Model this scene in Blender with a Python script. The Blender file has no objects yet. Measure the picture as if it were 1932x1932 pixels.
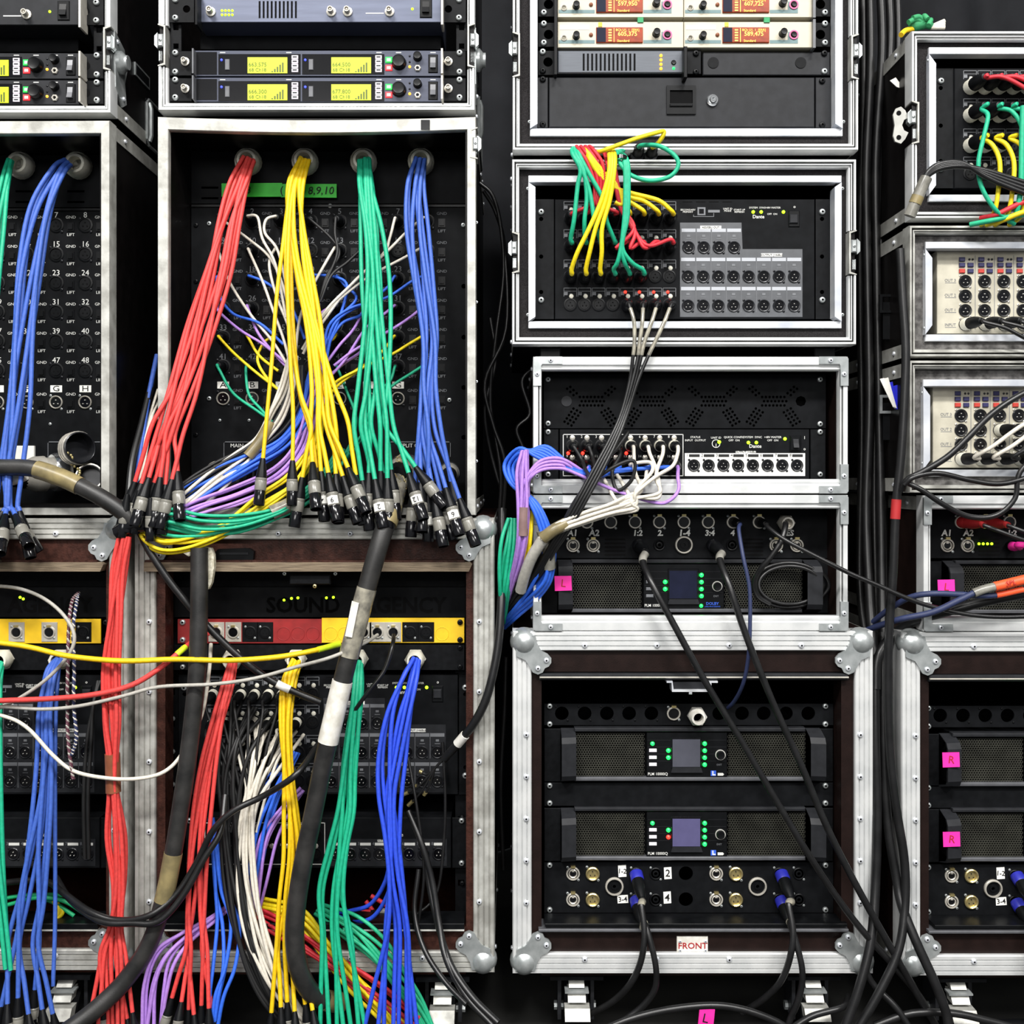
import bpy, math, random
from mathutils import Vector, Matrix, Quaternion
random.seed(11)
sc = bpy.context.scene
COL = sc.collection
# ---------------------------------------------------------------- camera, light
S = 0.000885            # metres per photograph pixel in the plane of the case fronts
D = 1.75                # camera distance from that plane
CX, CY = 960.0, 900.0   # where the line of sight meets it
ZC = 1095 * S           # camera height over the floor
cam = bpy.data.cameras.new('camera'); camo = bpy.data.objects.new('camera', cam); COL.objects.link(camo)
camo.location = (0, -D, ZC); camo.rotation_euler = (math.pi / 2, 0, 0)
cam.sensor_width = 36; cam.lens = 36 * D / (1932 * S)
cam.shift_x = (966 - CX) / 1932; cam.shift_y = (CY - 966) / 1932
cam.clip_start = 0.05
sc.camera = camo
w = bpy.data.worlds.new('hall_ambient'); sc.world = w; w.use_nodes = True
w.node_tree.nodes['Background'].inputs[0].default_value = (0.93, 0.97, 1, 1)
w.node_tree.nodes['Background'].inputs[1].default_value = 0.29
def hall_or_fill_lamp(x, y, z, tx, ty, tz, sx, sy, p, col=(1, .98, .95)):
    l = bpy.data.lights.new('hall_or_fill_lamp', 'AREA'); l.shape = 'RECTANGLE'; l.size = sx; l.size_y = sy; l.energy = p; l.color = col
    o = bpy.data.objects.new('hall_or_fill_lamp', l); COL.objects.link(o); o.location = (x, y, z)
    o.rotation_euler = (Vector((tx, ty, tz)) - Vector((x, y, z))).to_track_quat('-Z', 'Y').to_euler()
hall_or_fill_lamp(-1.9, -3.6, 5.0, -.3, 0, .8, 1.6, .45, 345)
hall_or_fill_lamp(1.0, -3.7, 5.1, .2, 0, .8, 1.6, .45, 330)
hall_or_fill_lamp(3.2, -4.4, 4.4, .4, 0, .8, 1.6, .45, 190)
hall_or_fill_lamp(-.5, -4.2, 2.3, 0, 0, .7, 2.2, 1.0, 75)  # added low frontal fill light, not one of the overhead lamps
vs = sc.view_settings
vs.view_transform = 'Standard'; vs.look = 'None'; vs.exposure = -0.27; vs.gamma = 1; vs.use_curve_mapping = False
# ---------------------------------------------------------------- helpers
def K(y): return 1 + y / D
def P(px, py, y=0.0):
    k = K(y) * S
    return Vector(((px - CX) * k, y, ZC + (CY - py) * k))
def srgb(h):
    if isinstance(h, str):
        h = h.lstrip('#'); c = [int(h[i:i + 2], 16) / 255 for i in (0, 2, 4)]
    else: c = list(h)
    return tuple((x / 12.92 if x <= .04045 else ((x + .055) / 1.055) ** 2.4) for x in c) + (1,)
MAT = {}
def mat(name, col, rough=.5, metal=0, var=.15, scale=60, bump=0, bscale=400, emit=0, stretch=None, col2=None, coat=0, spec=None):
    m = bpy.data.materials.new(name); m.use_nodes = True; nt = m.node_tree; b = nt.nodes['Principled BSDF']
    c = srgb(col); b.inputs['Roughness'].default_value = rough; b.inputs['Metallic'].default_value = metal
    if spec is not None: b.inputs['Specular IOR Level'].default_value = spec
    if coat: b.inputs['Coat Weight'].default_value = coat
    tc = nt.nodes.new('ShaderNodeTexCoord'); src = tc.outputs['Object']
    if stretch:
        mp = nt.nodes.new('ShaderNodeMapping'); mp.inputs['Scale'].default_value = stretch
        nt.links.new(src, mp.inputs[0]); src = mp.outputs[0]
    n = nt.nodes.new('ShaderNodeTexNoise'); n.inputs['Scale'].default_value = scale; n.inputs['Detail'].default_value = 5
    nt.links.new(src, n.inputs['Vector'])
    r = nt.nodes.new('ShaderNodeValToRGB')
    d = srgb(col2) if col2 else tuple(x * (1 - var) for x in c[:3]) + (1,)
    u = c if col2 else tuple(min(1, x * (1 + var)) for x in c[:3]) + (1,)
    r.color_ramp.elements[0].position = .35; r.color_ramp.elements[1].position = .65
    r.color_ramp.elements[0].color = d; r.color_ramp.elements[1].color = u
    nt.links.new(n.outputs[0], r.inputs[0]); nt.links.new(r.outputs[0], b.inputs['Base Color'])
    if bump:
        n2 = nt.nodes.new('ShaderNodeTexNoise'); n2.inputs['Scale'].default_value = bscale; n2.inputs['Detail'].default_value = 3
        nt.links.new(tc.outputs['Object'], n2.inputs['Vector'])
        bp = nt.nodes.new('ShaderNodeBump'); bp.inputs['Strength'].default_value = bump; bp.inputs['Distance'].default_value = .001
        nt.links.new(n2.outputs[0], bp.inputs['Height']); nt.links.new(bp.outputs[0], b.inputs['Normal'])
    if emit:
        nt.links.new(r.outputs[0], b.inputs['Emission Color']); b.inputs['Emission Strength'].default_value = emit
    MAT[name] = m; return m
mat('alu', '#e2e3e2', .42, .35, var=.1, scale=26, bump=.05, bscale=300, col2='#cfd1d1', stretch=(1, 1, 1))
mat('alu_worn', '#c6c6c0', .45, .35, scale=34, bump=.15, bscale=260, col2='#9a9993')
mat('alu_bright', '#eef0f3', .3, .4, scale=14, col2='#c3c8d2')
mat('zinc', '#c6caca', .32, .6, scale=40, col2='#9ea4a4', bump=.05)
mat('grey_alu', '#9b9b96', .45, .4, var=.12, scale=50)
mat('chrome', '#d8dadc', .16, .95, var=.05)
mat('black_metal', '#101113', .5, 0, var=.25, scale=90, bump=.12, bscale=1500, spec=.1)
mat('black_plate', '#121315', .55, 0, var=.2, scale=50, bump=.08, bscale=1800, spec=.07)
mat('black_plastic', '#0d0e10', .38, 0, var=.2, spec=.18)
mat('black_gloss', '#0c0c0f', .15, 0, var=.1)
mat('void', '#050506', .9, 0, var=.1, spec=.18)
mat('grey_plate', '#4d5158', .42, .3, var=.08, scale=30, stretch=(1, 1, 20))
mat('blue_grey', '#3c404e', .36, .4, var=.08, scale=18, stretch=(1, 1, 12))
mat('slate', '#5a5f70', .34, .5, var=.1, scale=10, stretch=(1, 1, 12))
mat('ink_pale', '#a9acb2', .6, 0, var=.05)
mat('collar_blue', '#25299a', .4, 0, var=.1)
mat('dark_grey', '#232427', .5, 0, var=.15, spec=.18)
mat('panel_grey', '#4c4e52', .5, 0, var=.1)
mat('ivory', '#b3ad9b', .5, .1, var=.06, scale=30)
mat('ivory_worn', '#bcb7a6', .5, .1, scale=22, col2='#a19c8c')
mat('teal_paint', '#5b7577', .5, 0, var=.06)
mat('brown_laminate', '#1c1210', .45, 0, var=.2, scale=40, bump=.2, bscale=700, spec=.18)
mat('brown_leather', '#38201a', .45, 0, var=.3, scale=120, bump=.55, bscale=330, spec=.18)
mat('black_laminate', '#0d0b0b', .35, 0, var=.3, scale=40, bump=.08, bscale=900, spec=.18)
mat('felt', '#2b292a', .9, 0, scale=900, col2='#141213', bump=.3, bscale=900, spec=.18)
mat('felt_grey', '#6a6866', .9, 0, scale=90, col2='#3c3a39', bump=.3, bscale=900)
mat('plywood', '#8a7a64', .7, 0, scale=30, col2='#4f4234', stretch=(1, 1, 60), bump=.2)
mat('white_plastic', '#dcdacd', .5, 0, var=.08, scale=40, col2='#bcb8a8')
mat('white_tape', '#e4e2dc', .6, 0, scale=60, col2='#c9c5ba')
mat('label_white', '#f0efe8', .6, 0, var=.04)
mat('ink_white', '#d9d9d4', .6, 0, var=.05)
mat('ink_grey', '#6a6c70', .6, 0, var=.05)
mat('ink_black', '#0b0b0b', .7, 0, var=.05)
mat('ink_red', '#a51f22', .6, 0, var=.05)
mat('steel', '#d2cdc2', .3, .5, var=.1)
mat('brass', '#d6c48a', .3, .85, var=.1)
mat('dark_ring', '#202125', .3, .3, var=.1)
mat('pin', '#f4f2ea', .25, .5, var=.05)
for nm, c in (('red', '#cf3f3c'), ('yellow', '#dfb802'), ('green', '#10a37b'), ('blue', '#385bb0'), ('deep_blue', '#2547c8'),
              ('purple', '#a67bcb'), ('white', '#cec8bb'), ('black', '#0f0f10'), ('dark_red', '#c22230'), ('grey', '#a5a29a'),
              ('navy', '#262f52'), ('dark_green', '#0f9a63'), ('sea_green', '#1ba578'), ('bright_yellow', '#e6cd0c'), ('royal', '#2a60d0')):
    mat('cable_' + nm, c, .55, 0, var=.1, scale=180, bump=.22, bscale=1300)
mat('cable_jacket', '#1a1a1a', .45, 0, scale=30, col2='#2e2d2c', bump=.15, bscale=500)
mat('cable_rubber', '#101011', .36, 0, scale=40, col2='#1a1a1b', bump=.08, bscale=400)
mat('heatshrink', '#8d7f58', .35, 0, scale=40, col2='#6c6246')
mat('heatshrink_grey', '#8c8a82', .3, 0, scale=40, col2='#605e57')
mat('shrink_brown', '#7d4a33', .35, 0, var=.15)
mat('shrink_dark', '#57303c', .5, 0, var=.12)
mat('shrink_mauve', '#836a68', .4, 0, var=.12)
mat('clear_sleeve', '#a49f8f', .18, .1, scale=60, col2='#6d6a62')
mat('orange_tape', '#f0572c', .5, 0, var=.1)
mat('green_tape', '#2fbf2d', .55, 0, var=.08)
mat('pink_tape', '#fb2fa6', .55, 0, var=.06)
mat('lime_tape', '#c6e022', .5, 0, var=.1)
mat('red_paint', '#861a1b', .5, 0, scale=50, var=.15)
mat('yellow_paint', '#e8bd1e', .5, 0, scale=30, var=.1)
mat('lcd_lime', '#b9cf14', .4, 0, var=.1, scale=200, emit=.5)
mat('lcd_ink', '#4c5a06', .5, 0, var=.05)
mat('lcd_amber', '#7d2a06', .3, 0, var=.25, scale=90, emit=.6)
mat('amber_text', '#ffb84a', .4, 0, var=.05, emit=1.6)
mat('screen_dark', '#14172a', .2, 0, var=.1, emit=.15)
mat('screen_grey', '#45464f', .25, 0, var=.05, emit=.3)
mat('screen_violet', '#4d4a6c', .25, 0, var=.05, emit=.35)
mat('led_green', '#18f04a', .3, 0, var=.02, emit=5)
mat('led_lime', '#a6f01c', .3, 0, var=.02, emit=5)
mat('led_red', '#ff2a1e', .3, 0, var=.02, emit=5)
mat('led_orange', '#ff9a2a', .3, 0, var=.02, emit=4)
mat('led_blue', '#3440ff', .3, 0, var=.02, emit=5)
mat('key_white', '#f5ecf5', .4, 0, var=.03, emit=.9)
mat('key_green', '#20c54a', .4, 0, var=.03, emit=1.2)
mat('key_red', '#f0323a', .4, 0, var=.03, emit=1.2)
mat('rose_ring', '#e8588a', .4, 0, var=.1)
mat('rocker', '#5b5c60', .35, .2, var=.1)
mat('logo_blue', '#3d66d8', .4, 0, var=.05)
mat('plug_blue', '#2a2fd0', .4, 0, var=.1)
mat('key_navy', '#2b2a52', .4, 0, var=.1)
mat('key_brick', '#b0382f', .4, 0, var=.1)
mat('curtain_cloth', '#17181b', .85, 0, var=.25, scale=8, bump=.3, bscale=900, spec=.18)
mat('floor_concrete', '#2a2a28', .8, 0, scale=6, col2='#171716', bump=.3, bscale=60)
mat('glove_green', '#2f8a58', .7, 0, var=.15, bump=.3)
mat('paper', '#e8e6e0', .7, 0, var=.05)
mat('foam', '#d9d4c2', .85, 0, scale=200, col2='#a8a28c', bump=.6, bscale=300)

WL = {}
class MB:
    def __init__(s): s.v = []; s.f = []
    def add(s, vs, fs):
        o = len(s.v); s.v += [Vector(x) for x in vs]; s.f += [tuple(i + o for i in f) for f in fs]; return s
    def box3(s, a, b):
        x0, y0, z0 = a; x1, y1, z1 = b
        return s.add([(x0, y0, z0), (x1, y0, z0), (x1, y0, z1), (x0, y0, z1), (x0, y1, z0), (x1, y1, z0), (x1, y1, z1), (x0, y1, z1)],
                     [(0, 1, 2, 3), (5, 4, 7, 6), (4, 0, 3, 7), (1, 5, 6, 2), (3, 2, 6, 7), (4, 5, 1, 0)])
    def pbox(s, x0, y0, x1, y1, yf, yb, bev=0, ref=None):
        r = yf if ref is None else ref
        a = P(x0, y1, r); b = P(x1, y0, r)
        if not bev: return s.box3((a.x, yf, a.z), (b.x, yb, b.z))
        e = bev * S
        q = [[(a.x + i, y, a.z + i), (b.x - i, y, a.z + i), (b.x - i, y, b.z - i), (a.x + i, y, b.z - i)] for i, y in ((e, yf), (0, yf + e), (0, yb))]
        fs = [(0, 1, 2, 3), (11, 10, 9, 8)]
        for l in (0, 4):
            for i in range(4): j = (i + 1) % 4; fs.append((l + i, l + 4 + i, l + 4 + j, l + j))
        return s.add(q[0] + q[1] + q[2], fs)
    def prism(s, pts, yf, yb, ref=None):
        r = yf if ref is None else ref
        w = [P(x, y, r) for x, y in pts]; n = len(w)
        ar = sum(w[i].x * w[(i + 1) % n].z - w[(i + 1) % n].x * w[i].z for i in range(n))
        if ar < 0: w.reverse()
        vs = [(p.x, yf, p.z) for p in w] + [(p.x, yb, p.z) for p in w]
        return s.add(vs, [tuple(range(n)), tuple(range(2 * n - 1, n - 1, -1))] + [(i, n + i, n + (i + 1) % n, (i + 1) % n) for i in range(n)])
    def lathe(s, c, ax, prof, n=14):
        ax = Vector(ax).normalized(); q = ax.to_track_quat('Z', 'Y'); c = Vector(c); k = len(s.v); m = len(prof)
        for r, h in prof:
            for i in range(n):
                a = 2 * math.pi * i / n
                s.v.append(c + q @ Vector((r * math.cos(a), r * math.sin(a), h)))
        for j in range(m - 1):
            for i in range(n):
                i2 = (i + 1) % n
                s.f.append((k + j * n + i, k + j * n + i2, k + (j + 1) * n + i2, k + (j + 1) * n + i))
        if abs(prof[0][1] - prof[-1][1]) < 1e-9 and prof[0][0] > 1e-6 and prof[-1][0] > 1e-6: return s
        if prof[0][0] > 1e-6: s.f.append(tuple(k + i for i in range(n - 1, -1, -1)))
        if prof[-1][0] > 1e-6: s.f.append(tuple(k + (m - 1) * n + i for i in range(n)))
        return s
    def cyl(s, px, py, r, yf, yb, n=16, r2=None, ref=None):
        p = P(px, py, yf if ref is None else ref); e = S * K(yf if ref is None else ref)
        return s.lathe((p.x, yb, p.z), (0, -1, 0), [((r if r2 is None else r2) * e, 0), (r * e, yb - yf)], n)
    def ring(s, px, py, r, ri, yf, yb, n=20):
        p = P(px, py, yf); e = S * K(yf)
        return s.lathe((p.x, yb, p.z), (0, -1, 0), [(r * e, 0), (r * e, (yb - yf) * .7), ((r * .75 + ri * .25) * e, yb - yf), ((ri * .75 + r * .25) * e, yb - yf), (ri * e, (yb - yf) * .7), (ri * e, 0)], n)
    def tube(s, pts, r, n=8, cap=True):
        m = len(pts); k = len(s.v); up = None
        for i in range(m):
            t = (pts[min(i + 1, m - 1)] - pts[max(i - 1, 0)])
            t = t.normalized() if t.length > 1e-9 else Vector((0, 0, 1))
            if up is None:
                up = Vector((0, 1, 0)) if abs(t.y) < .9 else Vector((1, 0, 0))
            up = (up - t * up.dot(t)).normalized(); sd = t.cross(up)
            rr = r[i] if isinstance(r, (list, tuple)) else r
            for j in range(n):
                a = 2 * math.pi * j / n
                s.v.append(pts[i] + (up * math.cos(a) + sd * math.sin(a)) * rr)
        for i in range(m - 1):
            for j in range(n):
                j2 = (j + 1) % n
                s.f.append((k + i * n + j, k + i * n + j2, k + (i + 1) * n + j2, k + (i + 1) * n + j))
        if cap:
            s.f.append(tuple(k + j for j in range(n - 1, -1, -1))); s.f.append(tuple(k + (m - 1) * n + j for j in range(n)))
        return s
    def mesh(s, name, m, smooth=35, base=None):
        me = bpy.data.meshes.new(name); b = base or Vector((0, 0, 0))
        me.from_pydata([v - b for v in s.v], [], s.f); me.validate()
        if m: me.materials.append(MAT[m])
        if smooth:
            me.polygons.foreach_set('use_smooth', [True] * len(me.polygons)); me.set_sharp_from_angle(angle=math.radians(smooth))
        return me
def tag(o, label=None, cat=None, group=None, kind=None):
    if label: o['label'] = label
    if cat: o['category'] = cat
    if group: o['group'] = group
    if kind: o['kind'] = kind
    return o
def link(o, parent, world):
    COL.objects.link(o); WL[o.name] = Vector(world)
    if parent is not None: o.parent = parent; o.location = Vector(world) - WL[parent.name]
    else: o.location = world
    return o
def thing(name, label, cat, loc, group=None):
    o = bpy.data.objects.new(name, None); o.empty_display_size = .02
    link(o, None, loc); return tag(o, label, cat, group)
def obj(name, mb, m, parent=None, smooth=35, label=None):
    xs = [v.x for v in mb.v]; ys = [v.y for v in mb.v]; zs = [v.z for v in mb.v]
    b = Vector(((min(xs) + max(xs)) / 2, (min(ys) + max(ys)) / 2, min(zs) if parent is None else (min(zs) + max(zs)) / 2))
    o = bpy.data.objects.new(name, mb.mesh(name, m, smooth, b)); link(o, parent, b)
    if label: o['label'] = label
    return o
def inst(name, me, pos, parent, scale=1, rot=None):
    o = bpy.data.objects.new(name, me); link(o, parent, pos); o.scale = (scale,) * 3
    if rot is not None: o.rotation_mode = 'QUATERNION'; o.rotation_quaternion = rot
    return o
CACHE = {}
def cached(key, fn):
    if key not in CACHE: CACHE[key] = fn()
    return CACHE[key]
# writing -----------------------------------------------------------------
def text_mesh(s, m, bold=0, shear=0):
    def f():
        cu = bpy.data.curves.new('lettering', 'FONT'); cu.body = s; cu.size = 1; cu.align_x = 'CENTER'; cu.align_y = 'CENTER'
        cu.resolution_u = 2; cu.extrude = .012; cu.offset = bold; cu.shear = shear
        o = bpy.data.objects.new('lettering', cu); COL.objects.link(o)
        me = bpy.data.meshes.new_from_object(o); bpy.data.objects.remove(o); bpy.data.curves.remove(cu)
        me.materials.clear(); me.materials.append(MAT[m]); me.name = 'lettering'
        return me
    return cached(('t', s, m, bold, shear), f)
def text(s, px, py, size, y, m, parent, roll=0, bold=0, sx=1, name='lettering', shear=0):
    o = bpy.data.objects.new(name, text_mesh(s, m, bold, shear)); link(o, parent, P(px, py, y - .0004))
    k = size * 1.35 * S * K(y)
    o.rotation_euler = (math.pi / 2, math.radians(roll), 0); o.scale = (k * sx, k, k)
    return o
# shared hardware -----------------------------------------------------------
YM = (0, -1, 0)
def unit(key, m, *lathes, n=16, extra=None):
    def f():
        b = MB()
        for pr in lathes: b.lathe((0, 0, 0), YM, pr, n)
        if extra: extra(b)
        return b.mesh(key, m)
    return cached((key, m), f)
def screw(px, py, y, parent, r=5.5, m='zinc', name='rack_screw'):
    def f():
        me = MB().lathe((0, 0, 0), YM, [(1, 0), (1, .25), (.85, .6), (.5, .8), (.36, .8), (.34, .35), (0, .3)], 10).mesh('screw', m)
        me.materials.append(MAT['void'])
        for q in me.polygons:
            if math.hypot(q.center.x, q.center.z) < .36: q.material_index = 1
        return me
    me = cached(('screw', m), f)
    return inst(name, me, P(px, py, y), parent, r * S * K(y))
def rivet(px, py, y, parent, r=5.2): return screw(px, py, y, parent, r, 'alu_bright', 'rivet')
def pins_mesh(m='pin'):
    def ex(b):
        for a in (150, 30, 270):
            x = .38 * math.cos(math.radians(a)); z = -.38 * math.sin(math.radians(a)) - .05
            b.lathe((x, 0, z), YM, [(.09, -.2), (.09, .25), (.05, .3), (0, .3)], 6)
    return unit('pins', m, extra=ex)
def sock(kind, px, py, y, parent, r=11, scr='dark_ring', scrpos=1):
    k = S * K(y) * r; p = P(px, py, y)
    if kind == 'f':        # female XLR: black face, three contact holes
        o = inst('xlr_socket', unit('sockf', 'black_plastic', [(1.15, 0), (1.15, .1), (.98, .16), (.92, .16), (.9, .02), (.78, .02), (.76, .12), (0, .12)], n=20), p, parent, k)
        inst('contact_holes', unit('holes3', 'void', extra=lambda b: [b.lathe((.36 * math.cos(math.radians(a)), -.12, .36 * math.sin(math.radians(a))), YM, [(.13, 0), (.13, .02)], 8) for a in (90, 210, 330)]), p, o, 1)
    elif kind == 'm':      # male XLR: dark cup and three pins
        o = inst('xlr_socket', unit('sockm', 'dark_ring', [(1.12, 0), (1.12, .15), (1.02, .24), (.9, .2), (.84, -.5), (0, -.5)], n=20), p, parent, k)
        o2 = inst('socket_well', unit('well', 'black_gloss', [(.83, -.45), (.83, .06), (0, .06)], n=16), p, o, 1)
        inst('contact_pins', pins_mesh(), p, o, 1)
    elif kind == 'ms':     # silver-lipped male XLR
        o = inst('xlr_socket', unit('sockms', 'steel', [(1.05, 0), (1.05, .2), (.95, .3), (.86, .2), (.84, 0)], n=20), p, parent, k)
        inst('socket_well', unit('well', 'black_gloss', [(.83, -.45), (.83, .06), (0, .06)], n=16), p, o, 1)
        inst('contact_pins', pins_mesh(), p, o, 1)
    elif kind == 'mb':     # brass male XLR
        o = inst('xlr_socket', unit('sockmb', 'brass', [(1.05, 0), (1.05, .3), (.9, .4), (.74, .3), (.7, .05)], n=20), p, parent, k)
        inst('socket_well', unit('well2', 'brass', [(.7, .05), (.5, .02), (0, .02)], n=16), p, o, 1)
        inst('contact_pins', pins_mesh('ink_black'), p, o, 1)
    elif kind == 'e':      # network socket: silver ring, dark square port, latch
        o = inst('network_socket', unit('socke', 'steel', [(1.08, 0), (1.08, .2), (1, .28), (.86, .28), (.82, 0)], n=20), p, parent, k)
        inst('port', unit('port', 'black_gloss', [(.8, .02), (.8, .08), (0, .08)], extra=lambda b: b.box3((-.42, -.16, -.45), (.42, -.05, .38))), p, o, 1)
        inst('latch_tab', unit('ltab', 'brass', extra=lambda b: b.box3((-.35, -.45, .95), (.35, 0, 1.3))), p, o, 1)
    elif kind == 'e2':     # network socket with an inner bright ring
        o = inst('network_socket', unit('socke', 'steel', [(1.08, 0), (1.08, .2), (1, .28), (.86, .28), (.82, 0)], n=20), p, parent, k)
        inst('port', unit('port2', 'steel', [(.7, .0), (.7, .14), (.6, .2), (.52, .14), (.5, 0)], extra=lambda b: b.box3((-.2, -.22, .3), (.2, 0, .62))), p, o, 1)
        inst('socket_well', unit('well3', 'black_gloss', [(.84, .0), (.84, .03), (0, .03)], n=16), p, o, 1)
        inst('latch_tab', unit('ltab', 'brass', extra=lambda b: b.box3((-.35, -.45, .95), (.35, 0, 1.3))), p, o, 1)
    elif kind == 's':      # black speaker socket
        o = inst('speaker_socket', unit('socks', 'black_plastic', [(1.05, 0), (1.05, .18), (.95, .25), (.8, .2), (.78, -.1), (.55, -.1), (.52, .15), (.3, .18), (.26, 0), (0, 0)], n=20), p, parent, k)
    elif kind == 'S':      # large speaker socket with a bright ring
        o = inst('speaker_socket', unit('sockS', 'steel', [(1.05, 0), (1.05, .2), (.97, .3), (.86, .3), (.83, 0)], n=24), p, parent, k)
        inst('socket_insert', unit('insS', 'black_plastic', [(.83, .02), (.8, .1), (.62, .1), (.58, -.05), (.4, -.05), (.37, .14), (.2, .14), (.17, .02), (0, .02)], n=20), p, o, 1)
    if scr:
        for sx in (-1, 1): screw(px + sx * r * .85, py + sx * r * 1.0 * scrpos, y, o if False else parent, r * .22, scr, 'socket_screw')
    return o
def led(px, py, y, parent, m, r=3.4, name='indicator_light'):
    return inst(name, unit('led', m, [(1, 0), (.9, .5), (.5, .85), (0, .95)], n=10), P(px, py, y), parent, r * S * K(y))
def knob(px, py, r, y, parent, h=1.4, m='black_plastic'):
    o = inst('knob', unit('knob%.1f' % h, m, [(1.08, 0), (1.05, .1), (1, .15), (.92, h - .12), (.82, h), (.6, h - .06), (0, h - .06)], n=20), P(px, py, y), parent, r * S * K(y))
    return o
def bnc(px, py, y, parent, r=9):
    o = inst('antenna_socket', unit('bnc', 'steel', [(1, 0), (1, .35), (.85, .4), (.62, .45), (.62, 1.7), (.58, 1.8), (.42, 1.8), (.4, 1.2), (.16, 1.2), (.14, 1.7), (0, 1.7)], n=12), P(px, py, y), parent, r * S * K(y))
    return o
def button(x0, y0, x1, y1, y, parent, m, d=.002, name='button', bev=1): return obj(name, MB().pbox(x0, y0, x1, y1, y - d, y + .0005, bev), m, parent)
def rocker(x0, y0, x1, y1, y, parent, tip='rocker'):
    o = obj('rocker_switch', MB().pbox(x0, y0, x1, y1, y - .002, y + .001, 1.5), 'black_plastic', parent)
    w = (x1 - x0) * .22; h = (y1 - y0) * .2; ym = (y0 + y1) / 2
    a = P(x0 + w, y0 + h, y); b = P(x1 - w, y1 - h, y); m = (a.z + b.z) / 2
    mb = MB().add([(a.x, y - .002, a.z), (b.x, y - .002, a.z), (b.x, y - .0035, m), (a.x, y - .0035, m), (b.x, y - .007, b.z), (a.x, y - .007, b.z),
                   (a.x, y, a.z), (b.x, y, a.z), (b.x, y, b.z), (a.x, y, b.z)],
                  [(3, 2, 1, 0), (5, 4, 2, 3), (9, 8, 4, 5), (0, 6, 9, 5, 3), (1, 2, 4, 8, 7), (6, 0, 1, 7)])
    obj('rocker', mb, tip, o, 0)
def holes_panel(x0, y0, x1, y1, y, th, circles, n=18, polys=()):
    """a flat plate with real holes cut through"""
    cu = bpy.data.curves.new('plate', 'CURVE'); cu.dimensions = '2D'; cu.fill_mode = 'BOTH'; cu.extrude = th / 2
    c0 = P((x0 + x1) / 2, (y0 + y1) / 2, y); k = S * K(y)
    def sp(pts):
        s = cu.splines.new('POLY'); s.points.add(len(pts) - 1); s.use_cyclic_u = True
        for q, (x, z) in zip(s.points, pts): q.co = (x, z, 0, 1)
    W, H = (x1 - x0) * k / 2, (y1 - y0) * k / 2
    sp([(-W, -H), (W, -H), (W, H), (-W, H)])
    for c in circles:
        cx, cy, r = c; p = P(cx, cy, y) - c0
        sp([(p.x + r * k * math.cos(2 * math.pi * i / n), p.z + r * k * math.sin(2 * math.pi * i / n)) for i in range(n)])
    for pl in polys: sp([((P(a, b, y) - c0).x, (P(a, b, y) - c0).z) for a, b in pl])
    o = bpy.data.objects.new('plate', cu); COL.objects.link(o)
    me = bpy.data.meshes.new_from_object(o); bpy.data.objects.remove(o); bpy.data.curves.remove(cu)
    mb = MB(); mb.v = [c0 + Vector((v.co.x, th / 2 - v.co.z, v.co.y)) for v in me.vertices]
    mb.f = [tuple(p.vertices) for p in me.polygons]; bpy.data.meshes.remove(me)
    return mb
def rect(x0, y0, x1, y1): return [(x0, y0), (x1, y0), (x1, y1), (x0, y1)]
# cases --------------------------------------------------------------------
FLAT = [(0, .03), (0, .002), (.06, 0), (.94, 0), (1, .002), (1, .012)]
RIDGE = [(0, .04), (0, .003), (.05, 0), (.2, 0), (.22, .003), (.26, .003), (.28, 0), (.46, 0), (.48, .003), (.52, .003), (.54, 0), (.72, 0), (.74, .003), (.78, .003), (.8, 0), (.95, 0), (1, .002), (1, .01)]
STEP = [(0, .03), (0, .003), (.08, 0), (.3, 0), (.36, .004), (.52, .004), (.56, .002), (.66, .002), (.7, .006), (.9, .006), (1, .009), (1, .016)]
def frame(parent, x0, y0, x1, y1, w, prof, m, y=0, notch=None, name='edge_rail', sag=0):
    wt, wb, wl, wr = w; notch = notch or {}
    def corner(cx, cy, t):
        return (x0 + wl * t if cx == 0 else x1 - wr * t, y0 + wt * t if cy == 0 else y1 - wb * t)
    for side, c0, c1 in (('T', (0, 0), (1, 0)), ('B', (1, 1), (0, 1)), ('L', (0, 1), (0, 0)), ('R', (1, 0), (1, 1))):
        segs = [(None, None)]
        if side in notch: a, b = notch[side]; segs = [('e', a), (b, 'e')] if c0[1] == 0 else [('e', b), (a, 'e')]
        for a, b in segs:
            mb = MB(); vs = []; nd = 9 if (sag and side == 'T') else 2
            for t, d in prof:
                p0 = corner(c0[0], c0[1], t); p1 = corner(c1[0], c1[1], t)
                if a is not None and a != 'e': p0 = (p0[0], a)
                if b is not None and b != 'e': p1 = (p1[0], b)
                for i in range(nd):
                    u = i / (nd - 1); pt = P(p0[0] + (p1[0] - p0[0]) * u, p0[1] + (p1[1] - p0[1]) * u + (sag * math.sin(math.pi * u) if nd > 2 else 0), y)
                    vs.append((pt.x, y + d, pt.z))
            n = len(prof)
            fs = [(j * nd + i, j * nd + i + 1, (j + 1) * nd + i + 1, (j + 1) * nd + i) for j in range(n - 1) for i in range(nd - 1)]
            fs += [tuple(j * nd for j in range(n)), tuple((n - 1 - j) * nd + nd - 1 for j in range(n))]
            mb.add(vs, fs)
            # face orientation: make the front normals look at -Y
            o = obj(name, mb, m, parent, 25)
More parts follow.
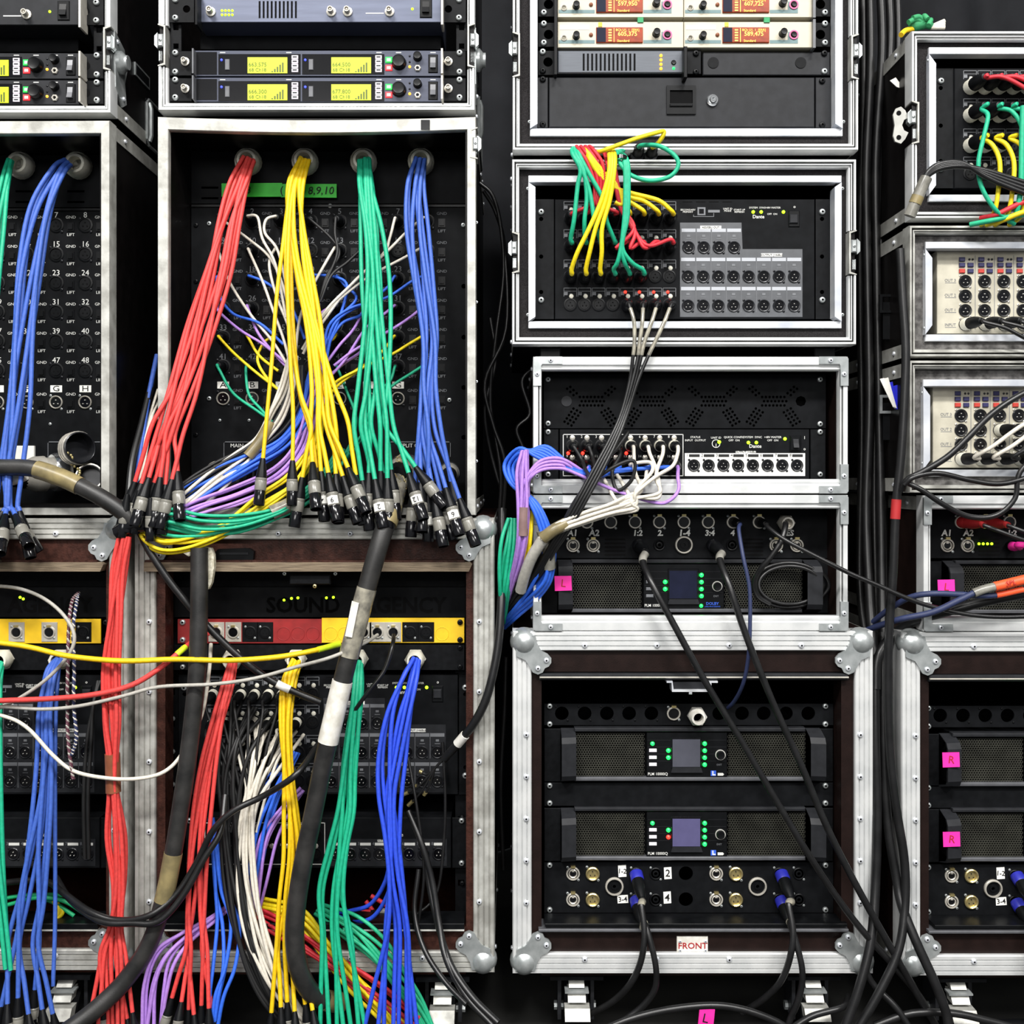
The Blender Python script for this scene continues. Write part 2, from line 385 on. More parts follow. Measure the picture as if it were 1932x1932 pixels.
def carcass(t, x0, y0, x1, y1, depth, m, wall=10, back='void', y=.004):
    X0, X1 = x0 + 2, x1 - 2; Y0, Y1 = y0 + 2, y1 - 2
    obj('side_panel', MB().pbox(X0, Y0, X0 + wall, Y1, y, depth, ref=0), m, t)
    obj('side_panel', MB().pbox(X1 - wall, Y0, X1, Y1, y, depth, ref=0), m, t)
    obj('top_panel', MB().pbox(X0 + wall, Y0, X1 - wall, Y0 + wall, y, depth, ref=0), m, t)
    obj('bottom_panel', MB().pbox(X0 + wall, Y1 - wall, X1 - wall, Y1, y, depth, ref=0), m, t)
    obj('back_panel', MB().pbox(X0 + wall, Y0 + wall, X1 - wall, Y1 - wall, depth - .009, depth, ref=0), back, t)
    e = .0006
    for sx, xx in ((-1, X0), (1, X1)):      # riveted aluminium angle along the long edges of each side
        for yy in (Y0, Y1 - 26):
            a = P(xx, yy, 0); b = P(xx, yy + 26, 0)
            mb = MB().box3((a.x - (.0016 if sx < 0 else -.0002), .03, b.z), (a.x + (.0016 if sx > 0 else -.0002), depth, a.z))
            obj('edge_angle', mb, 'alu_worn' if y >= 0 else m, t)
            for q in range(3):
                yy2 = .07 + q * (depth - .12) / 2
                inst('rivet', unit('side_rivet', 'alu_bright', [(1, 0), (1, .25), (.85, .6), (.5, .8), (.34, .8), (.3, .35), (0, .3)], n=10),
                     (a.x + sx * .0016, yy2, (a.z + b.z) / 2), t, .004, Vector((sx, 0, 0)).to_track_quat('-Y', 'Z'))
def case(name, label, x0, y0, x1, y1, depth, w, prof, m='alu', wall_m='black_laminate', notch=None, sag=0, wall=10, cat='flight case', group=None, back='void'):
    t = thing(name, label, cat, P((x0 + x1) / 2, y1, 0) + Vector((0, depth / 2, 0)), group)
    frame(t, x0, y0, x1, y1, w, prof, m, 0, notch, sag=sag)
    carcass(t, x0, y0, x1, y1, depth, wall_m, wall, back)
    return t
BALL = [(5, 8), (43, 8), (46, 22), (54, 36), (66, 42), (73, 50), (73, 59), (68, 66), (61, 69), (57, 77), (48, 81), (38, 77), (32, 66), (24, 54), (8, 47)]
def ball_corner(t, cx, cy, sx, sy, r=27):
    pts = [(cx + sx * a, cy + sy * b) for a, b in BALL]
    o = obj('ball_corner', MB().prism(pts, -.0035, .001, ref=0), 'zinc', t)
    p = P(cx + sx * 22, cy + sy * 21, 0); k = S
    mb = MB(); prof = [(r * k * math.sin(math.pi * i / 10), -r * k * math.cos(math.pi * i / 10)) for i in range(11)]
    mb.lathe((p.x, .013, p.z), (0, 0, 1), prof, 24); obj('corner_ball', mb, 'zinc', o, 60)
    for a, b in ((64, 55), (48, 70)): rivet(cx + sx * a, cy + sy * b, -.0035, o, 5)
def latch(t, side, x, y0, y1):
    """butterfly latch in a notch of a case rail; side = -1 left, 1 right"""
    o = obj('latch_dish', MB().prism([(x, y0), (x - side * 14, y0 + 3), (x - side * 14, y1 - 3), (x, y1), (x, y1 - 2), (x - side * 11, y1 - 6), (x - side * 11, y0 + 6), (x, y0 + 2)], -.001, .03, ref=0), 'alu_worn', t)
    obj('latch_hook', MB().pbox(x - side * 4 - 5, y0 + 18, x - side * 4 + 5, y0 + 42, -.004, .01, 2), 'zinc', o)
    obj('latch_wing', MB().prism([(x + side * 1, y0 + 16), (x + side * 7, y0 + 22), (x + side * 7, y0 + 40), (x + side * 1, y0 + 46)], .002, .012), 'zinc', o)
    obj('latch_spring', MB().pbox(x - side * 5 - 4, y1 - 30, x - side * 5 + 4, y1 - 10, .004, .012, 1), 'zinc', o)
    for yy in (y0 + 30,): screw(x - side * 4, yy, -.004, o, 3)
# ================================================================ the setting
mb = MB(); g = 2.6
mb.add([(-g, -2.6, 0), (g, -2.6, 0), (g, 1.6, 0), (-g, 1.6, 0)], [(0, 1, 2, 3)])
tag(obj('floor', mb, 'floor_concrete'), kind='structure')
mb = MB(); nx, nz = 240, 60
for j in range(nz + 1):
    for i in range(nx + 1):
        x = -2.4 + 4.8 * i / nx; z = 0.002 + 3.0 * j / nz
        d = .018 * math.sin(x * 21 + .6 * math.sin(z * 1.3)) + .010 * math.sin(x * 47 + 1.1 * math.sin(z * 2.1 + x)) + .006 * math.sin(z * 19 + 3 * math.sin(x * 6)) + .004 * math.sin(z * 41 + x * 17)
        mb.v.append(Vector((x, .98 + d, z)))
mb.f = [(j * (nx + 1) + i, j * (nx + 1) + i + 1, (j + 1) * (nx + 1) + i + 1, (j + 1) * (nx + 1) + i) for j in range(nz) for i in range(nx)]
tag(obj('wall_back', mb, 'curtain_cloth', None, 180), kind='structure')

def border(t, o, i, y, m, yb=None, name='front_border'):
    """flat border between an outer and an inner rectangle"""
    yb = y + .012 if yb is None else yb
    for r in ((o[0], o[1], o[2], i[1]), (o[0], i[3], o[2], o[3]), (o[0], i[1], i[0], i[3]), (i[2], i[1], o[2], i[3])):
        if r[2] - r[0] > .5 and r[3] - r[1] > .5: obj(name, MB().pbox(r[0], r[1], r[2], r[3], y, yb, ref=0), m, t)
def rivets(t, pts, y=0, r=5.2):
    for x, yy in pts: rivet(x, yy, y, t, r)

# ---- left column, upper: wireless microphone cases
TOPC = []
for dx, dy, nm in ((-687, 5, 'black flight case of wireless receivers at the upper left edge'),
               (0, 0, 'black flight case of wireless receivers above the case with four coloured cable fans')):
    t = case('flight_case', nm, 298 + dx, -330 + dy, 896 + dx, 208 + dy, .52, (18, 17, 17, 15), STEP, 'alu',
             notch={'L': (45 + dy, 125 + dy), 'R': (44 + dy, 128 + dy)})
    latch(t, 1, 896 + dx, 44 + dy, 128 + dy); latch(t, -1, 298 + dx, 45 + dy, 125 + dy)
    TOPC.append(t)
    for fx in (340, 855): obj('rubber_foot', MB().pbox(fx + dx - 22, 207 + dy, fx + dx + 22, 221 + dy, .03, .07, 2, ref=0), 'black_plastic', t)
    # hardware on the right side of the case: latch plate, name plate, spring handle
    X = P(894 + dx, 0, 0).x
    def sidebox(name, y0, y1, pz0, pz1, th, m, par=t, X=X, sgn=1):
        a = P(0, pz1, 0).z; b = P(0, pz0, 0).z
        return obj(name, MB().box3((X, y0, a), (X + th * sgn, y1, b)), m, par)
    pl = MB(); zz = lambda p: P(0, p, 0).z
    out = [(.015, 45), (.06, 62), (.072, 100), (.062, 128), (.07, 165), (.05, 178), (.02, 150)]
    n = len(out); pl.add([(X + .003, a, zz(b + dy)) for a, b in out] + [(X, a, zz(b + dy)) for a, b in out], [tuple(range(n)), tuple(range(2 * n - 1, n - 1, -1))] + [(i, n + i, n + (i + 1) % n, (i + 1) % n) for i in range(n)])
    lp = obj('latch_plate', pl, 'zinc', t)
    obj('twist_latch', MB().lathe((X + .003, .035, zz(98 + dy)), (1, 0, 0), [(.019, 0), (.019, .006), (.012, .012), (.012, .016), (0, .016)], 16), 'zinc', lp)
    for a, b in ((.026, 62), (.06, 80), (.055, 160)):
        inst('rivet', CACHE[('side_rivet', 'alu_bright')], (X + .003, a, zz(b + dy)), lp, .004, Vector((1, 0, 0)).to_track_quat('-Y', 'Z'))
    sidebox('name_plate', .115, .19, 60 + dy, 86 + dy, .002, 'zinc'); sidebox('name_plate_face', .12, .185, 64 + dy, 82 + dy, .0024, 'black_plate')
    hd = sidebox('handle_dish', .17, .36, 110 + dy, 205 + dy, .003, 'black_plate')
    hb = MB().tube([Vector((X + .004, .18, zz(118 + dy))), Vector((X + .007, .18, zz(130 + dy))), Vector((X + .007, .18, zz(185 + dy))), Vector((X + .004, .18, zz(197 + dy)))], .005, 8)
    obj('handle_bar', hb, 'zinc', t)
    obj('handle_rim', MB().tube([Vector((X + .003, a, zz(b + dy))) for a, b in ((.17, 120), (.17, 195), (.18, 205), (.35, 205), (.36, 195), (.36, 120), (.35, 110), (.18, 110), (.17, 120))], .003, 6), 'zinc', t)

# ---- left column: cases with numbered patch panels
SBC = []
for dx, dy, nm in ((-691, 7, 'aluminium framed stage box case at the left edge below the cropped receivers'),
               (0, 0, 'aluminium framed stage box case with red, yellow, green and blue cable fans')):
    t = case('flight_case', nm, 297 + dx, 220 + dy, 898 + dx, 972, .56, (25, 14, 21, 17), FLAT, 'alu_worn', sag=6 if dx == 0 else 1, wall=18)
    SBC.append(t)
    for q in range(5):
        rivet(899 + dx, 270 + q * 150, .018, t, 3)
    if dx == 0:
        obj('black_tape', MB().pbox(794, 226, 811, 244, -.002, .02), 'black_gloss', t)
        for i, x in enumerate((893, 894)): pass
        latch(t, 1, 901, 240, 300)

# ---- left column, lower racks
def big_case(label, x0, y0, x1, y1, rw, brd, laminate, depth=.62, lid=True, m='alu'):
    wt, wb, wl, wr = rw
    t = case('rack_case', label, x0, y0, x1, y1, depth, rw, RIDGE, m, laminate, wall=12, cat='rack case')
    ix = (brd[0], brd[1], brd[2], brd[3])
    border(t, (x0 + wl, y0 + wt, x1 - wr, y1 - wb), ix, .008, laminate, .05)
    for sx, sy, cx, cy in ((1, 1, x0, y0), (-1, 1, x1, y0), (1, -1, x0, y1), (-1, -1, x1, y1)): ball_corner(t, cx, cy, sx, sy)
    for f in (.2, .4, .6, .8):
        rivet(x0 + (x1 - x0) * f, y0 + wt * .72, 0, t); rivet(x0 + (x1 - x0) * f, y1 - wb * .72, 0, t)
    n = 5
    for i in range(n):
        yy = y0 + 195 + (y1 - y0 - 330) * i / (n - 1)
        rivet(x0 + wl * .72, yy, 0, t); rivet(x1 - wr * .72, yy, 0, t)
    obj('base_board', MB().pbox(x0 + 55, y1, x1 - 55, y1 + 13, .02, depth - .02, ref=0), laminate, t)
    return t
L1 = big_case('brown rack case with coloured cables hanging inside, left of the amplifier racks', 253, 978, 933, 1836, (40, 40, 40, 40), (309, 1062, 879, 1752), 'brown_leather', m='alu_worn')
L0 = big_case('brown rack case cut off by the lower left edge of the photo', -437, 978, 241, 1832, (40, 40, 40, 36), (-380, 1062, 197, 1752), 'brown_leather', m='alu_worn')
for t, a, b, yy, m in ((L1, 276, 891, 1064, 0), (L0, -420, 200, 1064, 0)):
    o = obj('stored_lid', MB().prism([(a, yy - 4), (b - 4, yy - 4), (b, yy), (b - 6, yy + 13), (a, yy + 13)], -.012, .3, ref=0), 'plywood', t)
    obj('lid_skin', MB().pbox(a, yy - 8, b - 14, yy - 4, -.008, .3, ref=0), 'brown_leather', t)
    obj('sill_strip', MB().pbox(a + 35, 1742, b - 15, 1753, -.002, .05, 1, ref=0), 'black_plastic', t); obj('sill_edge', MB().pbox(a + 35, 1753, b - 15, 1756, -.003, .05, .5, ref=0), 'alu_worn', t)
B5 = big_case('large dark brown rack case with two amplifiers and a FRONT plate', 967, 1191, 1648, 1838, (37, 39, 36, 35), (1022, 1269, 1590, 1757), 'brown_laminate')
C5 = big_case('large dark brown rack case with pink R tapes at the lower right edge', 1701, 1193, 2382, 1842, (37, 39, 36, 35), (1756, 1273, 2324, 1761), 'brown_laminate')
for t, dx, dy in ((B5, 0, 0), (C5, 735, 3)):
    obj('stored_lid', MB().pbox(1018 + dx, 1271 + dy, 1600 + dx, 1283 + dy, -.002, .3, 2, ref=0), 'dark_grey', t)
    obj('lid_edge_strip', MB().pbox(1018 + dx, 1276 + dy, 1600 + dx, 1279 + dy, -.005, .0, 1, ref=0), 'steel', t)
    obj('sill_strip', MB().pbox(1028 + dx, 1742 + dy, 1598 + dx, 1748 + dy, -.002, .04, 1, ref=0), 'black_plastic', t)
    obj('sill_strip', MB().pbox(1016 + dx, 1752 + dy, 1600 + dx, 1757 + dy, -.004, .04, 1, ref=0), 'rocker', t)
o = obj('lid_catch', MB().prism([(1257, 1284), (1268, 1284), (1270, 1300), (1337, 1300), (1337, 1284), (1353, 1284), (1353, 1287), (1341, 1287), (1341, 1304), (1267, 1304), (1266, 1287), (1257, 1287)], -.006, .02, ref=0), 'alu_bright', B5)
obj('catch_plate', MB().pbox(1271, 1287, 1336, 1299, .0, .02, ref=0), 'dark_grey', B5); obj('catch_pin', MB().pbox(1299, 1304, 1305, 1309, -.006, .0, 1, ref=0), 'alu_bright', B5)
o = obj('name_plate', MB().pbox(1278, 1770, 1337, 1799, .0055, .0085, 1, ref=0), 'white_tape', B5)
text('FRONT', 1307, 1785, 12, .0055, 'ink_red', o, sx=1.05, bold=.012)
for x, y in ((1283, 1776), (1331, 1776), (1283, 1793), (1331, 1793)): rivet(x, y, .0055, o, 3)
for t in (L1,):
    obj('lid_catch', MB().pbox(546, 1085, 623, 1103, .0, .03, 2, ref=0), 'black_metal', t)
    for x in (537, 633): screw(x, 1082, .0, t, 4)
    screw(594, 1106, .0, t, 4, 'brass')

# ---- middle and right stacks: framed cases
def inner_frame(t, x0, y0, x1, y1, y, w=13, ch=22, m='alu_bright'):
    """light inner rack frame whose side bars have cut corners"""
    obj('inner_rail', MB().pbox(x0, y0, x1, y0 + w, y, y + .02, 1), m, t)
    obj('inner_rail', MB().pbox(x0, y1 - w, x1, y1, y, y + .02, 1), m, t)
    for s, x in ((1, x0), (-1, x1)):
        obj('inner_rail', MB().prism([(x, y0 + w), (x + s * w, y0 + w + ch * .4), (x + s * w, y1 - w - ch * .4), (x, y1 - w), (x + s * .5, y1 - w - ch)], y - .006, y + .02), m, t)
        for yy in (y0 + w + 12, y1 - w - 12): screw(x - s * 1, yy, y, t, 3.5)
def felt_case(label, x0, y0, x1, y1, inner, m_felt='felt', depth=.5, w=(15, 15, 14, 14), m='alu', notch=None, iy=.012, ch=22, iw=13):
    t = case('flight_case', label, x0, y0, x1, y1, depth, w, STEP, m, notch=notch, wall=8)
    border(t, (x0 + w[2], y0 + w[0], x1 - w[3], y1 - w[1]), (inner[0] + 4, inner[1] + 4, inner[2] - 4, inner[3] - 4), .018, m_felt, .03, 'felt_lining')
    inner_frame(t, *inner, iy, iw, ch)
    if notch:
        if 'L' in notch: latch(t, -1, x0, *notch['L'])
        if 'R' in notch: latch(t, 1, x1, *notch['R'])
    return t
B1 = felt_case('flight case of ivory receivers with orange displays above a black drawer', 967, -180, 1620, 283, (1000, -150, 1590, 256), notch={'L': (60, 146), 'R': (64, 150)}, iw=14)
B2 = felt_case('flight case with the digital input rack and its two rows of output sockets', 966, 300, 1616, 650, (997, 331, 1588, 619), notch={'L': (437, 516), 'R': (434, 519)})
C1 = felt_case('flight case at the right edge with red, green and yellow cables plugged in', 1720, 58, 2372, 412, (1753, 89, 2340, 380), notch={'L': (190, 272)}, ch=44)
C2 = felt_case('grey lined flight case with an ivory splitter, upper of two at right edge', 1716, 425, 2372, 673, (1746, 456, 2340, 644), 'felt_grey', ch=44, m='alu_worn')
C3 = felt_case('grey lined flight case with an ivory splitter, lower of two at right edge', 1716, 680, 2372, 930, (1742, 716, 2340, 899), 'felt_grey', ch=44, m='alu_worn')
RAIL2 = [(0, .03), (0, .002), (.05, 0), (.58, 0), (.62, .004), (.72, .004), (.75, .003), (.9, .003), (1, .006), (1, .02)]
def small_case(label, x0, y0, x1, y1, depth=.5):
    t = case('flight_case', label, x0, y0, x1, y1, depth, (26, 27, 16, 15), RAIL2, 'alu', 'brown_laminate', wall=12)
    L = 55
    for sx, cx in ((1, x0), (-1, x1)):
        for sy, cy in ((1, y0), (-1, y1)):
            pl = [(0, 4), (4, 0), (L, 0), (L, 14), (17, 14), (15, 17), (15, L), (0, L)]
            o = obj('corner_plate', MB().prism([(cx + sx * a, cy + sy * b) for a, b in pl], -.0025, .003, ref=0), 'zinc', t)
            for a, b in ((33, 7), (7.5, 33)): rivet(cx + sx * a, cy + sy * b, -.0025, o, 4.6)
    return t
B3 = small_case('small silver edged rack case with a perforated vent panel', 1006, 673, 1600, 931)
B4 = small_case('small silver edged rack case with one amplifier and a pink L tape on its left', 1006, 934, 1600, 1190)
C4 = small_case('small silver edged rack case with red plugs at the right edge', 1742, 935, 2336, 1191)
for x, y in ((1180, 285), (1400, 285), (1050, 285), (1560, 285)): obj('rubber_foot', MB().pbox(x - 20, 283, x + 20, 300, .04, .08, 2, ref=0), 'black_plastic', B1)
for x in (1040, 1570): obj('rubber_foot', MB().pbox(x - 20, 650, x + 20, 673, .04, .08, 2, ref=0), 'black_plastic', B2)
for x in (1760, 2330): obj('rubber_foot', MB().pbox(x - 20, 412, x + 20, 425, .04, .08, 2, ref=0), 'black_plastic', C1)
# casters
def caster(px, py, y, label, wheel='black_plastic'):
    t = thing('caster', label, 'caster', Vector((P(px, 0, y).x, y, 0)))
    z1 = P(0, py, 0).z; x = P(px, 0, y).x
    z0 = 0.0
    obj('top_plate', MB().box3((x - .045, y - .045, z1 - .006), (x + .045, y + .05, z1)), 'black_metal', t)
    R = (z1 - .022) / 2
    for sx in (-1, 1): obj('fork', MB().box3((x + sx * .028 - .003, y - .02, R - .01), (x + sx * .028 + .003, y + .035, z1 - .006)), 'dark_grey', t)
    obj('wheel', MB().lathe((x - .02, y + .01, R + .001), (1, 0, 0), [(R * .5, 0), (R - .006, 0), (R, .006), (R, .034), (R - .006, .04), (R * .5, .04)], 24), wheel, t)
    obj('axle', MB().lathe((x - .036, y + .01, R), (1, 0, 0), [(.008, 0), (.008, .072)], 8), 'zinc', t)
    b = MB()
    for i, (w, zt, zb, yo) in enumerate(((.013, z1 - .006, z1 - .02, -.03), (.015, z1 - .024, z1 - .04, -.04), (.021, z1 - .046, z1 - .062, -.06))):
        b.add([(x - w, y + yo, zt), (x + w, y + yo, zt), (x + w, y + yo - .012, zb), (x - w, y + yo - .012, zb), (x - w, y + yo + .02, zt), (x + w, y + yo + .02, zt), (x + w, y + yo + .01, zb), (x - w, y + yo + .01, zb)],
              [(0, 1, 2, 3), (5, 4, 7, 6), (4, 0, 3, 7), (1, 5, 6, 2), (4, 5, 1, 0), (3, 2, 6, 7)])
    obj('brake_pedal', b, 'alu_worn', t, 0)
    obj('brake_hook', MB().box3((x - .02, y - .05, z1 - .026), (x + .02, y - .03, z1 - .023)), 'zinc', t)
    return t
caster(1085, 1851, .06, 'zinc braked caster under the left end of the FRONT rack case')
caster(1522, 1851, .06, 'zinc braked caster under the right end of the FRONT rack case')
caster(1790, 1855, .06, 'zinc braked caster under the rack case at the lower right edge')
caster(838, 1849, .05, 'worn zinc caster below the brown rack case, beside the blue tails')
caster(140, 1845, .05, 'tilted caster seen behind the lowest blue connectors at lower left')
# ================================================================ devices in the racks
def dev(name, label, cat, x, yb, y, group=None): return thing(name, label, cat, P(x, yb, y), group)
def seen(px): return -90 < px < 2010
def toggle_mesh():
    def ex(b):
        b.box3((-.5, -.12, -.62), (.5, 0, .62)); b.box3((-.34, -.3, -.4), (.34, -.12, .38))
    return unit('ground_switch', 'black_plastic', extra=ex)
def gland(px, py, y, parent, r=21, m='white_plastic', hole='ink_black', tilt=0):
    k = S * K(y)
    o = obj('cable_gland', MB().lathe(P(px, py, y), YM, [(r * k, 0), (r * k, .012), (r * .92 * k, .016)], 6 if r < 24 else 18), m, parent, 20)
    obj('gland_nut', MB().lathe(P(px, py, y - .014), YM, [(r * .86 * k, 0), (r * .86 * k, .014), (r * .7 * k, .022), (r * .52 * k, .022), (r * .5 * k, .002), (0, .002)], 18), m, o)
    return o
# ---- wireless receivers --------------------------------------------------
def wireless(dx, dy, tagtxt, pm):
    y = .012
    # antenna distributor
    t = dev('antenna_distributor', 'vented antenna distributor, ' + tagtxt, 'distributor', 600 + dx, 42 + dy, y)
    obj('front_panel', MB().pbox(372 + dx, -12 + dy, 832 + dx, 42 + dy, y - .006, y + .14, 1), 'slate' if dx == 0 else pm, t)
    for i in range(10): obj('vent_slot', MB().pbox(488 + i * 7.6 + dx, 2 + dy, 491.5 + i * 7.6 + dx, 34 + dy, y - .0063, y - .005), 'void', t)
    for x in (398, 625, 656, 735): bnc(x + dx, 23 + dy, y - .006, t)
    for i in range(4):
        for j in range(2): led(419 + i * 6.5 + dx, 20 + j * 8 + dy, y - .006, t, 'led_lime', 2.3)
    led(778 + dx, 17 + dy, y - .006, t, 'led_lime', 2.5); rocker(792 + dx, -4 + dy, 815 + dx, 33 + dy, y - .006, t, 'black_plastic')
    obj('printed_line', MB().pbox(690 + dx, 24 + dy, 724 + dx, 26 + dy, y - .0064, y - .005), 'ink_white', t)
    for a, b, hx, sx in ((320, 366, 352, 331), (836, 879, 846, 866)):
        e = obj('rack_ear', holes_panel(a + dx, -20 + dy, b + dx, 42 + dy, y - .004, .003, [(hx + dx, 17 + dy, 7)]), 'black_metal', t)
        screw(sx + dx, 0 + dy, y - .004, t, 6); screw(sx + dx, 34 + dy, y - .004, t, 6)
    for x in (370, 834): obj('handle_bracket', MB().pbox(x - 2 + dx, -20 + dy, x + 2 + dx, 46 + dy, y - .03, y), 'steel' if x > 500 else 'black_metal', t)
    # blank shelf between, rack strips
    t = dev('rack_shelf', 'empty black rack shelf, ' + tagtxt, 'shelf', 600 + dx, 94 + dy, .05)
    obj('shelf_plate', MB().pbox(378 + dx, 52 + dy, 832 + dx, 93 + dy, .06, .07), 'black_plate', t)
    for a in (322, 861):
        mb = holes_panel(a + dx, 42 + dy, a + 20 + dx, 96 + dy, y + .004, .004, [], polys=[rect(a + 5 + dx, 46 + dy, a + 15 + dx, 57 + dy), rect(a + 5 + dx, 82 + dy, a + 15 + dx, 92 + dy)])
        obj('rack_strip', mb, 'black_metal', t)
    for row, (a, b) in enumerate(((95, 144), (146, 192))):
        o = a - 95 + dy; fr = (('663,575', '664,500'), ('666,300', '677,800'))[row]
        t = dev('wireless_receiver', ('upper' if row == 0 else 'lower') + ' dual wireless receiver with lime displays, ' + tagtxt, 'receiver', 600 + dx, b + dy, y)
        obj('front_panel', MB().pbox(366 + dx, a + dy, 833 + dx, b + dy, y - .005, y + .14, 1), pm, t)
        yf = y - .005
        obj('infrared_window', MB().pbox(368 + dx, a + 3 + dy, 409 + dx, b - 4 + dy, yf - .001, yf), 'black_gloss', t)
        for q, x in enumerate((0, 158)):
            f = obj('meter_window', MB().pbox(412 + x + dx, 102 + o, 567 + x + dx, 140 + o, yf - .001, yf), 'black_gloss', t)
            led(418 + x + dx, 113 + o, yf - .001, f, 'led_blue', 2.2)
            obj('mute_switch', MB().pbox(424 + x + dx, 111 + o, 433 + x + dx, 132 + o, yf - .003, yf, 1), 'rocker', f)
            l = obj('display', MB().pbox(467 + x + dx, 108 + o, 542 + x + dx, 138 + o, yf - .002, yf), 'lcd_lime', t)
            if seen(500 + x + dx):
                text(fr[q], 486 + x + dx, 122 + o, 8, yf - .002, 'lcd_ink', l, sx=1.0)
                text('68 Ch18', 486 + x + dx, 132 + o, 7, yf - .002, 'lcd_ink', l); 
                for i in range(5): obj('meter_bar', MB().pbox(512 + x + i * 5 + dx, 134 - 4 * i + o, 515 + x + i * 5 + dx, 136 + o, yf - .0024, yf), 'lcd_ink', l)
            for i in range(4): button(550 + x + dx, 104 + i * 8.2 + o, 562 + x + dx, 110.5 + i * 8.2 + o, yf - .001, t, 'key_white')
            for i in range(4): obj('key_face', MB().pbox(552 + x + dx, 106 + i * 8.2 + o, 560 + x + dx, 108.5 + i * 8.2 + o, yf - .0034, yf - .002), 'dark_grey', t)
        for (y0, m) in ((107, 'key_green'), (122, 'key_red')):
            k_ = button(727 + dx, y0 + o, 740 + dx, y0 + 11 + o, yf, t, m); obj('key_mark', MB().pbox(730 + dx, y0 + 3 + o, 737 + dx, y0 + 8 + o, yf - .0023, yf), 'label_white', k_)
        knob(753 + dx, 119 + o, 13, yf, t, 1.1); knob(788 + dx, 108 + o, 8, yf, t, 1.5)
        led(773 + dx, 126 + o, yf, t, 'led_orange', 2.6); led(773 + dx, 106 + o, yf, t, 'dark_ring', 2); led(773 + dx, 117 + o, yf, t, 'dark_ring', 2)
        inst('headphone_socket', unit('jack', 'steel', [(1, 0), (1, .4), (.8, .6), (.55, .6), (.5, 0), (0, 0)], n=6), P(788 + dx, 129 + o, yf), t, 6.5 * S)
        rocker(808 + dx, 102 + o, 826 + dx, 137 + o, yf, t)
        for hx in (420, 545, 715, 752, 788, 817): obj('caption', MB().pbox(hx - 5 + dx, 98.5 + o, hx + 5 + dx, 100 + o, yf - .0003, yf), 'ink_white', t)
        for a2, b2, hx, sx in ((320, 362, 350, 331), (836, 879, 846, 867)):
            obj('rack_ear', MB().pbox(a2 + dx, a + 1 + dy, b2 + dx, b - 1 + dy, y - .003, y, 1), 'black_metal', t)
            if dx == 0: bnc(hx + dx, 117 + o, y - .003, t, 8)
            else: obj('ear_hole', MB().cyl(hx + dx, 119 + o, 8, y - .0034, y), 'void', t)
            screw(sx + dx, a + 5 + dy, y - .003, t, 6); screw(sx + dx, b - 8 + dy, y - .003, t, 6)
        obj('handle_bracket', MB().pbox(832 + dx, a - 4 + dy, 835.5 + dx, b - 6 + dy, y - .03, y), 'steel', t)
        obj('handle_bracket', MB().pbox(362 + dx, a - 4 + dy, 365 + dx, b - 6 + dy, y - .022, y), 'rocker', t)
wireless(0, 0, 'in the case above the red fan', 'blue_grey')
wireless(-684, 5, 'in the case at the upper left edge', 'dark_grey')  # same devices, but panels coloured darker to paint in their weaker reflection
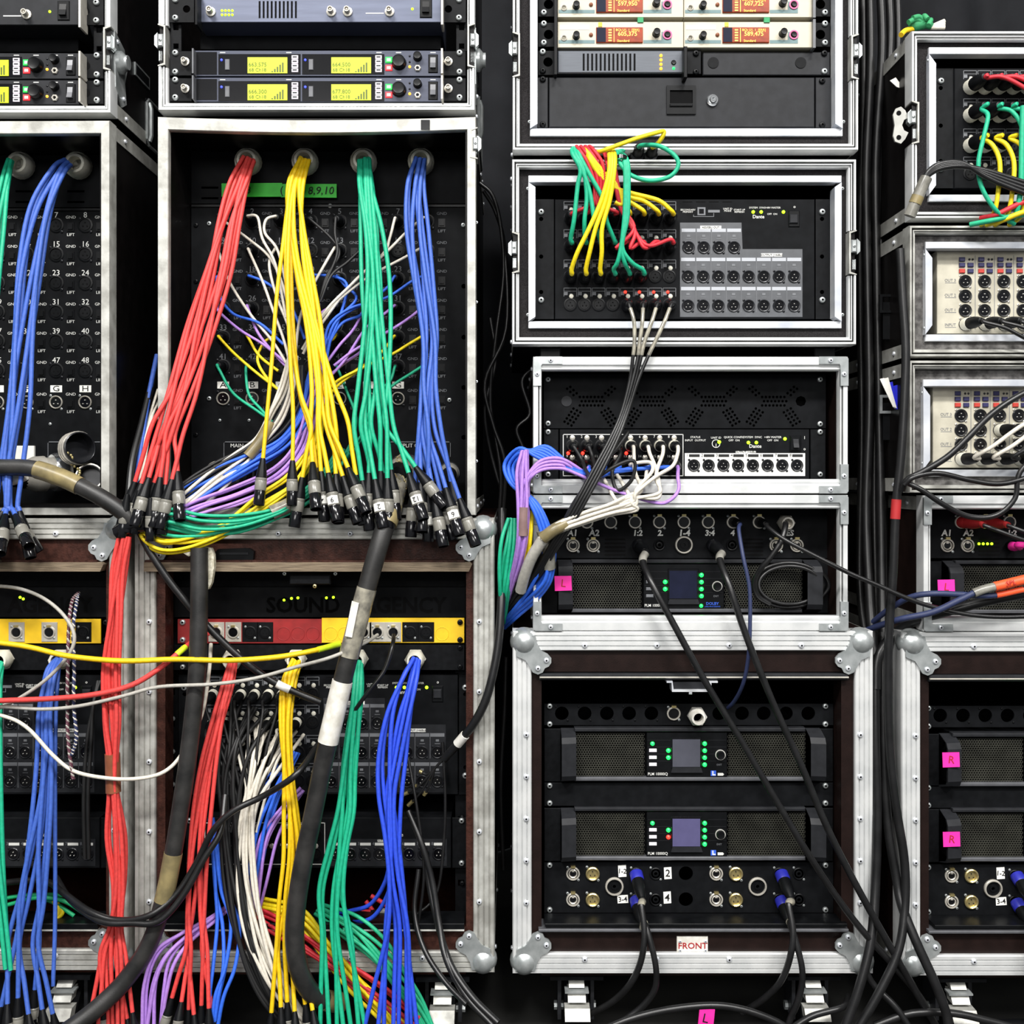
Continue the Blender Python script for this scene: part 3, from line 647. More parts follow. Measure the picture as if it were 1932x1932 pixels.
# ---- numbered stage box panels ---------------------------------------------
def stage_box(dx, dy, where, plugged):
    y = .125
    t = dev('stage_box_panel', 'black patch panel of numbered sockets, ' + where, 'patch panel', 620 + dx, 956, y)
    slots = [rect(380 + i * 98 + dx, 372 + dy, 412 + i * 98 + dx, 376 + dy) for i in range(5)] + [rect(380 + i * 98 + dx, 352 + dy, 412 + i * 98 + dx, 356 + dy) for i in range(5)]
    obj('gland_plate', holes_panel(361 + dx, 286 + dy, 886 + dx, 384 + dy, y + .004, .003, [], polys=slots), 'black_plate', t)
    obj('gland_shelf', MB().pbox(361 + dx, 386 + dy, 886 + dx, 390 + dy, y - .004, y + .01), 'black_plastic', t)
    obj('front_panel', holes_panel(361 + dx, 391 + dy, 886 + dx, 957, y, .003, [(875 + dx, yy + dy, 4.5) for yy in (540, 636, 731, 825)]), 'black_plate', t)
    obj('rear_cover', MB().pbox(361 + dx, 286 + dy, 886 + dx, 957, y + .03, y + .04), 'void', t)
    for i, x in enumerate((470, 577, 687, 795)): gland(x + dx, 307 + dy, y + .004, t, 25)
    for r in range(7):
        sy = (418, 473, 527, 582, 637, 692, 752)[r] + dy
        for c in range(8):
            x = 421 + 55 * c + dx; n = r * 8 + c + 1
            if not seen(x): continue
            if r < 6:
                text(str(n), x, sy - 19, 11, y, 'ink_grey' if dx == 0 else 'ink_white', t)
                sock('f', x, sy, y, t, 12.5, 'dark_ring')
            else:
                lb = obj('letter_tag', MB().pbox(x - 11, sy - 32, x + 11, sy - 19, y - .0006, y), 'label_white', t)
                text('ABCDEFGH'[c], x, sy - 25.5, 11, y - .0006, 'ink_black', lb, sx=1.3)
                sock('ms', x, sy, y, t, 12, 'zinc' if dx else 'dark_ring', scrpos=1.05)
            xs = x + 27.5; ys = sy + 3
            inst('ground_switch', toggle_mesh(), P(xs, ys, y), t, 13 * S * K(y))
            text('GND', xs, ys - 18, 5.6, y, 'ink_grey' if dx == 0 else 'ink_white', t, sx=1.15); text('LIFT', xs, ys + 15, 5.6, y, 'ink_grey' if dx == 0 else 'ink_white', t, sx=1.1)
    for x, yy in ((395, 422), (395, 752), (848, 755), (623, 389), (457, 389), (874, 425)): screw(x + dx, yy + dy, y, t, 4.5)
    for yy in (425, 531, 725, 820): screw(370 + dx, yy + dy, y, t, 4.5, 'black_plastic')
    for x in (415, 470, 740): screw(x + dx, 793 + dy, y, t, 3)
    for nm, x0, x1, x in (('MAIN', 422, 480, 447), ('SPLIT C', 735, 850, 772)):
        if not seen(x + dx): continue
        f = obj('caption_frame', MB().prism([(x0 + dx, 862), (x0 + dx, 836), (x0 + 3 + dx, 833), (x1 - 3 + dx, 833), (x1 + dx, 836), (x1 + dx, 862), (x1 - 1 + dx, 862), (x1 - 1 + dx, 834.5), (x0 + 1 + dx, 834.5), (x0 + 1 + dx, 862)], y - .0004, y), 'ink_grey', t)
        text(nm, x + dx, 841, 7.5, y, 'ink_white', f)
    for x in (445, 790):
        if not seen(x + dx): continue
        o = obj('multipin_socket', MB().ring(x + dx, 893, 37, 29, y - .03, y, 24), 'dark_ring', t)
        obj('multipin_insert', MB().cyl(x + dx, 893, 29, y - .01, y, 20), 'black_gloss', o)
    return t
SB1 = stage_box(0, 0, 'behind the four cable fans', True)
SB0 = stage_box(-645, 7, 'at the left edge, reading up to 48', False)
for c, l in ((36 - 645 + 640, ''),): pass
o = obj('label_tape', MB().pbox(28, 841, 64, 869, .118, .124, 1), 'label_white', SB0)
gt = thing('green_tape', 'strip of green tape with handwritten numbers above the patch panel', 'tape', P(526, 373, .12))
for a, b, c in ((418, 532, -1), (530, 635, 1)): obj('tape_strip', MB().prism([(a, 346 + (0 if c < 0 else 1)), (b, 346 + c), (b, 372 + c), (a, 371 + (0 if c < 0 else 1))], .118 + c * .0004, .121), 'green_tape', gt)
text('1,3', 462, 359, 14, .1174, 'ink_black', gt, shear=.1); text('(', 531, 359, 15, .1174, 'ink_black', gt); text(')', 573, 359, 15, .1174, 'ink_black', gt); text('8,9,10', 605, 360, 15, .1174, 'ink_black', gt, shear=.15)
# ---- ivory receivers, distributor, blank panel and drawer -------------------
y = .03
for r, (y0, y1) in enumerate(((-16, 33), (41, 90))):
    for c, (x0, x1) in enumerate(((1052, 1289.5), (1290.5, 1533))):
        t = dev('wireless_receiver', 'ivory receiver with orange display, %s of the pair in the %s row' % (('left', 'right')[c], ('upper', 'lower')[r]), 'receiver', (x0 + x1) / 2, y1, y)
        obj('front_panel', MB().pbox(x0, y0, x1, y1, y - .012, y + .18, 1), 'ivory', t); yf = y - .012; o = x0 - 1052; d = y1 - 90
        obj('colour_band', MB().pbox(x0 + 2, 75.5 + d, 1122 + o, 82 + d, yf - .0004, yf), 'teal_paint', t)
        obj('colour_band', MB().prism([(1214 + o, 75.5 + d), (1248 + o, 75.5 + d), (1248 + o, 60 + d), (1267 + o, 60 + d), (1267 + o, 82 + d), (1214 + o, 82 + d)], yf - .0004, yf), 'teal_paint', t)
        obj('label_strip', MB().pbox(x0 + 4, 47 + d, 1112 + o, 56 + d, yf - .0004, yf), 'white_tape', t)
        l = obj('display', MB().pbox(1125 + o, 51 + d, 1213 + o, 80 + d, yf - .003, yf, 1), 'lcd_amber', t)
        obj('display_shade', MB().pbox(1126 + o, 52 + d, 1143 + o, 79 + d, yf - .0034, yf), 'screen_dark', l)
        fq = (('597,950', '607,725'), ('605,375', '589,475'))[r][c]
        text(fq, 1184 + o, 64 + d, 8.5, yf - .003, 'amber_text', l, sx=1.0, bold=.01); text('BCh U1. 1  [ERR]', 1184 + o, 56.5 + d, 4.6, yf - .003, 'amber_text', l)
        text('Standard', 1176 + o, 77 + d, 4.8, yf - .003, 'amber_text', l); obj('scale_line', MB().pbox(1158 + o, 53 + d, 1159 + o, 79 + d, yf - .0033, yf), 'amber_text', l)
        for i in range(5): obj('scale_mark', MB().pbox(1148 + o, 55 + i * 5 + d, 1154 + o, 57.5 + i * 5 + d, yf - .0033, yf), 'amber_text', l)
        inst('headphone_socket', unit('jack2', 'steel', [(1, 0), (1, .25), (.8, .35), (.65, .25), (.6, 0), (0, 0)], n=14), P(1064 + o, 72 + d, yf), t, 6 * S)
        knob(1087 + o, 69 + d, 6.5, yf, t, 2.0); knob(1238 + o, 64 + d, 7, yf, t, 1.9)
        led(1115 + o, 66 + d, yf, t, 'shrink_brown', 4); inst('dial_ring', unit('dialr', 'rose_ring', [(1, 0), (1, .25), (.72, .25), (.7, 0)], n=16), P(1259 + o, 66 + d, yf), t, 9 * S); knob(1259 + o, 66 + d, 5.5, yf, t, .8)
        if c == 0:
            if r == 1: obj('lime_marker', MB().pbox(1129 + o, 42 + d, 1136 + o, 50 + d, yf - .001, yf), 'lime_tape', t)
            else: obj('green_marker', MB().pbox(1203 + o, 90 + d - .5, 1214 + o, 99 + d, yf - .002, yf + .004), 'glove_green', t)
        elif r == 0: obj('green_marker', MB().pbox(1203 + o, 90 + d - .5, 1214 + o, 99 + d, yf - .002, yf + .004), 'glove_green', t)
        elif r == 1: obj('lime_marker', MB().pbox(1129 + o, 42 + d, 1136 + o, 50 + d, yf - .001, yf), 'lime_tape', t)
        ea, eb, hx, sx = ((1016, 1048, 1035, 1026), (1536, 1566, 1548, 1556))[c]
        obj('rack_ear', holes_panel(ea, y0 + 2, eb, y1 - 2, y - .003, .003, [(hx, y0 + 24, 9)]), 'black_metal', t)
        obj('ear_bracket', MB().pbox(*((1046, y0 - 8, 1051, y1) if c == 0 else (1534, y0 - 5, 1539, y1)), y - .02, y), 'black_plastic' if c == 0 else 'rocker', t)
        screw(sx, y0 + 4, y - .003, t, 6); screw(sx, y1 - 9, y - .003, t, 6)
t = dev('antenna_splitter', 'grey vented antenna splitter with four orange lights above the drawer', 'splitter', 1170, 140, y)
obj('front_panel', MB().pbox(1052, 95, 1290, 138, y - .012, y + .18, 2), 'grey_plate', t)
for i in range(13): obj('vent_slot', MB().pbox(1099.5 + i * 8, 101, 1103 + i * 8, 133, y - .0124, y - .011), 'void', t)
for i in range(4): led(1247, 105 + i * 8.2, y - .012, t, 'led_orange', 3)
knob(1271, 118, 4.5, y - .012, t, .6); led(1271, 129, y - .012, t, 'led_green', 2.6)
obj('rack_ear', holes_panel(1016, 96, 1048, 141, y - .003, .003, [(1034, 117, 9)]), 'black_metal', t); screw(1024, 98, y - .003, t, 6); screw(1024, 134, y - .003, t, 6, 'black_plastic')
obj('ear_bracket', MB().pbox(1046, 86, 1051, 140, y - .025, y), 'black_plastic', t)
obj('joining_ear', MB().pbox(1296, 95, 1323, 140, y - .006, y, 1), 'black_metal', t); obj('joining_bracket', MB().pbox(1290, 87, 1297, 146, y - .03, y, 1), 'black_plastic', t)
for yy in (101, 136): screw(1313, yy, y - .006, t, 6, 'black_plastic')
t = dev('blank_panel', 'short dark blank rack panel with two round plugs beside the vented splitter', 'panel', 1440, 143, y)
obj('front_panel', MB().pbox(1326, 98, 1566, 142, y - .004, y, 1.5), 'dark_grey', t)
for x in (1346, 1511): obj('round_plug', MB().cyl(x, 118, 10.5, y - .0052, y - .003), 'black_metal', t)
for yy, m in ((101, 'black_plastic'), (135, 'zinc')): screw(1555, yy, y - .004, t, 6, m)
t = dev('rack_storage_unit', 'wide black lockable rack drawer under the ivory receivers', 'drawer', 1290, 240, y)
obj('drawer_front', MB().pbox(1036, 146, 1537, 240, y - .008, y + .1, 1.5), 'dark_grey', t)
for a, b in ((1014, 1034), (1539, 1568)): obj('rack_ear', MB().pbox(a, 146, b, 241, y - .003, y, 1), 'dark_grey', t)
for x, yy in ((1024, 150), (1024, 235), (1551, 153), (1551, 236)): screw(x, yy, y - .003, t, 6, 'black_plastic')
fr = obj('recessed_handle', holes_panel(1258, 161, 1313, 215, y - .011, .003, [], polys=[rect(1264, 170, 1307, 195)]), 'black_plastic', t)
obj('handle_recess', MB().pbox(1262, 168, 1309, 197, y - .0085, y - .008), 'void', fr); obj('handle_lip', MB().pbox(1264, 196, 1307, 200, y - .014, y - .01, 1), 'black_plastic', fr)
inst('drawer_lock', unit('lock', 'chrome', [(1, 0), (1, .3), (.85, .5), (.62, .5), (.58, .9), (.5, 1), (.2, 1), (.18, .8), (0, .8)], n=20), P(1344, 190, y - .008), t, 11.5 * S)
# ---- digital input/output rack --------------------------------------------
def cell_mesh():
    def ex(b):
        for r in ((-12.5, -.5, -11.5, 16), (11.5, -.5, 12.5, 16), (-12.5, 15, 12.5, 16), (-12.5, 9, 12.5, 9.8), (-12, 2, -5, 8), (-1, 2, 3, 5)):
            b.box3((r[0], -.4, r[1]), (r[2], 0, r[3]))
    return unit('cell_print', 'ink_grey', extra=ex)
def out_cell_mesh(m='ink_grey'):
    def ex(b):
        for r in ((-13.9, -12, -13.2, 36), (-3, 20, 3, 24), (-5, 15.5, 5, 16.5)):
            b.box3((r[0], -.4, r[1]), (r[2], 0, r[3]))
    return unit('output_print', m, extra=ex)
def strip_mesh(m): return unit('number_strip', m, extra=lambda b: b.box3((-13.0, -.5, 29), (13.2, 0, 35.5)))
def io_rack(dx, dy, y, label, red=(), dante=True, dark=False):
    k = S * K(y); t = dev('io_rack', label, 'stage rack', 1292 + dx, 601 + dy, y)
    obj('front_panel', MB().pbox(1047 + dx, 376 + dy, 1537 + dx, 602 + dy, y - .006, y + .15, 1), 'black_plate', t); yf = y - .006
    for a, b, sx in ((1010, 1045, 1021), (1539, 1578, 1551)):
        obj('rack_ear', holes_panel(a + dx, 376 + dy, b + dx, 602 + dy, y - .002, .003, [(sx + dx, 413 + dy, 4), (sx + dx, 484 + dy, 4), (sx + dx, 551 + dy, 4)]), 'black_metal', t)
        for yy in (400, 566): screw(sx + dx, yy + dy, y - .002, t, 6)
    for r in range(4):
        yy = (412, 465, 522, 575)[r] + dy
        for c in range(8):
            x = 1076 + 26.7 * c + dx
            if not seen(x): continue
            inst('input_print', cell_mesh(), P(x, yy - 16, yf), t, k)
            sock('f', x, yy, yf, t, 11, None)
            inst('latch_button', unit('latchb', 'white_plastic', [(1, 0), (1, .3), (.7, .5), (0, .55)], n=10), P(x + 2, yy - 16, yf), t, 4.2 * k)
            if r == 3 and c in red: led(x - 3, yy - 24, yf, t, 'led_red', 3)
    g = 'panel_grey' if not dark else 'dark_grey'
    o = obj('output_field', MB().prism([(1283 + dx, 420 + dy), (1399 + dx, 420 + dy), (1401 + dx, 470 + dy), (1514 + dx, 470 + dy), (1514 + dx, 598 + dy), (1283 + dx, 598 + dy)], yf - .0005, yf), g, t)
    yo = yf - .0005
    for (n, y0, x0) in ((4, 467, 1299), (8, 522, 1298), (8, 577, 1298)):
        for c in range(n):
            x = x0 + 28.6 * c + dx
            if not seen(x): continue
            inst('output_print', out_cell_mesh(), P(x, y0 + dy, yo), t, k); inst('number_strip', strip_mesh('ink_pale' if not dark else 'ink_grey'), P(x, y0 + dy, yo), t, k)
            sock('m', x, y0 + dy, yo, t, 10.5, 'dark_ring')
    if seen(1340 + dx):
        for (x, yy, s) in ((1341, 429, 'AES/EBU OUT'), (1456, 481, 'OUTPUT (+4dBu)')):
            q = obj('caption_plate', MB().pbox(x - 20 + dx, yy - 3.2 + dy, x + 20 + dx, yy + 3.2 + dy, yo - .0006, yo), 'ink_white', t); text(s, x + dx, yy + dy, 4, yo - .0006, 'ink_black', q)
        obj('setting_port', MB().pbox(1316 + dx, 391 + dy, 1331 + dx, 406 + dy, yf - .001, yf), 'ink_grey', t); obj('port_hole', MB().pbox(1319 + dx, 394 + dy, 1328 + dx, 403 + dy, yf - .0014, yf), 'black_gloss', t)
        for s, x, yy in (('SECONDARY', 1298, 396), ('PRIMARY', 1298, 400), ('UNIT ID', 1373, 394), ('MODE', 1373, 398), ('START UP', 1395, 396), ('REFRESH', 1395, 400)): text(s, x + dx, yy + dy, 3.6, yf, 'ink_white', t)
        obj('print_lines', MB().prism([(1309 + dx, 405 + dy), (1309 + dx, 408 + dy), (1346 + dx, 408 + dy), (1346 + dx, 402 + dy), (1347 + dx, 402 + dy), (1347 + dx, 409 + dy), (1308 + dx, 409 + dy), (1308 + dx, 405 + dy)], yf - .0004, yf), 'ink_grey', t)
        obj('selector_print', MB().pbox(1336 + dx, 396 + dy, 1358 + dx, 401 + dy, yf - .001, yf), 'ink_grey', t)
        for i in range(4): obj('vent_slot', MB().pbox(1288 + i * 25 + dx, 380 + dy, 1306 + i * 25 + dx, 381.5 + dy, yf - .0003, yf), 'void', t)
    for x in (1421, 1436, 1478): led(x + dx, 400 + dy, yf, t, 'led_lime', 3.2)
    text('Dante', 1431 + dx, 409 + dy, 7, yf, 'ink_white', t, bold=.01, sx=.95); text('SYSTEM  SYNC', 1429 + dx, 392 + dy, 3.6, yf, 'ink_white', t); text('+48V MASTER', 1458 + dx, 392 + dy, 3.6, yf, 'ink_white', t); text('OFF  ON', 1457 + dx, 404 + dy, 3.6, yf, 'ink_white', t)
    pw = obj('power_switch', MB().pbox(1488 + dx, 397 + dy, 1509 + dx, 428 + dy, yf - .002, yf, 1.5), 'black_plastic', t); obj('switch_key', MB().pbox(1490 + dx, 404 + dy, 1506 + dx, 421 + dy, yf - .005, yf - .002, 1.5), 'dark_grey', pw)
    text('o', 1499 + dx, 390 + dy, 6, yf, 'ink_white', t)
    return t
IO2 = io_rack(0, 0, .035, 'digital stage rack with coloured plugs in its inputs, below the drawer', red=(4, 5, 6, 7))
IOL1 = io_rack(-673, 897, .075, 'dark stage rack behind the hanging cables in the brown case', dark=True)
IOL0 = io_rack(-673 - 663, 897, .075, 'dark stage rack in the brown case at the left edge', dark=True)
IOC1 = io_rack(754, -247, .035, 'stage rack at the right edge with three rows of plugged inputs')
def small_rio(dx, dy, y, label, white=True, red=()):
    k = S * K(y); t = dev('io_unit', label, 'stage rack', 1300 + dx, 905 + dy, y)
    obj('front_panel', MB().pbox(1056 + dx, 810 + dy, 1527 + dx, 905 + dy, y - .006, y + .15, 1), 'black_plate', t); yf = y - .006
    for a, b, sx in ((1026, 1054, 1034), (1529, 1558, 1547)):
        obj('rack_ear', MB().pbox(a + dx, 810 + dy, b + dx, 905 + dy, y - .002, y + .001, 1), 'black_metal', t)
        for yy in (815, 895): screw(sx + dx, yy + dy, y - .002, t, 5.5)
    f = MB()
    for r in ((1062, 819, 1289, 820.3), (1062, 897, 1289, 898.3), (1062, 819, 1063.3, 898), (1288, 819, 1289.3, 898)): f.pbox(r[0] + dx, r[1] + dy, r[2] + dx, r[3] + dy, yf - .0004, yf)
    if seen(1062 + dx): obj('input_frame', f, 'ink_white', t)
    for r in range(2):
        for c in range(8):
            x = 1080 + 27.4 * c + dx; yy = (841, 878)[r] + dy
            if not seen(x): continue
            sock('f', x, yy, yf, t, 11, None); inst('latch_button', unit('latchb2', 'steel', [(1, 0), (1, .3), (.7, .5), (0, .55)], n=10), P(x, yy - 15, yf), t, 5 * k)
            text(str(r * 8 + c + 1), x - 10, yy - 17, 5, yf, 'ink_white', t)
            if r == 1 and c in red: led(x - 8, yy - 23, yf, t, 'led_red', 3.4)
    if white: obj('output_field', MB().pbox(1292 + dx, 855 + dy, 1519 + dx, 898 + dy, yf - .0006, yf), 'label_white', t)
    else: obj('output_field', MB().pbox(1292 + dx, 850 + dy, 1519 + dx, 901 + dy, yf - .0006, yf), 'dark_grey', t)
    for c in range(8):
        x = 1309 + 27.8 * c + dx
        if not seen(x): continue
        sock('m', x, 878 + dy, yf - .0006, t, 10.5, 'dark_ring'); inst('output_print', unit('oprint2', 'ink_black' if white else 'ink_white', extra=lambda b: b.box3((-9, -.6, 0), (11, 0, 5))), P(x, 862 + dy, yf - .0006), t, k)
        text(str(c + 1), x - 12, 859 + dy, 6, yf - .0006, 'ink_black' if white else 'ink_grey', t)
    q = obj('caption_plate', MB().pbox(1388 + dx, 851 + dy, 1426 + dx, 855.5 + dy, yf - .0008, yf), 'ink_white', t); text('OUTPUT (+4dBu)', 1407 + dx, 853 + dy, 4, yf - .0008, 'ink_black', q)
    if white:
        led(1357 + dx, 834 + dy, yf, t, 'led_lime', 3.4)
        obj('selector_dial', MB().ring(1351 + dx, 837 + dy, 8, 6.8, yf - .0005, yf, 16), 'ink_white', t); obj('selector_line', MB().pbox(1350.5 + dx, 837 + dy, 1351.5 + dx, 843 + dy, yf - .0005, yf), 'ink_white', t)
        for x, yy in ((1412, 835), (1427, 835), (1481, 828)): led(x + dx, yy + dy, yf, t, 'led_lime', 3.2)
        for s, x, yy in (('STATUS', 1312, 825), ('INPUT  OUTPUT', 1312, 831), ('UNIT ID', 1351, 826), ('QUICK CONFIG', 1385, 825), ('OFF  ON', 1385, 831), ('SYSTEM  SYNC', 1420, 825), ('+48V MASTER', 1458, 825), ('OFF  ON', 1458, 831)): text(s, x + dx, yy + dy, 4, yf, 'ink_white', t)
        pw = obj('power_switch', MB().pbox(1490 + dx, 821 + dy, 1512 + dx, 852 + dy, yf - .002, yf, 1.5), 'black_plastic', t)
        rocker(1492 + dx, 823 + dy, 1510 + dx, 850 + dy, yf - .002, pw, 'dark_grey'); text('I', 1518 + dx, 826 + dy, 6, yf, 'ink_white', t); text('o', 1518 + dx, 847 + dy, 6, yf, 'ink_white', t)
    text('Dante', 1425 + dx, 842 + dy, 7, yf, 'ink_white', t, bold=.01)
    return t
RIO = small_rio(0, 0, .05, 'two unit stage rack with a white strip of eight output sockets', True, (0, 1, 3, 4))
RIL1 = small_rio(-676, 733, .075, 'dark stage rack with eight outputs low in the brown case', False)
RIL0 = small_rio(-676 - 663, 733, .075, 'dark stage rack low in the brown case at left edge', False)
t = dev('vent_panel', 'black vent panel perforated with dotted hourglass patterns', 'vent panel', 1300, 808, .05)
hs = []
for cx in (1115, 1229, 1345, 1459):
    for r in range(3):
        for c in range(7): hs.append((cx - 21 + c * 7 + (3.5 if r == 1 else 0), 749 + r * 8, 2.6))
    for s in (-1, 1):
        for i in range(5):
            for j in range(3): hs.append((cx + s * (26 + i * 4.2 + j * 6.5 - 6), 773 + i * 6.2 - j * 3.6 + 5, 2.6))
        for i in range(3):
            for j in range(2): hs.append((cx + s * (27 + i * 6 + j * 6), 745 - i * 6 + j * 3.5 - 3, 2.6))
hs.append((1511, 757, 10)); hs.append((1069, 757, 10))
obj('front_panel', holes_panel(1026, 706, 1558, 808, .05, .003, hs, 8), 'black_plate', t)
obj('rear_cover', MB().pbox(1026, 700, 1558, 808, .075, .08), 'void', t)
obj('round_plug', MB().cyl(1069, 757, 10, .049, .052), 'dark_grey', t)
for x, yy in ((1034, 716), (1034, 799), (1547, 716), (1547, 800)): screw(x, yy, .049, t, 5.5)
# ---- amplifiers ---------------------------------------------------------------
def grille(w, h, y):
    def f():
        b = MB(); c = 4.8; k = S * K(y); nr = int(h / (c * .866)); nc = int(w / c)
        for r in range(nr):
            for q in range(nc):
                x = (q + .25 + (.5 if r % 2 else 0)) * c - w / 2; z = (r + .5) * c * .866 - h / 2
                vs = []
                for rad, d in ((.5774, 0), (.4, 0), (.4, .0025)):
                    for i in range(6):
                        a = math.radians(60 * i + 30); vs.append(((x + rad * c * math.cos(a)) * k, d, (z + rad * c * math.sin(a)) * k))
                fs = []
                for l in (0, 6):
                    for i in range(6): fs.append((l + i, l + (i + 1) % 6, l + 6 + (i + 1) % 6, l + 6 + i))
                b.add(vs, fs)
        me = b.mesh('grille', 'grille_metal', 0); return me
    return cached(('grille', w, h, round(y, 3)), f)
mat('grille_metal', '#3d3d36', .45, .2, scale=25, col2='#292924')
def amp(dx, dy, y, label, screen, left, right, keys=True, tape=None, logo=None):
    t = dev('power_amplifier', label, 'amplifier', 1300 + dx, 1625 + dy, y)
    obj('chassis', MB().pbox(1084 + dx, 1526 + dy, 1520 + dx, 1624 + dy, y + .004, y + .3, ref=y), 'black_metal', t)
    for a, b in ((1027, 1058), (1548, 1572)): obj('rack_ear', MB().pbox(a + dx, 1525 + dy, b + dx, 1625 + dy, y - .003, y, 1), 'black_metal', t)
    for a, b in ((1524, 1531), (1617, 1624)): obj('front_lip', MB().pbox(1084 + dx, a + dy, 1520 + dx, b + dy, y - .012, y + .004, 1.5), 'rocker' if a > 1600 else 'dark_grey', t)
    for a, b in ((1085, 1219), (1374, 1520)):
        if seen(a + dx): inst('grille', grille(b - a, 86, y), P((a + b) / 2 + dx, 1574 + dy, y - .006), t)
    obj('grille_back', MB().pbox(1084 + dx, 1531 + dy, 1520 + dx, 1617 + dy, y + .001, y + .004), 'void', t)
    yf = y - .009
    if seen(1220 + dx):
        c = obj('control_panel', MB().pbox(1220 + dx, 1532 + dy, 1372 + dx, 1617 + dy, yf, y, 1), 'black_plastic', t)
        obj('display_bezel', MB().pbox(1266 + dx, 1541 + dy, 1324 + dx, 1600 + dy, yf - .001, yf, 1), 'black_gloss', c)
        obj('display', MB().pbox(1269 + dx, 1545 + dy, 1321 + dx, 1597 + dy, yf - .0016, yf - .001), screen, c)
        obj('display_ledge', MB().prism([(1269 + dx, 1599 + dy), (1323 + dx, 1599 + dy), (1326 + dx, 1608 + dy), (1266 + dx, 1608 + dy)], yf - .004, yf), 'dark_grey', c)
        for i, m in enumerate(right): led(1329.5 + dx, 1553 + i * 13.2 + dy, yf, c, m, 4.2)
        for i, m in enumerate(left): led(1261 + dx, 1566 + i * 13.3 + dy, yf, c, m, 4.2)
        if keys: led(1231 + dx, 1553 + dy, yf, c, 'led_green', 4)
        for i in range(3): button(1225 + dx, 1563 + i * 13.2 + dy, 1239 + dx, 1569 + i * 13.2 + dy, yf, c, 'key_white' if keys else 'ink_grey', .001)
        for i in range(4):
            obj('key_line', MB().pbox(1222 + dx, 1546 + i * 13.2 + dy, 1265 + dx, 1546.6 + i * 13.2 + dy, yf - .0003, yf), 'dark_grey', c); obj('key_line', MB().pbox(1336 + dx, 1546 + i * 13.2 + dy, 1370 + dx, 1546.6 + i * 13.2 + dy, yf - .0003, yf), 'dark_grey', c)
        inst('encoder_ring', unit('encr', 'pin', [(1, 0), (1, .2), (.86, .2), (.84, 0)], n=20), P(1359 + dx, 1574 + dy, yf), c, 10 * S); knob(1359 + dx, 1574 + dy, 8, yf, c, 1)
        text('PLM 10000Q', 1241 + dx, 1610.5 + dy, 5.5, yf, 'ink_white', c, bold=.008, sx=.95); text('EXIT', 1357 + dx, 1593 + dy, 3.5, yf, 'ink_grey', c)
        if logo:
            led(1329 + dx, 1611 + dy, yf, c, 'led_green', 3.6); text(logo, 1350 + dx, 1607 + dy, 5.5, yf, 'logo_blue', c, bold=.01); text('LAKE PROCESSING', 1350 + dx, 1612.5 + dy, 2.6, yf, 'logo_blue', c)
        lg = None if logo else obj('logo_tile', MB().pbox(1341 + dx, 1604 + dy, 1351 + dx, 1614 + dy, yf - .0005, yf), 'logo_blue', c)
        if not logo: obj('logo_mark', MB().prism([(1344 + dx, 1605 + dy), (1346 + dx, 1605 + dy), (1346 + dx, 1611 + dy), (1350 + dx, 1611 + dy), (1350 + dx, 1613 + dy), (1344 + dx, 1613 + dy)], yf - .001, yf), 'label_white', lg)
        if not logo: obj('logo_pill', MB().prism([(1354 + dx, 1608.5 + dy), (1364 + dx, 1608.5 + dy), (1366 + dx, 1611 + dy), (1364 + dx, 1613.5 + dy), (1354 + dx, 1613.5 + dy)], yf - .0006, yf), 'ink_white', c)
    for s, x0 in ((1, 1058), (-1, 1547)):       # bowed front handles
        x1 = x0 + s * 27; o = MB(); a = P(x0 + dx, 1524 + dy, y); b = P(x1 + dx, 1624 + dy, y)
        prof = [(-.002, 0), (-.03, .10), (-.036, .2), (-.036, .8), (-.03, .9), (-.002, 1)]
        vs = []
        for th in (0, .005):
            for d, u in prof:
                z = a.z + (b.z - a.z) * u
                vs += [(a.x, y + d + th + .012 * 0, z), (b.x, y + d + th + (.004 if th == 0 else 0), z)]
        n = len(prof); fs = []
        for i in range(n - 1):
            fs += [(2 * i, 2 * i + 1, 2 * i + 3, 2 * i + 2), (2 * n + 2 * i, 2 * n + 2 * i + 2, 2 * n + 2 * i + 3, 2 * n + 2 * i + 1), (2 * i, 2 * i + 2, 2 * n + 2 * i + 2, 2 * n + 2 * i), (2 * i + 1, 2 * n + 2 * i + 1, 2 * n + 2 * i + 3, 2 * i + 3)]
        o.add(vs, fs); obj('front_handle', o, 'dark_grey', t, 30)
    if tape:
        ch, tx, ty, lab = tape; yt = y - .037
        q = thing('tape_tag', lab, 'tape', P(tx, ty + 15, yt)); obj('tape_strip', MB().prism([(tx - 17, ty - 14), (tx + 15, ty - 14.5), (tx + 16, ty + 13), (tx - 16, ty + 14)], yt - .001, yt), 'pink_tape', q)
        text(ch, tx, ty, 15, yt - .001, 'ink_red', q, roll=6)
    return t
G = 'led_green'; R_ = 'led_red'
amp(0, 0, .047, 'lower amplifier of the FRONT rack, with one red light', 'screen_violet', (G, R_), (G, G, G, G))
amp(0, -150, .047, 'upper amplifier of the FRONT rack, with a grey display', 'screen_grey', (G, G), (G, G, G, G))
amp(-6, -468, .074, 'amplifier with a coiled cable under its right handle, dark display', 'screen_dark', (G, G), (G, G, G, G), False, ('L', 1063, 1101, 'pink tape marked L on the left handle of the dark display amplifier'), 'DOLBY')
amp(714, -150 + 10, .047, 'upper amplifier at the lower right edge with pink R tape', 'screen_grey', (G, G), (G,) * 4, True, ('R', 1795, 1434, 'pink tape marked R, upper of the two at the right edge'))
amp(714, 2, .047, 'lower amplifier at the lower right edge with pink R tape', 'screen_grey', (G, G), (G,) * 4, True, ('R', 1796, 1584, 'pink tape marked R, lower of the two at the right edge'))
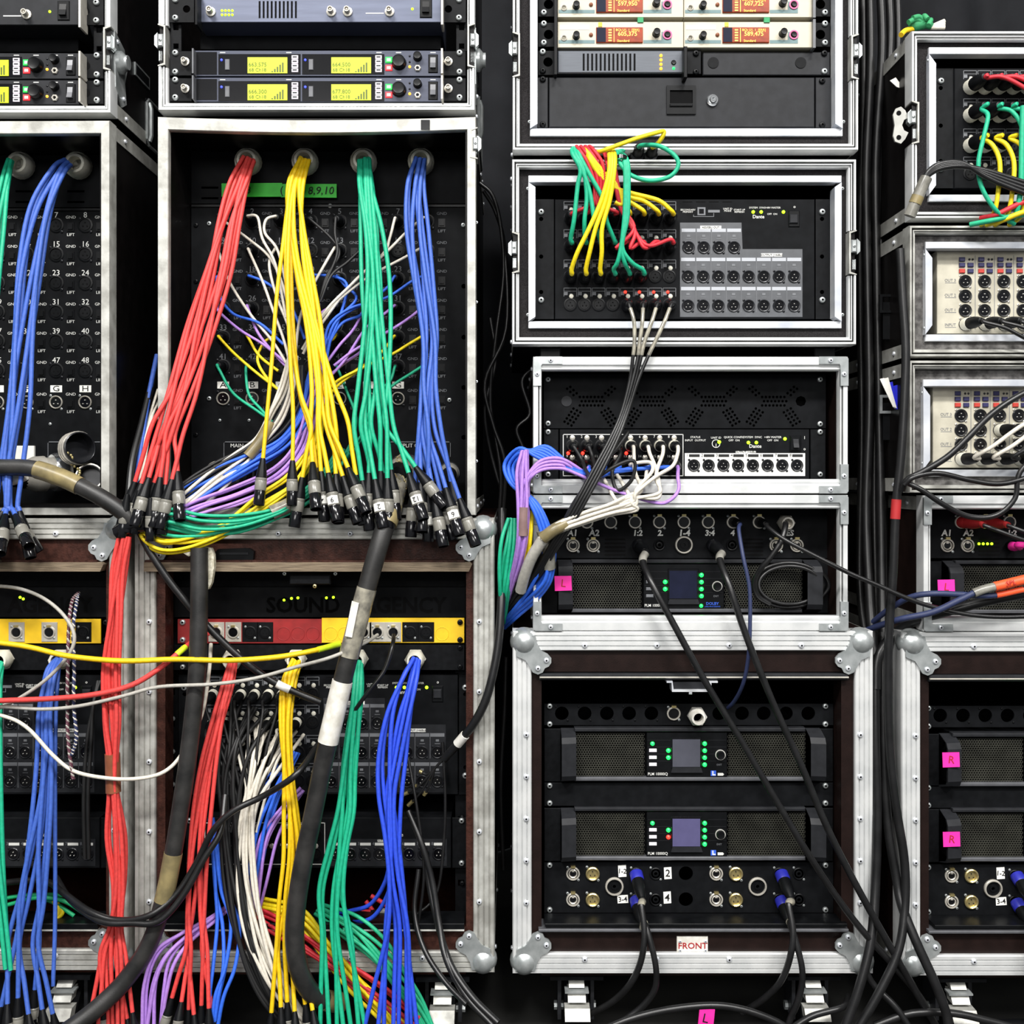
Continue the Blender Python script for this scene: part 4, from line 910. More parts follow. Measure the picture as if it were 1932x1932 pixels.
amp(719, -466, .07, 'amplifier at the right edge behind the navy cables', 'screen_dark', (G, G), (G,) * 4, False, ('L', 1786, 1108, 'pink tape marked L above the crossing navy cables'))
def vents(t, x0, x1, y0, n, y, pitch=7.3):
    for i in range(n): obj('vent_slot', MB().pbox(x0, y0 + i * pitch, x1, y0 + 3.2 + i * pitch, y - .0004, y), 'void', t)
def amp_patch(dx, y, label, full=True, dy=0):
    t = dev('connector_panel', label, 'patch panel', 1300 + dx, 1052 + dy, y)
    obj('front_panel', MB().pbox(1026 + dx, 960 + dy, 1580 + dx, 1053 + dy, y, y + .003), 'black_plate', t)
    for i, x in enumerate((1107, 1152, 1198, 1244, 1290, 1336, 1383, 1432)):
        if seen(x + dx): sock('e', x + dx, 985 + dy, y, t, 11.5, 'zinc')
    for x in (1081, 1119, 1464, 1503):
        if seen(x + dx): sock('e2', x + dx, 1029 + dy, y, t, 12, 'zinc')
    for x in (1205, 1244, 1345, 1381):
        if seen(x + dx): sock('s', x + dx, 1028 + dy, y, t, 10.5, None)
    if seen(1290 + dx): sock('S', 1290 + dx, 1028 + dy, y, t, 16, None)
    vents(t, 1141 + dx, 1180 + dx, 1016 + dy, 5, y); vents(t, 1403 + dx, 1440 + dx, 1016 + dy, 5, y)
    for s, x, sz in (('A1', 1080, 12), ('A2', 1121, 12), ('1:2', 1203, 11), ('2.', 1246, 11), ('1-4', 1291, 12), ('3:4', 1339, 11), ('4', 1382, 11), ('AES', 1485, 11)):
        if seen(x + dx): text(s, x + dx, 1006 + dy, sz, y, 'ink_white', t, bold=.035, shear=.1)
    return t
AP = amp_patch(0, .074, 'black connector panel lettered A1 and A2 above the coiled cable'); gland(1481, 986, .074, AP, 16, 'steel')
AP2 = amp_patch(706, .074, 'black connector panel with A1 and A2 and two red plugs at the right edge')
for i in range(4): led(1847 + i * 8, 1026, .07, AP2, 'led_lime', 2.6)
def rack_rows(dx, dy, tail):
    y = .047
    t = dev('connector_panel', 'slim panel of empty round holes, ' + tail, 'patch panel', 1300 + dx, 1366 + dy, y)
    cs = [(x + dx, 1346 + dy, 13) for x in (1060, 1103, 1145, 1187, 1229, 1357, 1400, 1441, 1483, 1525)]
    obj('front_panel', holes_panel(1027 + dx, 1328 + dy, 1572 + dx, 1368 + dy, y, .003, cs), 'black_plate', t)
    for x in (1060, 1103, 1145, 1187, 1229):
        if seen(x + dx):
            for s in (-1, 1): screw(x + dx + s * 11, 1346 + dy + s * 13, y, t, 2, 'black_plastic', 'socket_screw')
    if dx == 0: sock('e', 1271, 1346, y, t, 12, 'zinc'); gland(1314, 1350, y, t, 18, 'white_tape')
    for yy in (1332, 1366):
        for x in (1037, 1557): screw(x + dx, yy + dy, y, t, 5.5)
    t = dev('blank_panel', 'plain black blank panel between the two amplifiers, ' + tail, 'panel', 1300 + dx, 1521 + dy, y)
    obj('front_panel', MB().pbox(1027 + dx, 1477 + dy, 1572 + dx, 1521 + dy, y - .003, y, 1), 'black_plate', t)
    for yy in (1482, 1515):
        for x in (1037, 1557): screw(x + dx, yy + dy, y - .003, t, 5.5)
    t = dev('connector_panel', 'panel of brass and speaker sockets, ' + tail, 'patch panel', 1300 + dx, 1722 + dy, y)
    obj('front_panel', holes_panel(1027 + dx, 1627 + dy, 1572 + dx, 1722 + dy, y, .003, [(1294 + dx, yy + dy, 13.5) for yy in (1648, 1697)]), 'black_plate', t)
    for ox in (0, 270):
        for yy in (1648, 1697):
            if seen(1081 + ox + dx):
                sock('e2', 1081 + ox + dx, yy + dy, y, t, 12, 'zinc'); sock('mb', 1118 + ox + dx, yy + dy, y, t, 12.5, 'zinc')
                sock('s', 1200 + ox + dx, yy + dy, y, t, 11, 'zinc'); sock('s', 1237 + ox + dx, yy + dy, y, t, 11, 'zinc')
        if seen(1159 + ox + dx): sock('S', 1159 + ox + dx, 1672 + dy, y, t, 16.5, None)
    for s, x, yy, w, h, rl in (('1-2', 1174, 1644, 16, 22, 3), ('3-4', 1175, 1697, 21, 15, -4), ('2', 1260, 1648, 15, 22, 3), ('4', 1259, 1694, 15, 22, 4)):
        if not seen(x + dx) or (dx and s in '24'): continue
        q = obj('number_tag', MB().prism([(x - w / 2 + dx, yy - h / 2 + dy), (x + w / 2 - 1 + dx, yy - h / 2 - 1 + dy), (x + w / 2 + dx, yy + h / 2 - 1 + dy), (x - w / 2 + 1 + dx, yy + h / 2 + dy)], y - .0006, y), 'label_white', t)
        text(s, x + dx, yy + dy, 9.5 if '-' in s else 14, y - .0006, 'ink_black', q, bold=.01, roll=rl)
    for yy in (1632, 1716):
        for x in (1037, 1557): screw(x + dx, yy + dy, y, t, 5.5)
rack_rows(0, 0, 'in the FRONT rack'); rack_rows(714, 4, 'in the rack at the lower right edge')
for dx in (0, 714):
    for dy in (-150, 0): pass
# ---- ivory splitters at the right edge -------------------------------------------
def splitter(dx, dy, label, inputs=True):
    y = .035; t = dev('line_splitter', label, 'splitter', 1990 + dx, 627 + dy, y)
    obj('front_panel', MB().pbox(1768 + dx, 474 + dy, 2290 + dx, 630 + dy, y, y + .15, 1), 'ivory_worn', t)
    for s, yy in (('OUT 3', 529), ('OUT 2', 557), ('OUT 1', 585), ('INPUT', 613)):
        text(s, 1793 + dx, yy + dy, 5.5, y, 'ink_grey', t); obj('caption_rule', MB().pbox(1783 + dx, yy + 4 + dy, 1804 + dx, yy + 5 + dy, y - .0003, y), 'ink_grey', t)
    for c in range(6):
        x = 1821 + 36.3 * c + dx
        obj('channel_line', MB().pbox(x + 18.5, 482 + dy, x + 19.5, 622 + dy, y - .0003, y), 'ink_grey', t)
        for bx, by, m in ((-5, 489, 'key_navy'), (-5, 499.5, 'key_navy'), (-5, 511, 'key_brick'), (11, 499.5, 'key_navy'), (11, 511, 'key_navy')): button(x + bx - 5.5, by - 4 + dy, x + bx + 5.5, by + 4 + dy, y, t, m, .003)
        for bx in (8, 14): led(x + bx, 489.5 + dy, y, t, 'dark_ring', 2.2)
        for yy in (531, 558.5, 586, 612): sock('m', x, yy + dy, y, t, 11, 'steel')
    return t
splitter(0, 0, 'ivory line splitter with dark plugs along its lowest row, upper of two'); splitter(-8, 253, 'ivory line splitter crossed by a black and two white cables, lower of two')
# ---- things in the brown racks ------------------------------------------------------
for dx, dy, w in ((0, 0, 'in the brown case right of the red bundle'), (-668, 0, 'in the brown case at the left edge')):
    y = .06
    t = dev('lettered_panel', 'black stencilled panel with green lights, ' + w, 'panel', 600 + dx, 1165, y)
    obj('front_panel', MB().pbox(322 + dx, 1108, 878 + dx, 1164, y, y + .003), 'black_plate', t); obj('upper_panel', MB().pbox(322 + dx, 1080, 878 + dx, 1107, y + .02, y + .023), 'black_metal', t)
    if seen(600 + dx) : text('SOUND', 572, 1143, 30, y, 'void', t, bold=.02, sx=.98)
    text('AGENCY', 762 + dx, 1143, 30, y, 'void', t, bold=.02, sx=.98)
    for x, yy in (((536, 1132), (550, 1129), (562, 1128), (616, 1128), (629, 1127)) if dx == 0 else ((706, 1127), (712, 1130))): led(x + dx, yy, y, t, 'led_lime', 2.6)
    t = dev('socket_strip', ('red and yellow' if dx == 0 else 'yellow') + ' painted socket strip, ' + w, 'patch panel', 600 + dx, 1214, y)
    if dx == 0: obj('red_half', MB().pbox(335, 1168, 607, 1214, y - .003, y, .5), 'red_paint', t); obj('yellow_half', MB().pbox(607, 1166, 876, 1213, y - .003, y, .5), 'yellow_paint', t)
    else: obj('yellow_plate', MB().pbox(330 + dx, 1168, 858 + dx, 1214, y - .003, y, .5), 'yellow_paint', t)
    yf = y - .003
    for x, m in (((408, 'steel'), (440, 'steel'), (472, 'black_plastic'), (500, 'black_plastic'), (686, 'steel'), (712, 'steel'), (742, 'steel'), (774, 'black_plastic'), (804, 'black_plastic')) if dx == 0 else ((699, 'steel'), (761, 'steel'), (825, 'black_plastic'))):
        x += dx
        if not seen(x): continue
        o = obj('socket_plate', MB().pbox(x - 15, 1174, x + 15, 1211, yf - .0015, yf, .5), m, t); sock('e' if m == 'steel' else 'f', x, 1193, yf - .0015, t, 10.5, 'zinc')
    if dx == 0:
        for x in (535, 562, 590, 624, 650, 834): obj('blank_cover', MB().ring(x, 1196, 13, 12, yf - .0006, yf, 20), 'red_paint' if x < 607 else 'yellow_paint', t)
    for yy in (1174, 1207):
        for x in (345, 868): screw(x + dx, yy, yf, t, 5.5, 'zinc' if x < 500 else 'black_plastic')
    t = dev('gland_panel', 'black panel with white cable glands, ' + w, 'panel', 600 + dx, 1264, y)
    obj('front_panel', MB().pbox(322 + dx, 1216, 876 + dx, 1264, y, y + .003), 'black_metal', t)
    for x in (440, 560, 676, 784):
        if seen(x + dx): gland(x + dx, 1243, y, t, 20)
    for yy in (1222, 1258): screw(868 + dx, yy, y, t, 5, 'black_plastic'); screw(345 + dx, yy, y, t, 5)
# trim
for t, x in ((L1, 322), (L1, 868)):
    obj('rack_strip', holes_panel(x - 9, 1080, x + 14, 1745, .085, .004, [], polys=[rect(x - 4, 1300 + i * 60, x + 8, 1312 + i * 60) for i in range(7)]), 'black_metal', t)
    for i in range(8): screw(x + 4, 1232 + i * 62, .083, t, 5, 'black_plastic' if x > 600 else 'zinc')
# ================================================================ cables
ORD = ['first', 'second', 'third', 'fourth', 'fifth', 'sixth', 'seventh', 'eighth', 'ninth', 'tenth', 'eleventh', 'twelfth']
def Q(p): return P(p[0], p[1], p[2] * .001)
def crom(pts, n=6):
    out = []; m = len(pts)
    for i in range(m - 1):
        p0 = pts[i - 1] if i else pts[0] * 2 - pts[1]; p1 = pts[i]; p2 = pts[i + 1]; p3 = pts[i + 2] if i + 2 < m else pts[-1] * 2 - pts[-2]
        for j in range(n):
            t = j / n; t2 = t * t; t3 = t2 * t
            out.append(.5 * ((2 * p1) + (p2 - p0) * t + (2 * p0 - 5 * p1 + 4 * p2 - p3) * t2 + (3 * p1 - p0 - 3 * p2 + p3) * t3))
    out.append(pts[-1].copy()); return out
def zmesh(key, m, prof, n=14): return cached((key, m), lambda: MB().lathe((0, 0, 0), (0, 0, 1), prof, n).mesh(key, m))
def aim(d): return Vector(d).normalized().to_track_quat('Z', 'Y')
def xlr_end(t, p, d, scale=1, band='heatshrink_grey', shell='black_gloss', tagtxt=None, hollow=True):
    """inline connector: tapered boot, banded body, shell; grows from p along d"""
    k = S * scale; q = aim(d)
    b = inst('connector_boot', zmesh('cboot', 'black_plastic', [(4.2, -3), (5, 0), (6.2, 8), (8.6, 20), (9.6, 27), (10.2, 31), (9, 33)]), p, t, k, q)
    inst('connector_band', zmesh('cband', band, [(9.6, 32), (10.4, 33), (10.4, 36), (10, 37), (10.4, 38), (10.4, 52), (9.8, 54)]), p, t, k, q)
    inst('connector_shell', zmesh('cshell', shell, [(9.4, 53), (9.4, 56), (9.9, 57), (9.9, 79), (9.3, 80.5), (8.6, 80.5), (8.4, 66), (0, 66)]), p, t, k, q)
    if tagtxt:
        f = cached('tagm', lambda: MB().add([(10.7 * math.sin(math.radians(a)), -10.7 * math.cos(math.radians(a)), z) for a in (-55, -35, -12, 12, 35, 55) for z in (39, 52)], [(2 * i, 2 * i + 1, 2 * i + 3, 2 * i + 2) for i in range(5)]).mesh('number_tag', 'label_white'))
        ax = Vector(d).normalized(); o = bpy.data.objects.new('number_tag', f); link(o, t, p)
        yv = Vector((0, 1, 0)); yv = (yv - ax * yv.dot(ax)).normalized(); xv = yv.cross(ax)
        M = Matrix((xv, yv, ax)).transposed(); o.rotation_mode = 'QUATERNION'; o.rotation_quaternion = M.to_quaternion(); o.scale = (k,) * 3
        c = Vector(p) + ax * 45.5 * k - yv * 11.1 * k; tx = bpy.data.objects.new('lettering', text_mesh(tagtxt, 'ink_black', .01)); link(tx, t, c)
        M2 = Matrix((-ax, xv, -yv)).transposed() if len(tagtxt) > 1 else Matrix((xv * -1, -ax * -1, -yv)).transposed()
        M2 = Matrix((xv, ax * 1, -yv)).transposed()
        tx.rotation_mode = 'QUATERNION'; tx.rotation_quaternion = M2.to_quaternion(); tx.scale = (12 * k,) * 3
def plug(t, x, y, yp, L=30, r=10.5, m='black_plastic', lip='dark_ring', d=None, boot=True):
    """panel plug standing out from depth yp (mm)"""
    p = P(x, y, yp * .001); k = S * K(yp * .001); d = Vector(d or (0, -1, 0)).normalized(); L = L * .001
    obj('plug_collar', MB().lathe(p, d, [(r * 1.05 * k, 0), (r * 1.05 * k, L * .25), (r * .98 * k, L * .3)], 16), lip, t)
    obj('plug_body', MB().lathe(p, d, [(r * .96 * k, L * .25), (r * .98 * k, L * .55), (r * .8 * k, L * .8), (r * .55 * k, L), (r * .4 * k, L * 1.02)], 16), m, t)
    return p + d * L
def cable(label, col, r, pts, group=None, bands=(), end=None, start=None, name='cable', n=6, sides=8, cat='cable', endscale=1, tagtxt=None, band='heatshrink_grey', plugspec=None, mat_=None):
    """pts: (px, py, depth mm)"""
    if name == 'cable':
        for key, nm in (('pigtail', 'pigtail'), ('tail', 'snake_tail'), ('strand', 'loom_strand'), ('speaker lead', 'speaker_lead'), ('multicore', 'multicore_cable'), (' lead', 'signal_lead')):
            if key in label: name = nm; cat = nm.replace('_', ' '); break
    w = [Q(p) for p in pts]; parts = bool(bands or end or start or plugspec)
    lo = min(w, key=lambda v: v.z)
    t = None
    if parts:
        t = thing(name, label, cat, lo, group)
    if plugspec:
        yp, ps = plugspec; tip = plug(t, pts[0][0], pts[0][1], yp, **ps); w[0] = tip
        dd = Vector(ps.get('d') or (0, -1, 0)).normalized(); w.insert(1, tip + dd * .006)
    path = crom(w, n); R = r * S
    mb = MB().tube(path, R, sides)
    m = mat_ or 'cable_' + col
    if parts: obj('sheath', mb, m, t, 60)
    else: t = tag(obj(name, mb, m, None, 60), label, cat, group)
    for bd in bands:
        a, b, bm, rs = bd[:4]; nm = bd[4] if len(bd) > 4 else 'sleeve'
        if plugspec: a += 1; b += 1
        i0 = max(0, int(round(a * n))); i1 = min(len(path) - 1, max(i0 + 1, int(round(b * n))))
        obj(nm, MB().tube(path[i0:i1 + 1], R * rs, 12), bm, t, 60)
    if end == 'xlr':
        xlr_end(t, path[-1], path[-1] - path[-3], endscale, band, tagtxt=tagtxt)
    if start == 'xlr': xlr_end(t, path[0], path[0] - path[2], endscale, band, tagtxt=tagtxt)
    return t
def bundle(label, col, n, r, cen, ends=None, conn=False, group=None, swirl=.2, dj=6, tags={}, seed=0, es=1, band='heatshrink_grey', side='from the left', bandfn=None):
    """strands of one colour that follow a centre line (px, py, depth mm, width px)"""
    rnd = random.Random(seed * 17 + len(label)); group = group or label
    if ends: n = len(ends); ends = sorted(ends)
    ph = [rnd.uniform(0, 6.28) for _ in range(n)]; dd = [rnd.uniform(-1, 1) for _ in range(n)]
    for i in range(n):
        f = (i + .5) / n - .5; pts = []
        for j, (x, y, d, wd) in enumerate(cen):
            a = f + swirl * math.sin(j * .95 + ph[i]) * (1 if 0 < j else .5)
            u, v = cen[max(0, j - 1)], cen[min(len(cen) - 1, j + 1)]; tx, ty = v[0] - u[0], v[1] - u[1]; ll = math.hypot(tx, ty) or 1
            pts.append((x + wd * a * ty / ll, y - wd * a * tx / ll + rnd.uniform(-2, 2), d + dd[i] * dj * (.6 + .4 * math.sin(j * .9 + ph[i])) + (4 if i % 2 else -4) * .8))
        if ends:
            e = ends[i]; a = pts[-1]; L = len(pts)
            pts.append(((a[0] * .45 + e[0] * .55), a[1] * .45 + e[1] * .55, a[2] * .5 + e[2] * .5)); pts.append(e)
        lab = '%s, %s %s' % (label, ORD[i % 12], side)
        cable(lab, col, r, pts, group, end='xlr' if conn else None, endscale=es, tagtxt=tags.get(i), band=band)
# ---- the four fans in front of the numbered panel
bundle('red sleeved tail with dark plug from the first gland', 'red', 8, 4.3,
       [(471, 300, 85, 22), (452, 350, 62, 32), (430, 420, 42, 38), (408, 510, 25, 44), (378, 620, 8, 48), (347, 730, -12, 50), (318, 810, -25, 56)],
       [(273, 900, -24), (296, 896, -22), (254, 912, -30), (266, 916, -38), (280, 905, -45), (290, 914, -34), (302, 904, -42), (312, 918, -36), (324, 908, -46), (335, 893, -40)], True, 'red tails of the first cable fan', seed=1, es=1.12)
bundle('yellow sleeved tail with dark plug from the second gland', 'yellow', 9, 4.3,
       [(573, 300, 85, 20), (556, 350, 62, 28), (556, 430, 42, 34), (566, 520, 25, 42), (582, 620, 8, 54), (598, 730, -10, 66), (610, 800, -22, 74)],
       [(598, 886, -26), (640, 880, -24), (570, 904, -34), (590, 876, -44), (606, 893, -34), (620, 896, -44), (634, 898, -34), (648, 902, -38), (658, 886, -46), (672, 900, -34)], True, 'yellow tails of the second cable fan', seed=2, es=1.12, tags={3: '4', 4: '9'})
cable('yellow tail hanging alone at the left of the yellow fan', 'yellow', 3.9, [(566, 305, 80), (546, 370, 55), (534, 460, 30), (522, 560, 8), (513, 680, -12), (504, 780, -24), (496, 868, -34)], end='xlr', endscale=1.05)
cable('yellow tail beside the white pigtails with a taped silver plug', 'yellow', 3.9, [(570, 305, 80), (551, 370, 52), (544, 460, 24), (543, 560, 0), (548, 680, -18), (553, 780, -30), (552, 872, -40)], end='xlr')
bundle('green sleeved tail with dark plug from the third gland', 'green', 8, 4.4,
       [(688, 300, 85, 20), (690, 350, 62, 28), (700, 430, 42, 38), (706, 520, 25, 44), (708, 620, 8, 48), (708, 730, -12, 54), (708, 800, -24, 62)],
       [(702, 900, -22), (725, 896, -22), (684, 910, -36), (696, 896, -30), (708, 908, -42), (718, 892, -30), (731, 906, -40), (738, 890, -28), (772, 896, -44), (786, 884, -36)], True, 'green tails of the third cable fan', seed=3, es=1.12, tags={0: '10', 3: '2', 8: '12'})
bundle('blue sleeved tail with dark plug from the fourth gland', 'blue', 8, 4.3,
       [(794, 300, 85, 20), (787, 350, 62, 30), (788, 430, 42, 34), (797, 530, 25, 32), (808, 640, 8, 32), (804, 730, -10, 36), (808, 810, -22, 52)],
       [(782, 922, -30), (794, 914, -40), (808, 930, -34), (820, 942, -44), (832, 930, -32), (842, 924, -44), (852, 912, -32), (868, 944, -42)], True, 'blue tails of the fourth cable fan', seed=4, es=1.12, tags={2: '1', 5: '6'})
cable('blue multipin plug tail tucked behind the blue fan', 'blue', 3.9, [(790, 840, 20), (800, 872, 10), (812, 905, -10), (806, 935, -20)], end='xlr', endscale=.9)
# far-left panel fans
bundle('blue tail of the fan at the left edge', 'blue', 8, 4.6,
       [(128, 306, 85, 16), (112, 325, 62, 26), (80, 400, 42, 40), (56, 510, 22, 44), (40, 640, 5, 42), (28, 760, -14, 46), (16, 880, -28, 46), (14, 950, -36, 48)],
       [(-22, 972, -40), (-8, 970, -34), (4, 968, -42), (10, 974, -50), (22, 966, -38), (30, 974, -50), (38, 968, -42)], True, 'blue tails of the left edge fan', seed=5, es=1.1, tags={4: '5', 6: '2'})
bundle('green tail at the left edge beside the blue fan', 'green', 5, 4.1, [(20, 303, 85, 12), (8, 340, 60, 22), (-8, 430, 35, 30), (-25, 560, 10, 34), (-40, 760, -15, 40)], [(-80, 965, -40), (-68, 975, -34), (-56, 968, -42), (-46, 974, -36), (-36, 966, -44)], True, 'green tails at the left edge', seed=6)
# ---- pigtails plugged into the numbered panel
def pig(col, label, *paths):
    for i, p in enumerate(paths):
        pts = [(x, y, d) for x, y, d in p]
        cable('%s, %s of its colour' % (label, ORD[i]), col, 2.9, pts, label + 's', plugspec=(125, dict(L=30, r=10, m='black_plastic', lip='dark_ring', d=((pts[1][0] - pts[0][0]) * .004, -1, -(pts[1][1] - pts[0][1]) * .004))))
pig('white', 'white pigtail plugged into the numbered panel',
    [(421, 418, 95), (470, 452, 90), (512, 490, 80), (540, 560, 60), (548, 640, 45)], [(421, 473, 95), (432, 530, 88), (470, 590, 75), (515, 645, 60), (543, 690, 48)],
    [(476, 473, 95), (495, 530, 85), (515, 585, 70), (535, 640, 55), (548, 690, 45)], [(531, 473, 95), (508, 500, 82), (522, 560, 66), (545, 620, 52), (555, 690, 45)],
    [(641, 473, 95), (612, 500, 80), (590, 540, 68), (566, 600, 50), (556, 680, 44)], [(806, 418, 95), (765, 440, 80), (735, 470, 68), (662, 538, 55), (610, 592, 50), (570, 660, 46)],
    [(806, 473, 95), (765, 485, 80), (700, 520, 66), (640, 565, 55), (602, 606, 50), (572, 668, 46)], [(751, 418, 95), (735, 450, 80), (722, 480, 70), (660, 540, 58), (600, 620, 50)],
    [(476, 418, 95), (486, 410, 85), (495, 450, 80), (520, 500, 70), (540, 600, 55)], [(531, 418, 95), (502, 415, 85), (500, 440, 80), (525, 475, 72), (545, 560, 60)])
pig('black', 'black pigtail plugged into the numbered panel',
    [(586, 418, 95), (625, 450, 88), (640, 480, 78), (615, 525, 68), (600, 580, 60)], [(696, 473, 95), (655, 495, 84), (625, 520, 70), (604, 570, 58)], [(641, 418, 95), (632, 440, 85), (636, 480, 75), (612, 540, 66), (600, 590, 58)])
pig('royal', 'blue pigtail plugged into the numbered panel',
    [(421, 527, 95), (412, 555, 88), (440, 592, 78), (490, 610, 66), (535, 650, 54)], [(476, 527, 95), (505, 535, 85), (545, 570, 70), (575, 640, 55)], [(586, 527, 95), (630, 522, 85), (655, 540, 74), (640, 600, 62), (615, 660, 55)],
    [(751, 527, 95), (728, 545, 84), (690, 570, 70), (635, 605, 58), (612, 660, 52)], [(806, 527, 95), (775, 532, 84), (728, 562, 70), (660, 582, 60), (620, 615, 54), (610, 670, 50)], [(641, 527, 95), (652, 540, 84), (672, 565, 70), (630, 610, 60), (616, 670, 52)], [(696, 582, 95), (680, 595, 80), (645, 610, 66), (620, 650, 55), (604, 700, 50)])
pig('purple', 'purple pigtail plugged into the numbered panel',
    [(421, 582, 95), (415, 590, 85), (452, 622, 72), (500, 652, 60), (545, 690, 50)], [(476, 582, 95), (472, 592, 85), (488, 630, 72), (520, 670, 60), (548, 700, 50)], [(696, 582, 95), (668, 620, 78), (640, 652, 64), (612, 690, 54)],
    [(806, 582, 95), (775, 598, 80), (735, 624, 66), (670, 660, 58), (630, 690, 52)], [(751, 582, 95), (728, 590, 82), (690, 620, 66), (650, 680, 56), (618, 715, 50)], [(641, 582, 95), (622, 580, 84), (600, 600, 72), (590, 660, 58)], [(696, 637, 95), (682, 662, 78), (650, 685, 64), (620, 710, 54)])
pig('bright_yellow', 'yellow pigtail plugged into the numbered panel',
    [(421, 637, 95), (440, 665, 80), (480, 700, 66), (525, 735, 54)], [(476, 637, 95), (470, 640, 85), (490, 672, 72), (525, 700, 60)], [(806, 637, 95), (770, 650, 80), (740, 668, 66), (680, 696, 58), (632, 722, 52), (600, 760, 48)],
    [(751, 637, 95), (722, 662, 78), (690, 690, 64), (640, 725, 56), (602, 770, 50)], [(641, 637, 95), (628, 640, 84), (600, 660, 70), (585, 720, 56)], [(531, 637, 95), (497, 648, 84), (486, 680, 72), (505, 715, 62), (530, 740, 54)], [(696, 692, 95), (670, 700, 78), (640, 725, 64), (604, 760, 54)])
pig('green', 'green pigtail plugged into the numbered panel',
    [(421, 692, 95), (415, 700, 88), (440, 742, 76), (485, 775, 62), (520, 800, 54)], [(476, 692, 95), (464, 705, 85), (470, 745, 74), (495, 775, 62), (525, 810, 54)], [(806, 692, 95), (775, 705, 80), (740, 728, 66), (708, 760, 56), (690, 810, 48), (650, 860, 40)],
    [(641, 692, 95), (655, 740, 78), (672, 790, 60), (660, 840, 45), (630, 880, 36)], [(751, 692, 95), (735, 720, 78), (705, 750, 64), (680, 830, 50), (640, 880, 38)])
# trunk that the pigtails merge into and that turns left over the case edge
def strands(label, col, n, r, cen, group, **k): bundle(label, col, n, r, cen, None, False, group, **k)
strands('off-white strand of the loom under the pigtails', 'white', 8, 3.2, [(552, 670, 40, 16), (540, 735, 32, 26), (520, 785, 26, 30), (492, 832, 20, 18), (455, 872, 8, 30), (410, 905, -12, 38), (360, 940, -30, 42), (315, 972, -40, 34), (285, 985, -44, 20)], 'off-white loom strands', seed=7)
cable('tan shrink sleeve gathering the off-white loom strands', 'white', 12, [(512, 797, 22), (492, 832, 16), (468, 862, 8)], mat_='heatshrink', name='shrink_sleeve', cat='sleeve')
strands('black strand of the loom under the yellow fan', 'black', 6, 3.2, [(566, 690, 44, 14), (556, 750, 38, 26), (530, 805, 30, 28), (480, 850, 16, 30), (410, 885, -6, 30), (345, 925, -24, 26), (290, 975, -34, 16)], 'black loom strands', seed=8)
strands('bright blue strand of the loom crossing behind the yellow tails', 'royal', 7, 3.2, [(612, 640, 46, 20), (592, 720, 40, 26), (570, 790, 32, 32), (530, 838, 20, 36), (470, 872, 4, 36), (400, 908, -14, 34), (340, 945, -28, 24), (290, 980, -36, 16)], 'bright blue loom strands', seed=9)
strands('purple strand of the loom crossing below the bright blue ones', 'purple', 7, 3.2, [(614, 690, 44, 20), (592, 770, 36, 30), (566, 840, 22, 36), (522, 892, 2, 38), (450, 932, -16, 38), (380, 960, -32, 34), (315, 985, -42, 22), (275, 990, -40, 14)], 'purple loom strands', seed=10)
strands('yellow strand of the loom along the case sill', 'bright_yellow', 6, 3.3, [(600, 760, 40, 18), (590, 840, 24, 26), (556, 905, 0, 30), (500, 950, -22, 34), (430, 1000, -40, 28), (360, 1024, -46, 30), (310, 1026, -46, 30), (278, 1010, -42, 24), (262, 994, -40, 10)], 'yellow loom strands', seed=11)
strands('green strand of the loom along the case sill', 'green', 8, 3.3, [(650, 850, 36, 24), (612, 905, 8, 26), (560, 945, -20, 26), (520, 966, -36, 20), (450, 985, -46, 36), (380, 994, -50, 42), (320, 988, -50, 44), (275, 984, -44, 18)], 'green loom strands', seed=12)
cable('clear tape sleeve around the green loom strands', 'green', 14, [(562, 944, -21), (535, 958, -30), (512, 968, -37)], mat_='clear_sleeve', name='tape_sleeve', cat='sleeve')
cable('black tape binding where the coloured looms meet the red bundle', 'black', 15, [(222, 1006, -46), (245, 994, -50), (275, 990, -52)], mat_='black_gloss', name='tape_binding', cat='tape')
# clipped multipin plugs beneath
def multipin(x, y, d, label, ax=(-.35, -1, -.15), m='steel', L=.06, r=30):
    p = P(x, y, d * .001); k = S
    t = thing('multipin_plug', label, 'connector', p); ax = Vector(ax).normalized()
    obj('plug_body', MB().lathe(p, ax, [(r * k, 0), (r * k, L * .3), (r * .94 * k, L * .32), (r * .94 * k, L * .5), (r * 1.05 * k, L * .52), (r * 1.05 * k, L * .75), (r * .8 * k, L)], 24), m, t)
    obj('plug_boot', MB().lathe(p + ax * L * .98, ax, [(r * .82 * k, 0), (r * .7 * k, .012), (r * .55 * k, .03), (0, .03)], 20), 'black_plastic', t)
    obj('lock_ring', MB().lathe(p + ax * L * .1, ax, [(r * .9 * k, 0), (r * 1.14 * k, 0), (r * 1.18 * k, .006), (r * 1.18 * k, .014), (r * 1.1 * k, .018), (r * .9 * k, .018), (r * .9 * k, 0)], 24), 'chrome', t); return t
multipin(440, 893, 90, 'round multipin plug in the MAIN socket below the pigtails'); multipin(128, 890, 95, 'round chrome multipin plug at the left edge', (-.9, -.8, -.1), 'steel', .075, 33)
multipin(768, 888, 95, 'multipin plug in the SPLIT C socket behind the green tails', (-.1, -1, -.1))
multipin(848, 890, 95, 'steel multipin plug behind the last blue tails', (.05, -1, -.1), 'steel', .05, 18)
t = thing('dust_cap', 'open dark dust cap tilted beside the left multipin plug', 'cap', P(160, 875, .08))
p = P(138, 848, .06); ax = Vector((.8, -.8, .1)).normalized()
obj('cap_shell', MB().lathe(p, ax, [(0, 0), (30 * S, 0), (31 * S, .002), (31 * S, .03), (29 * S, .031), (28 * S, .03), (28 * S, .004), (0, .004)], 24), 'dark_ring', t)
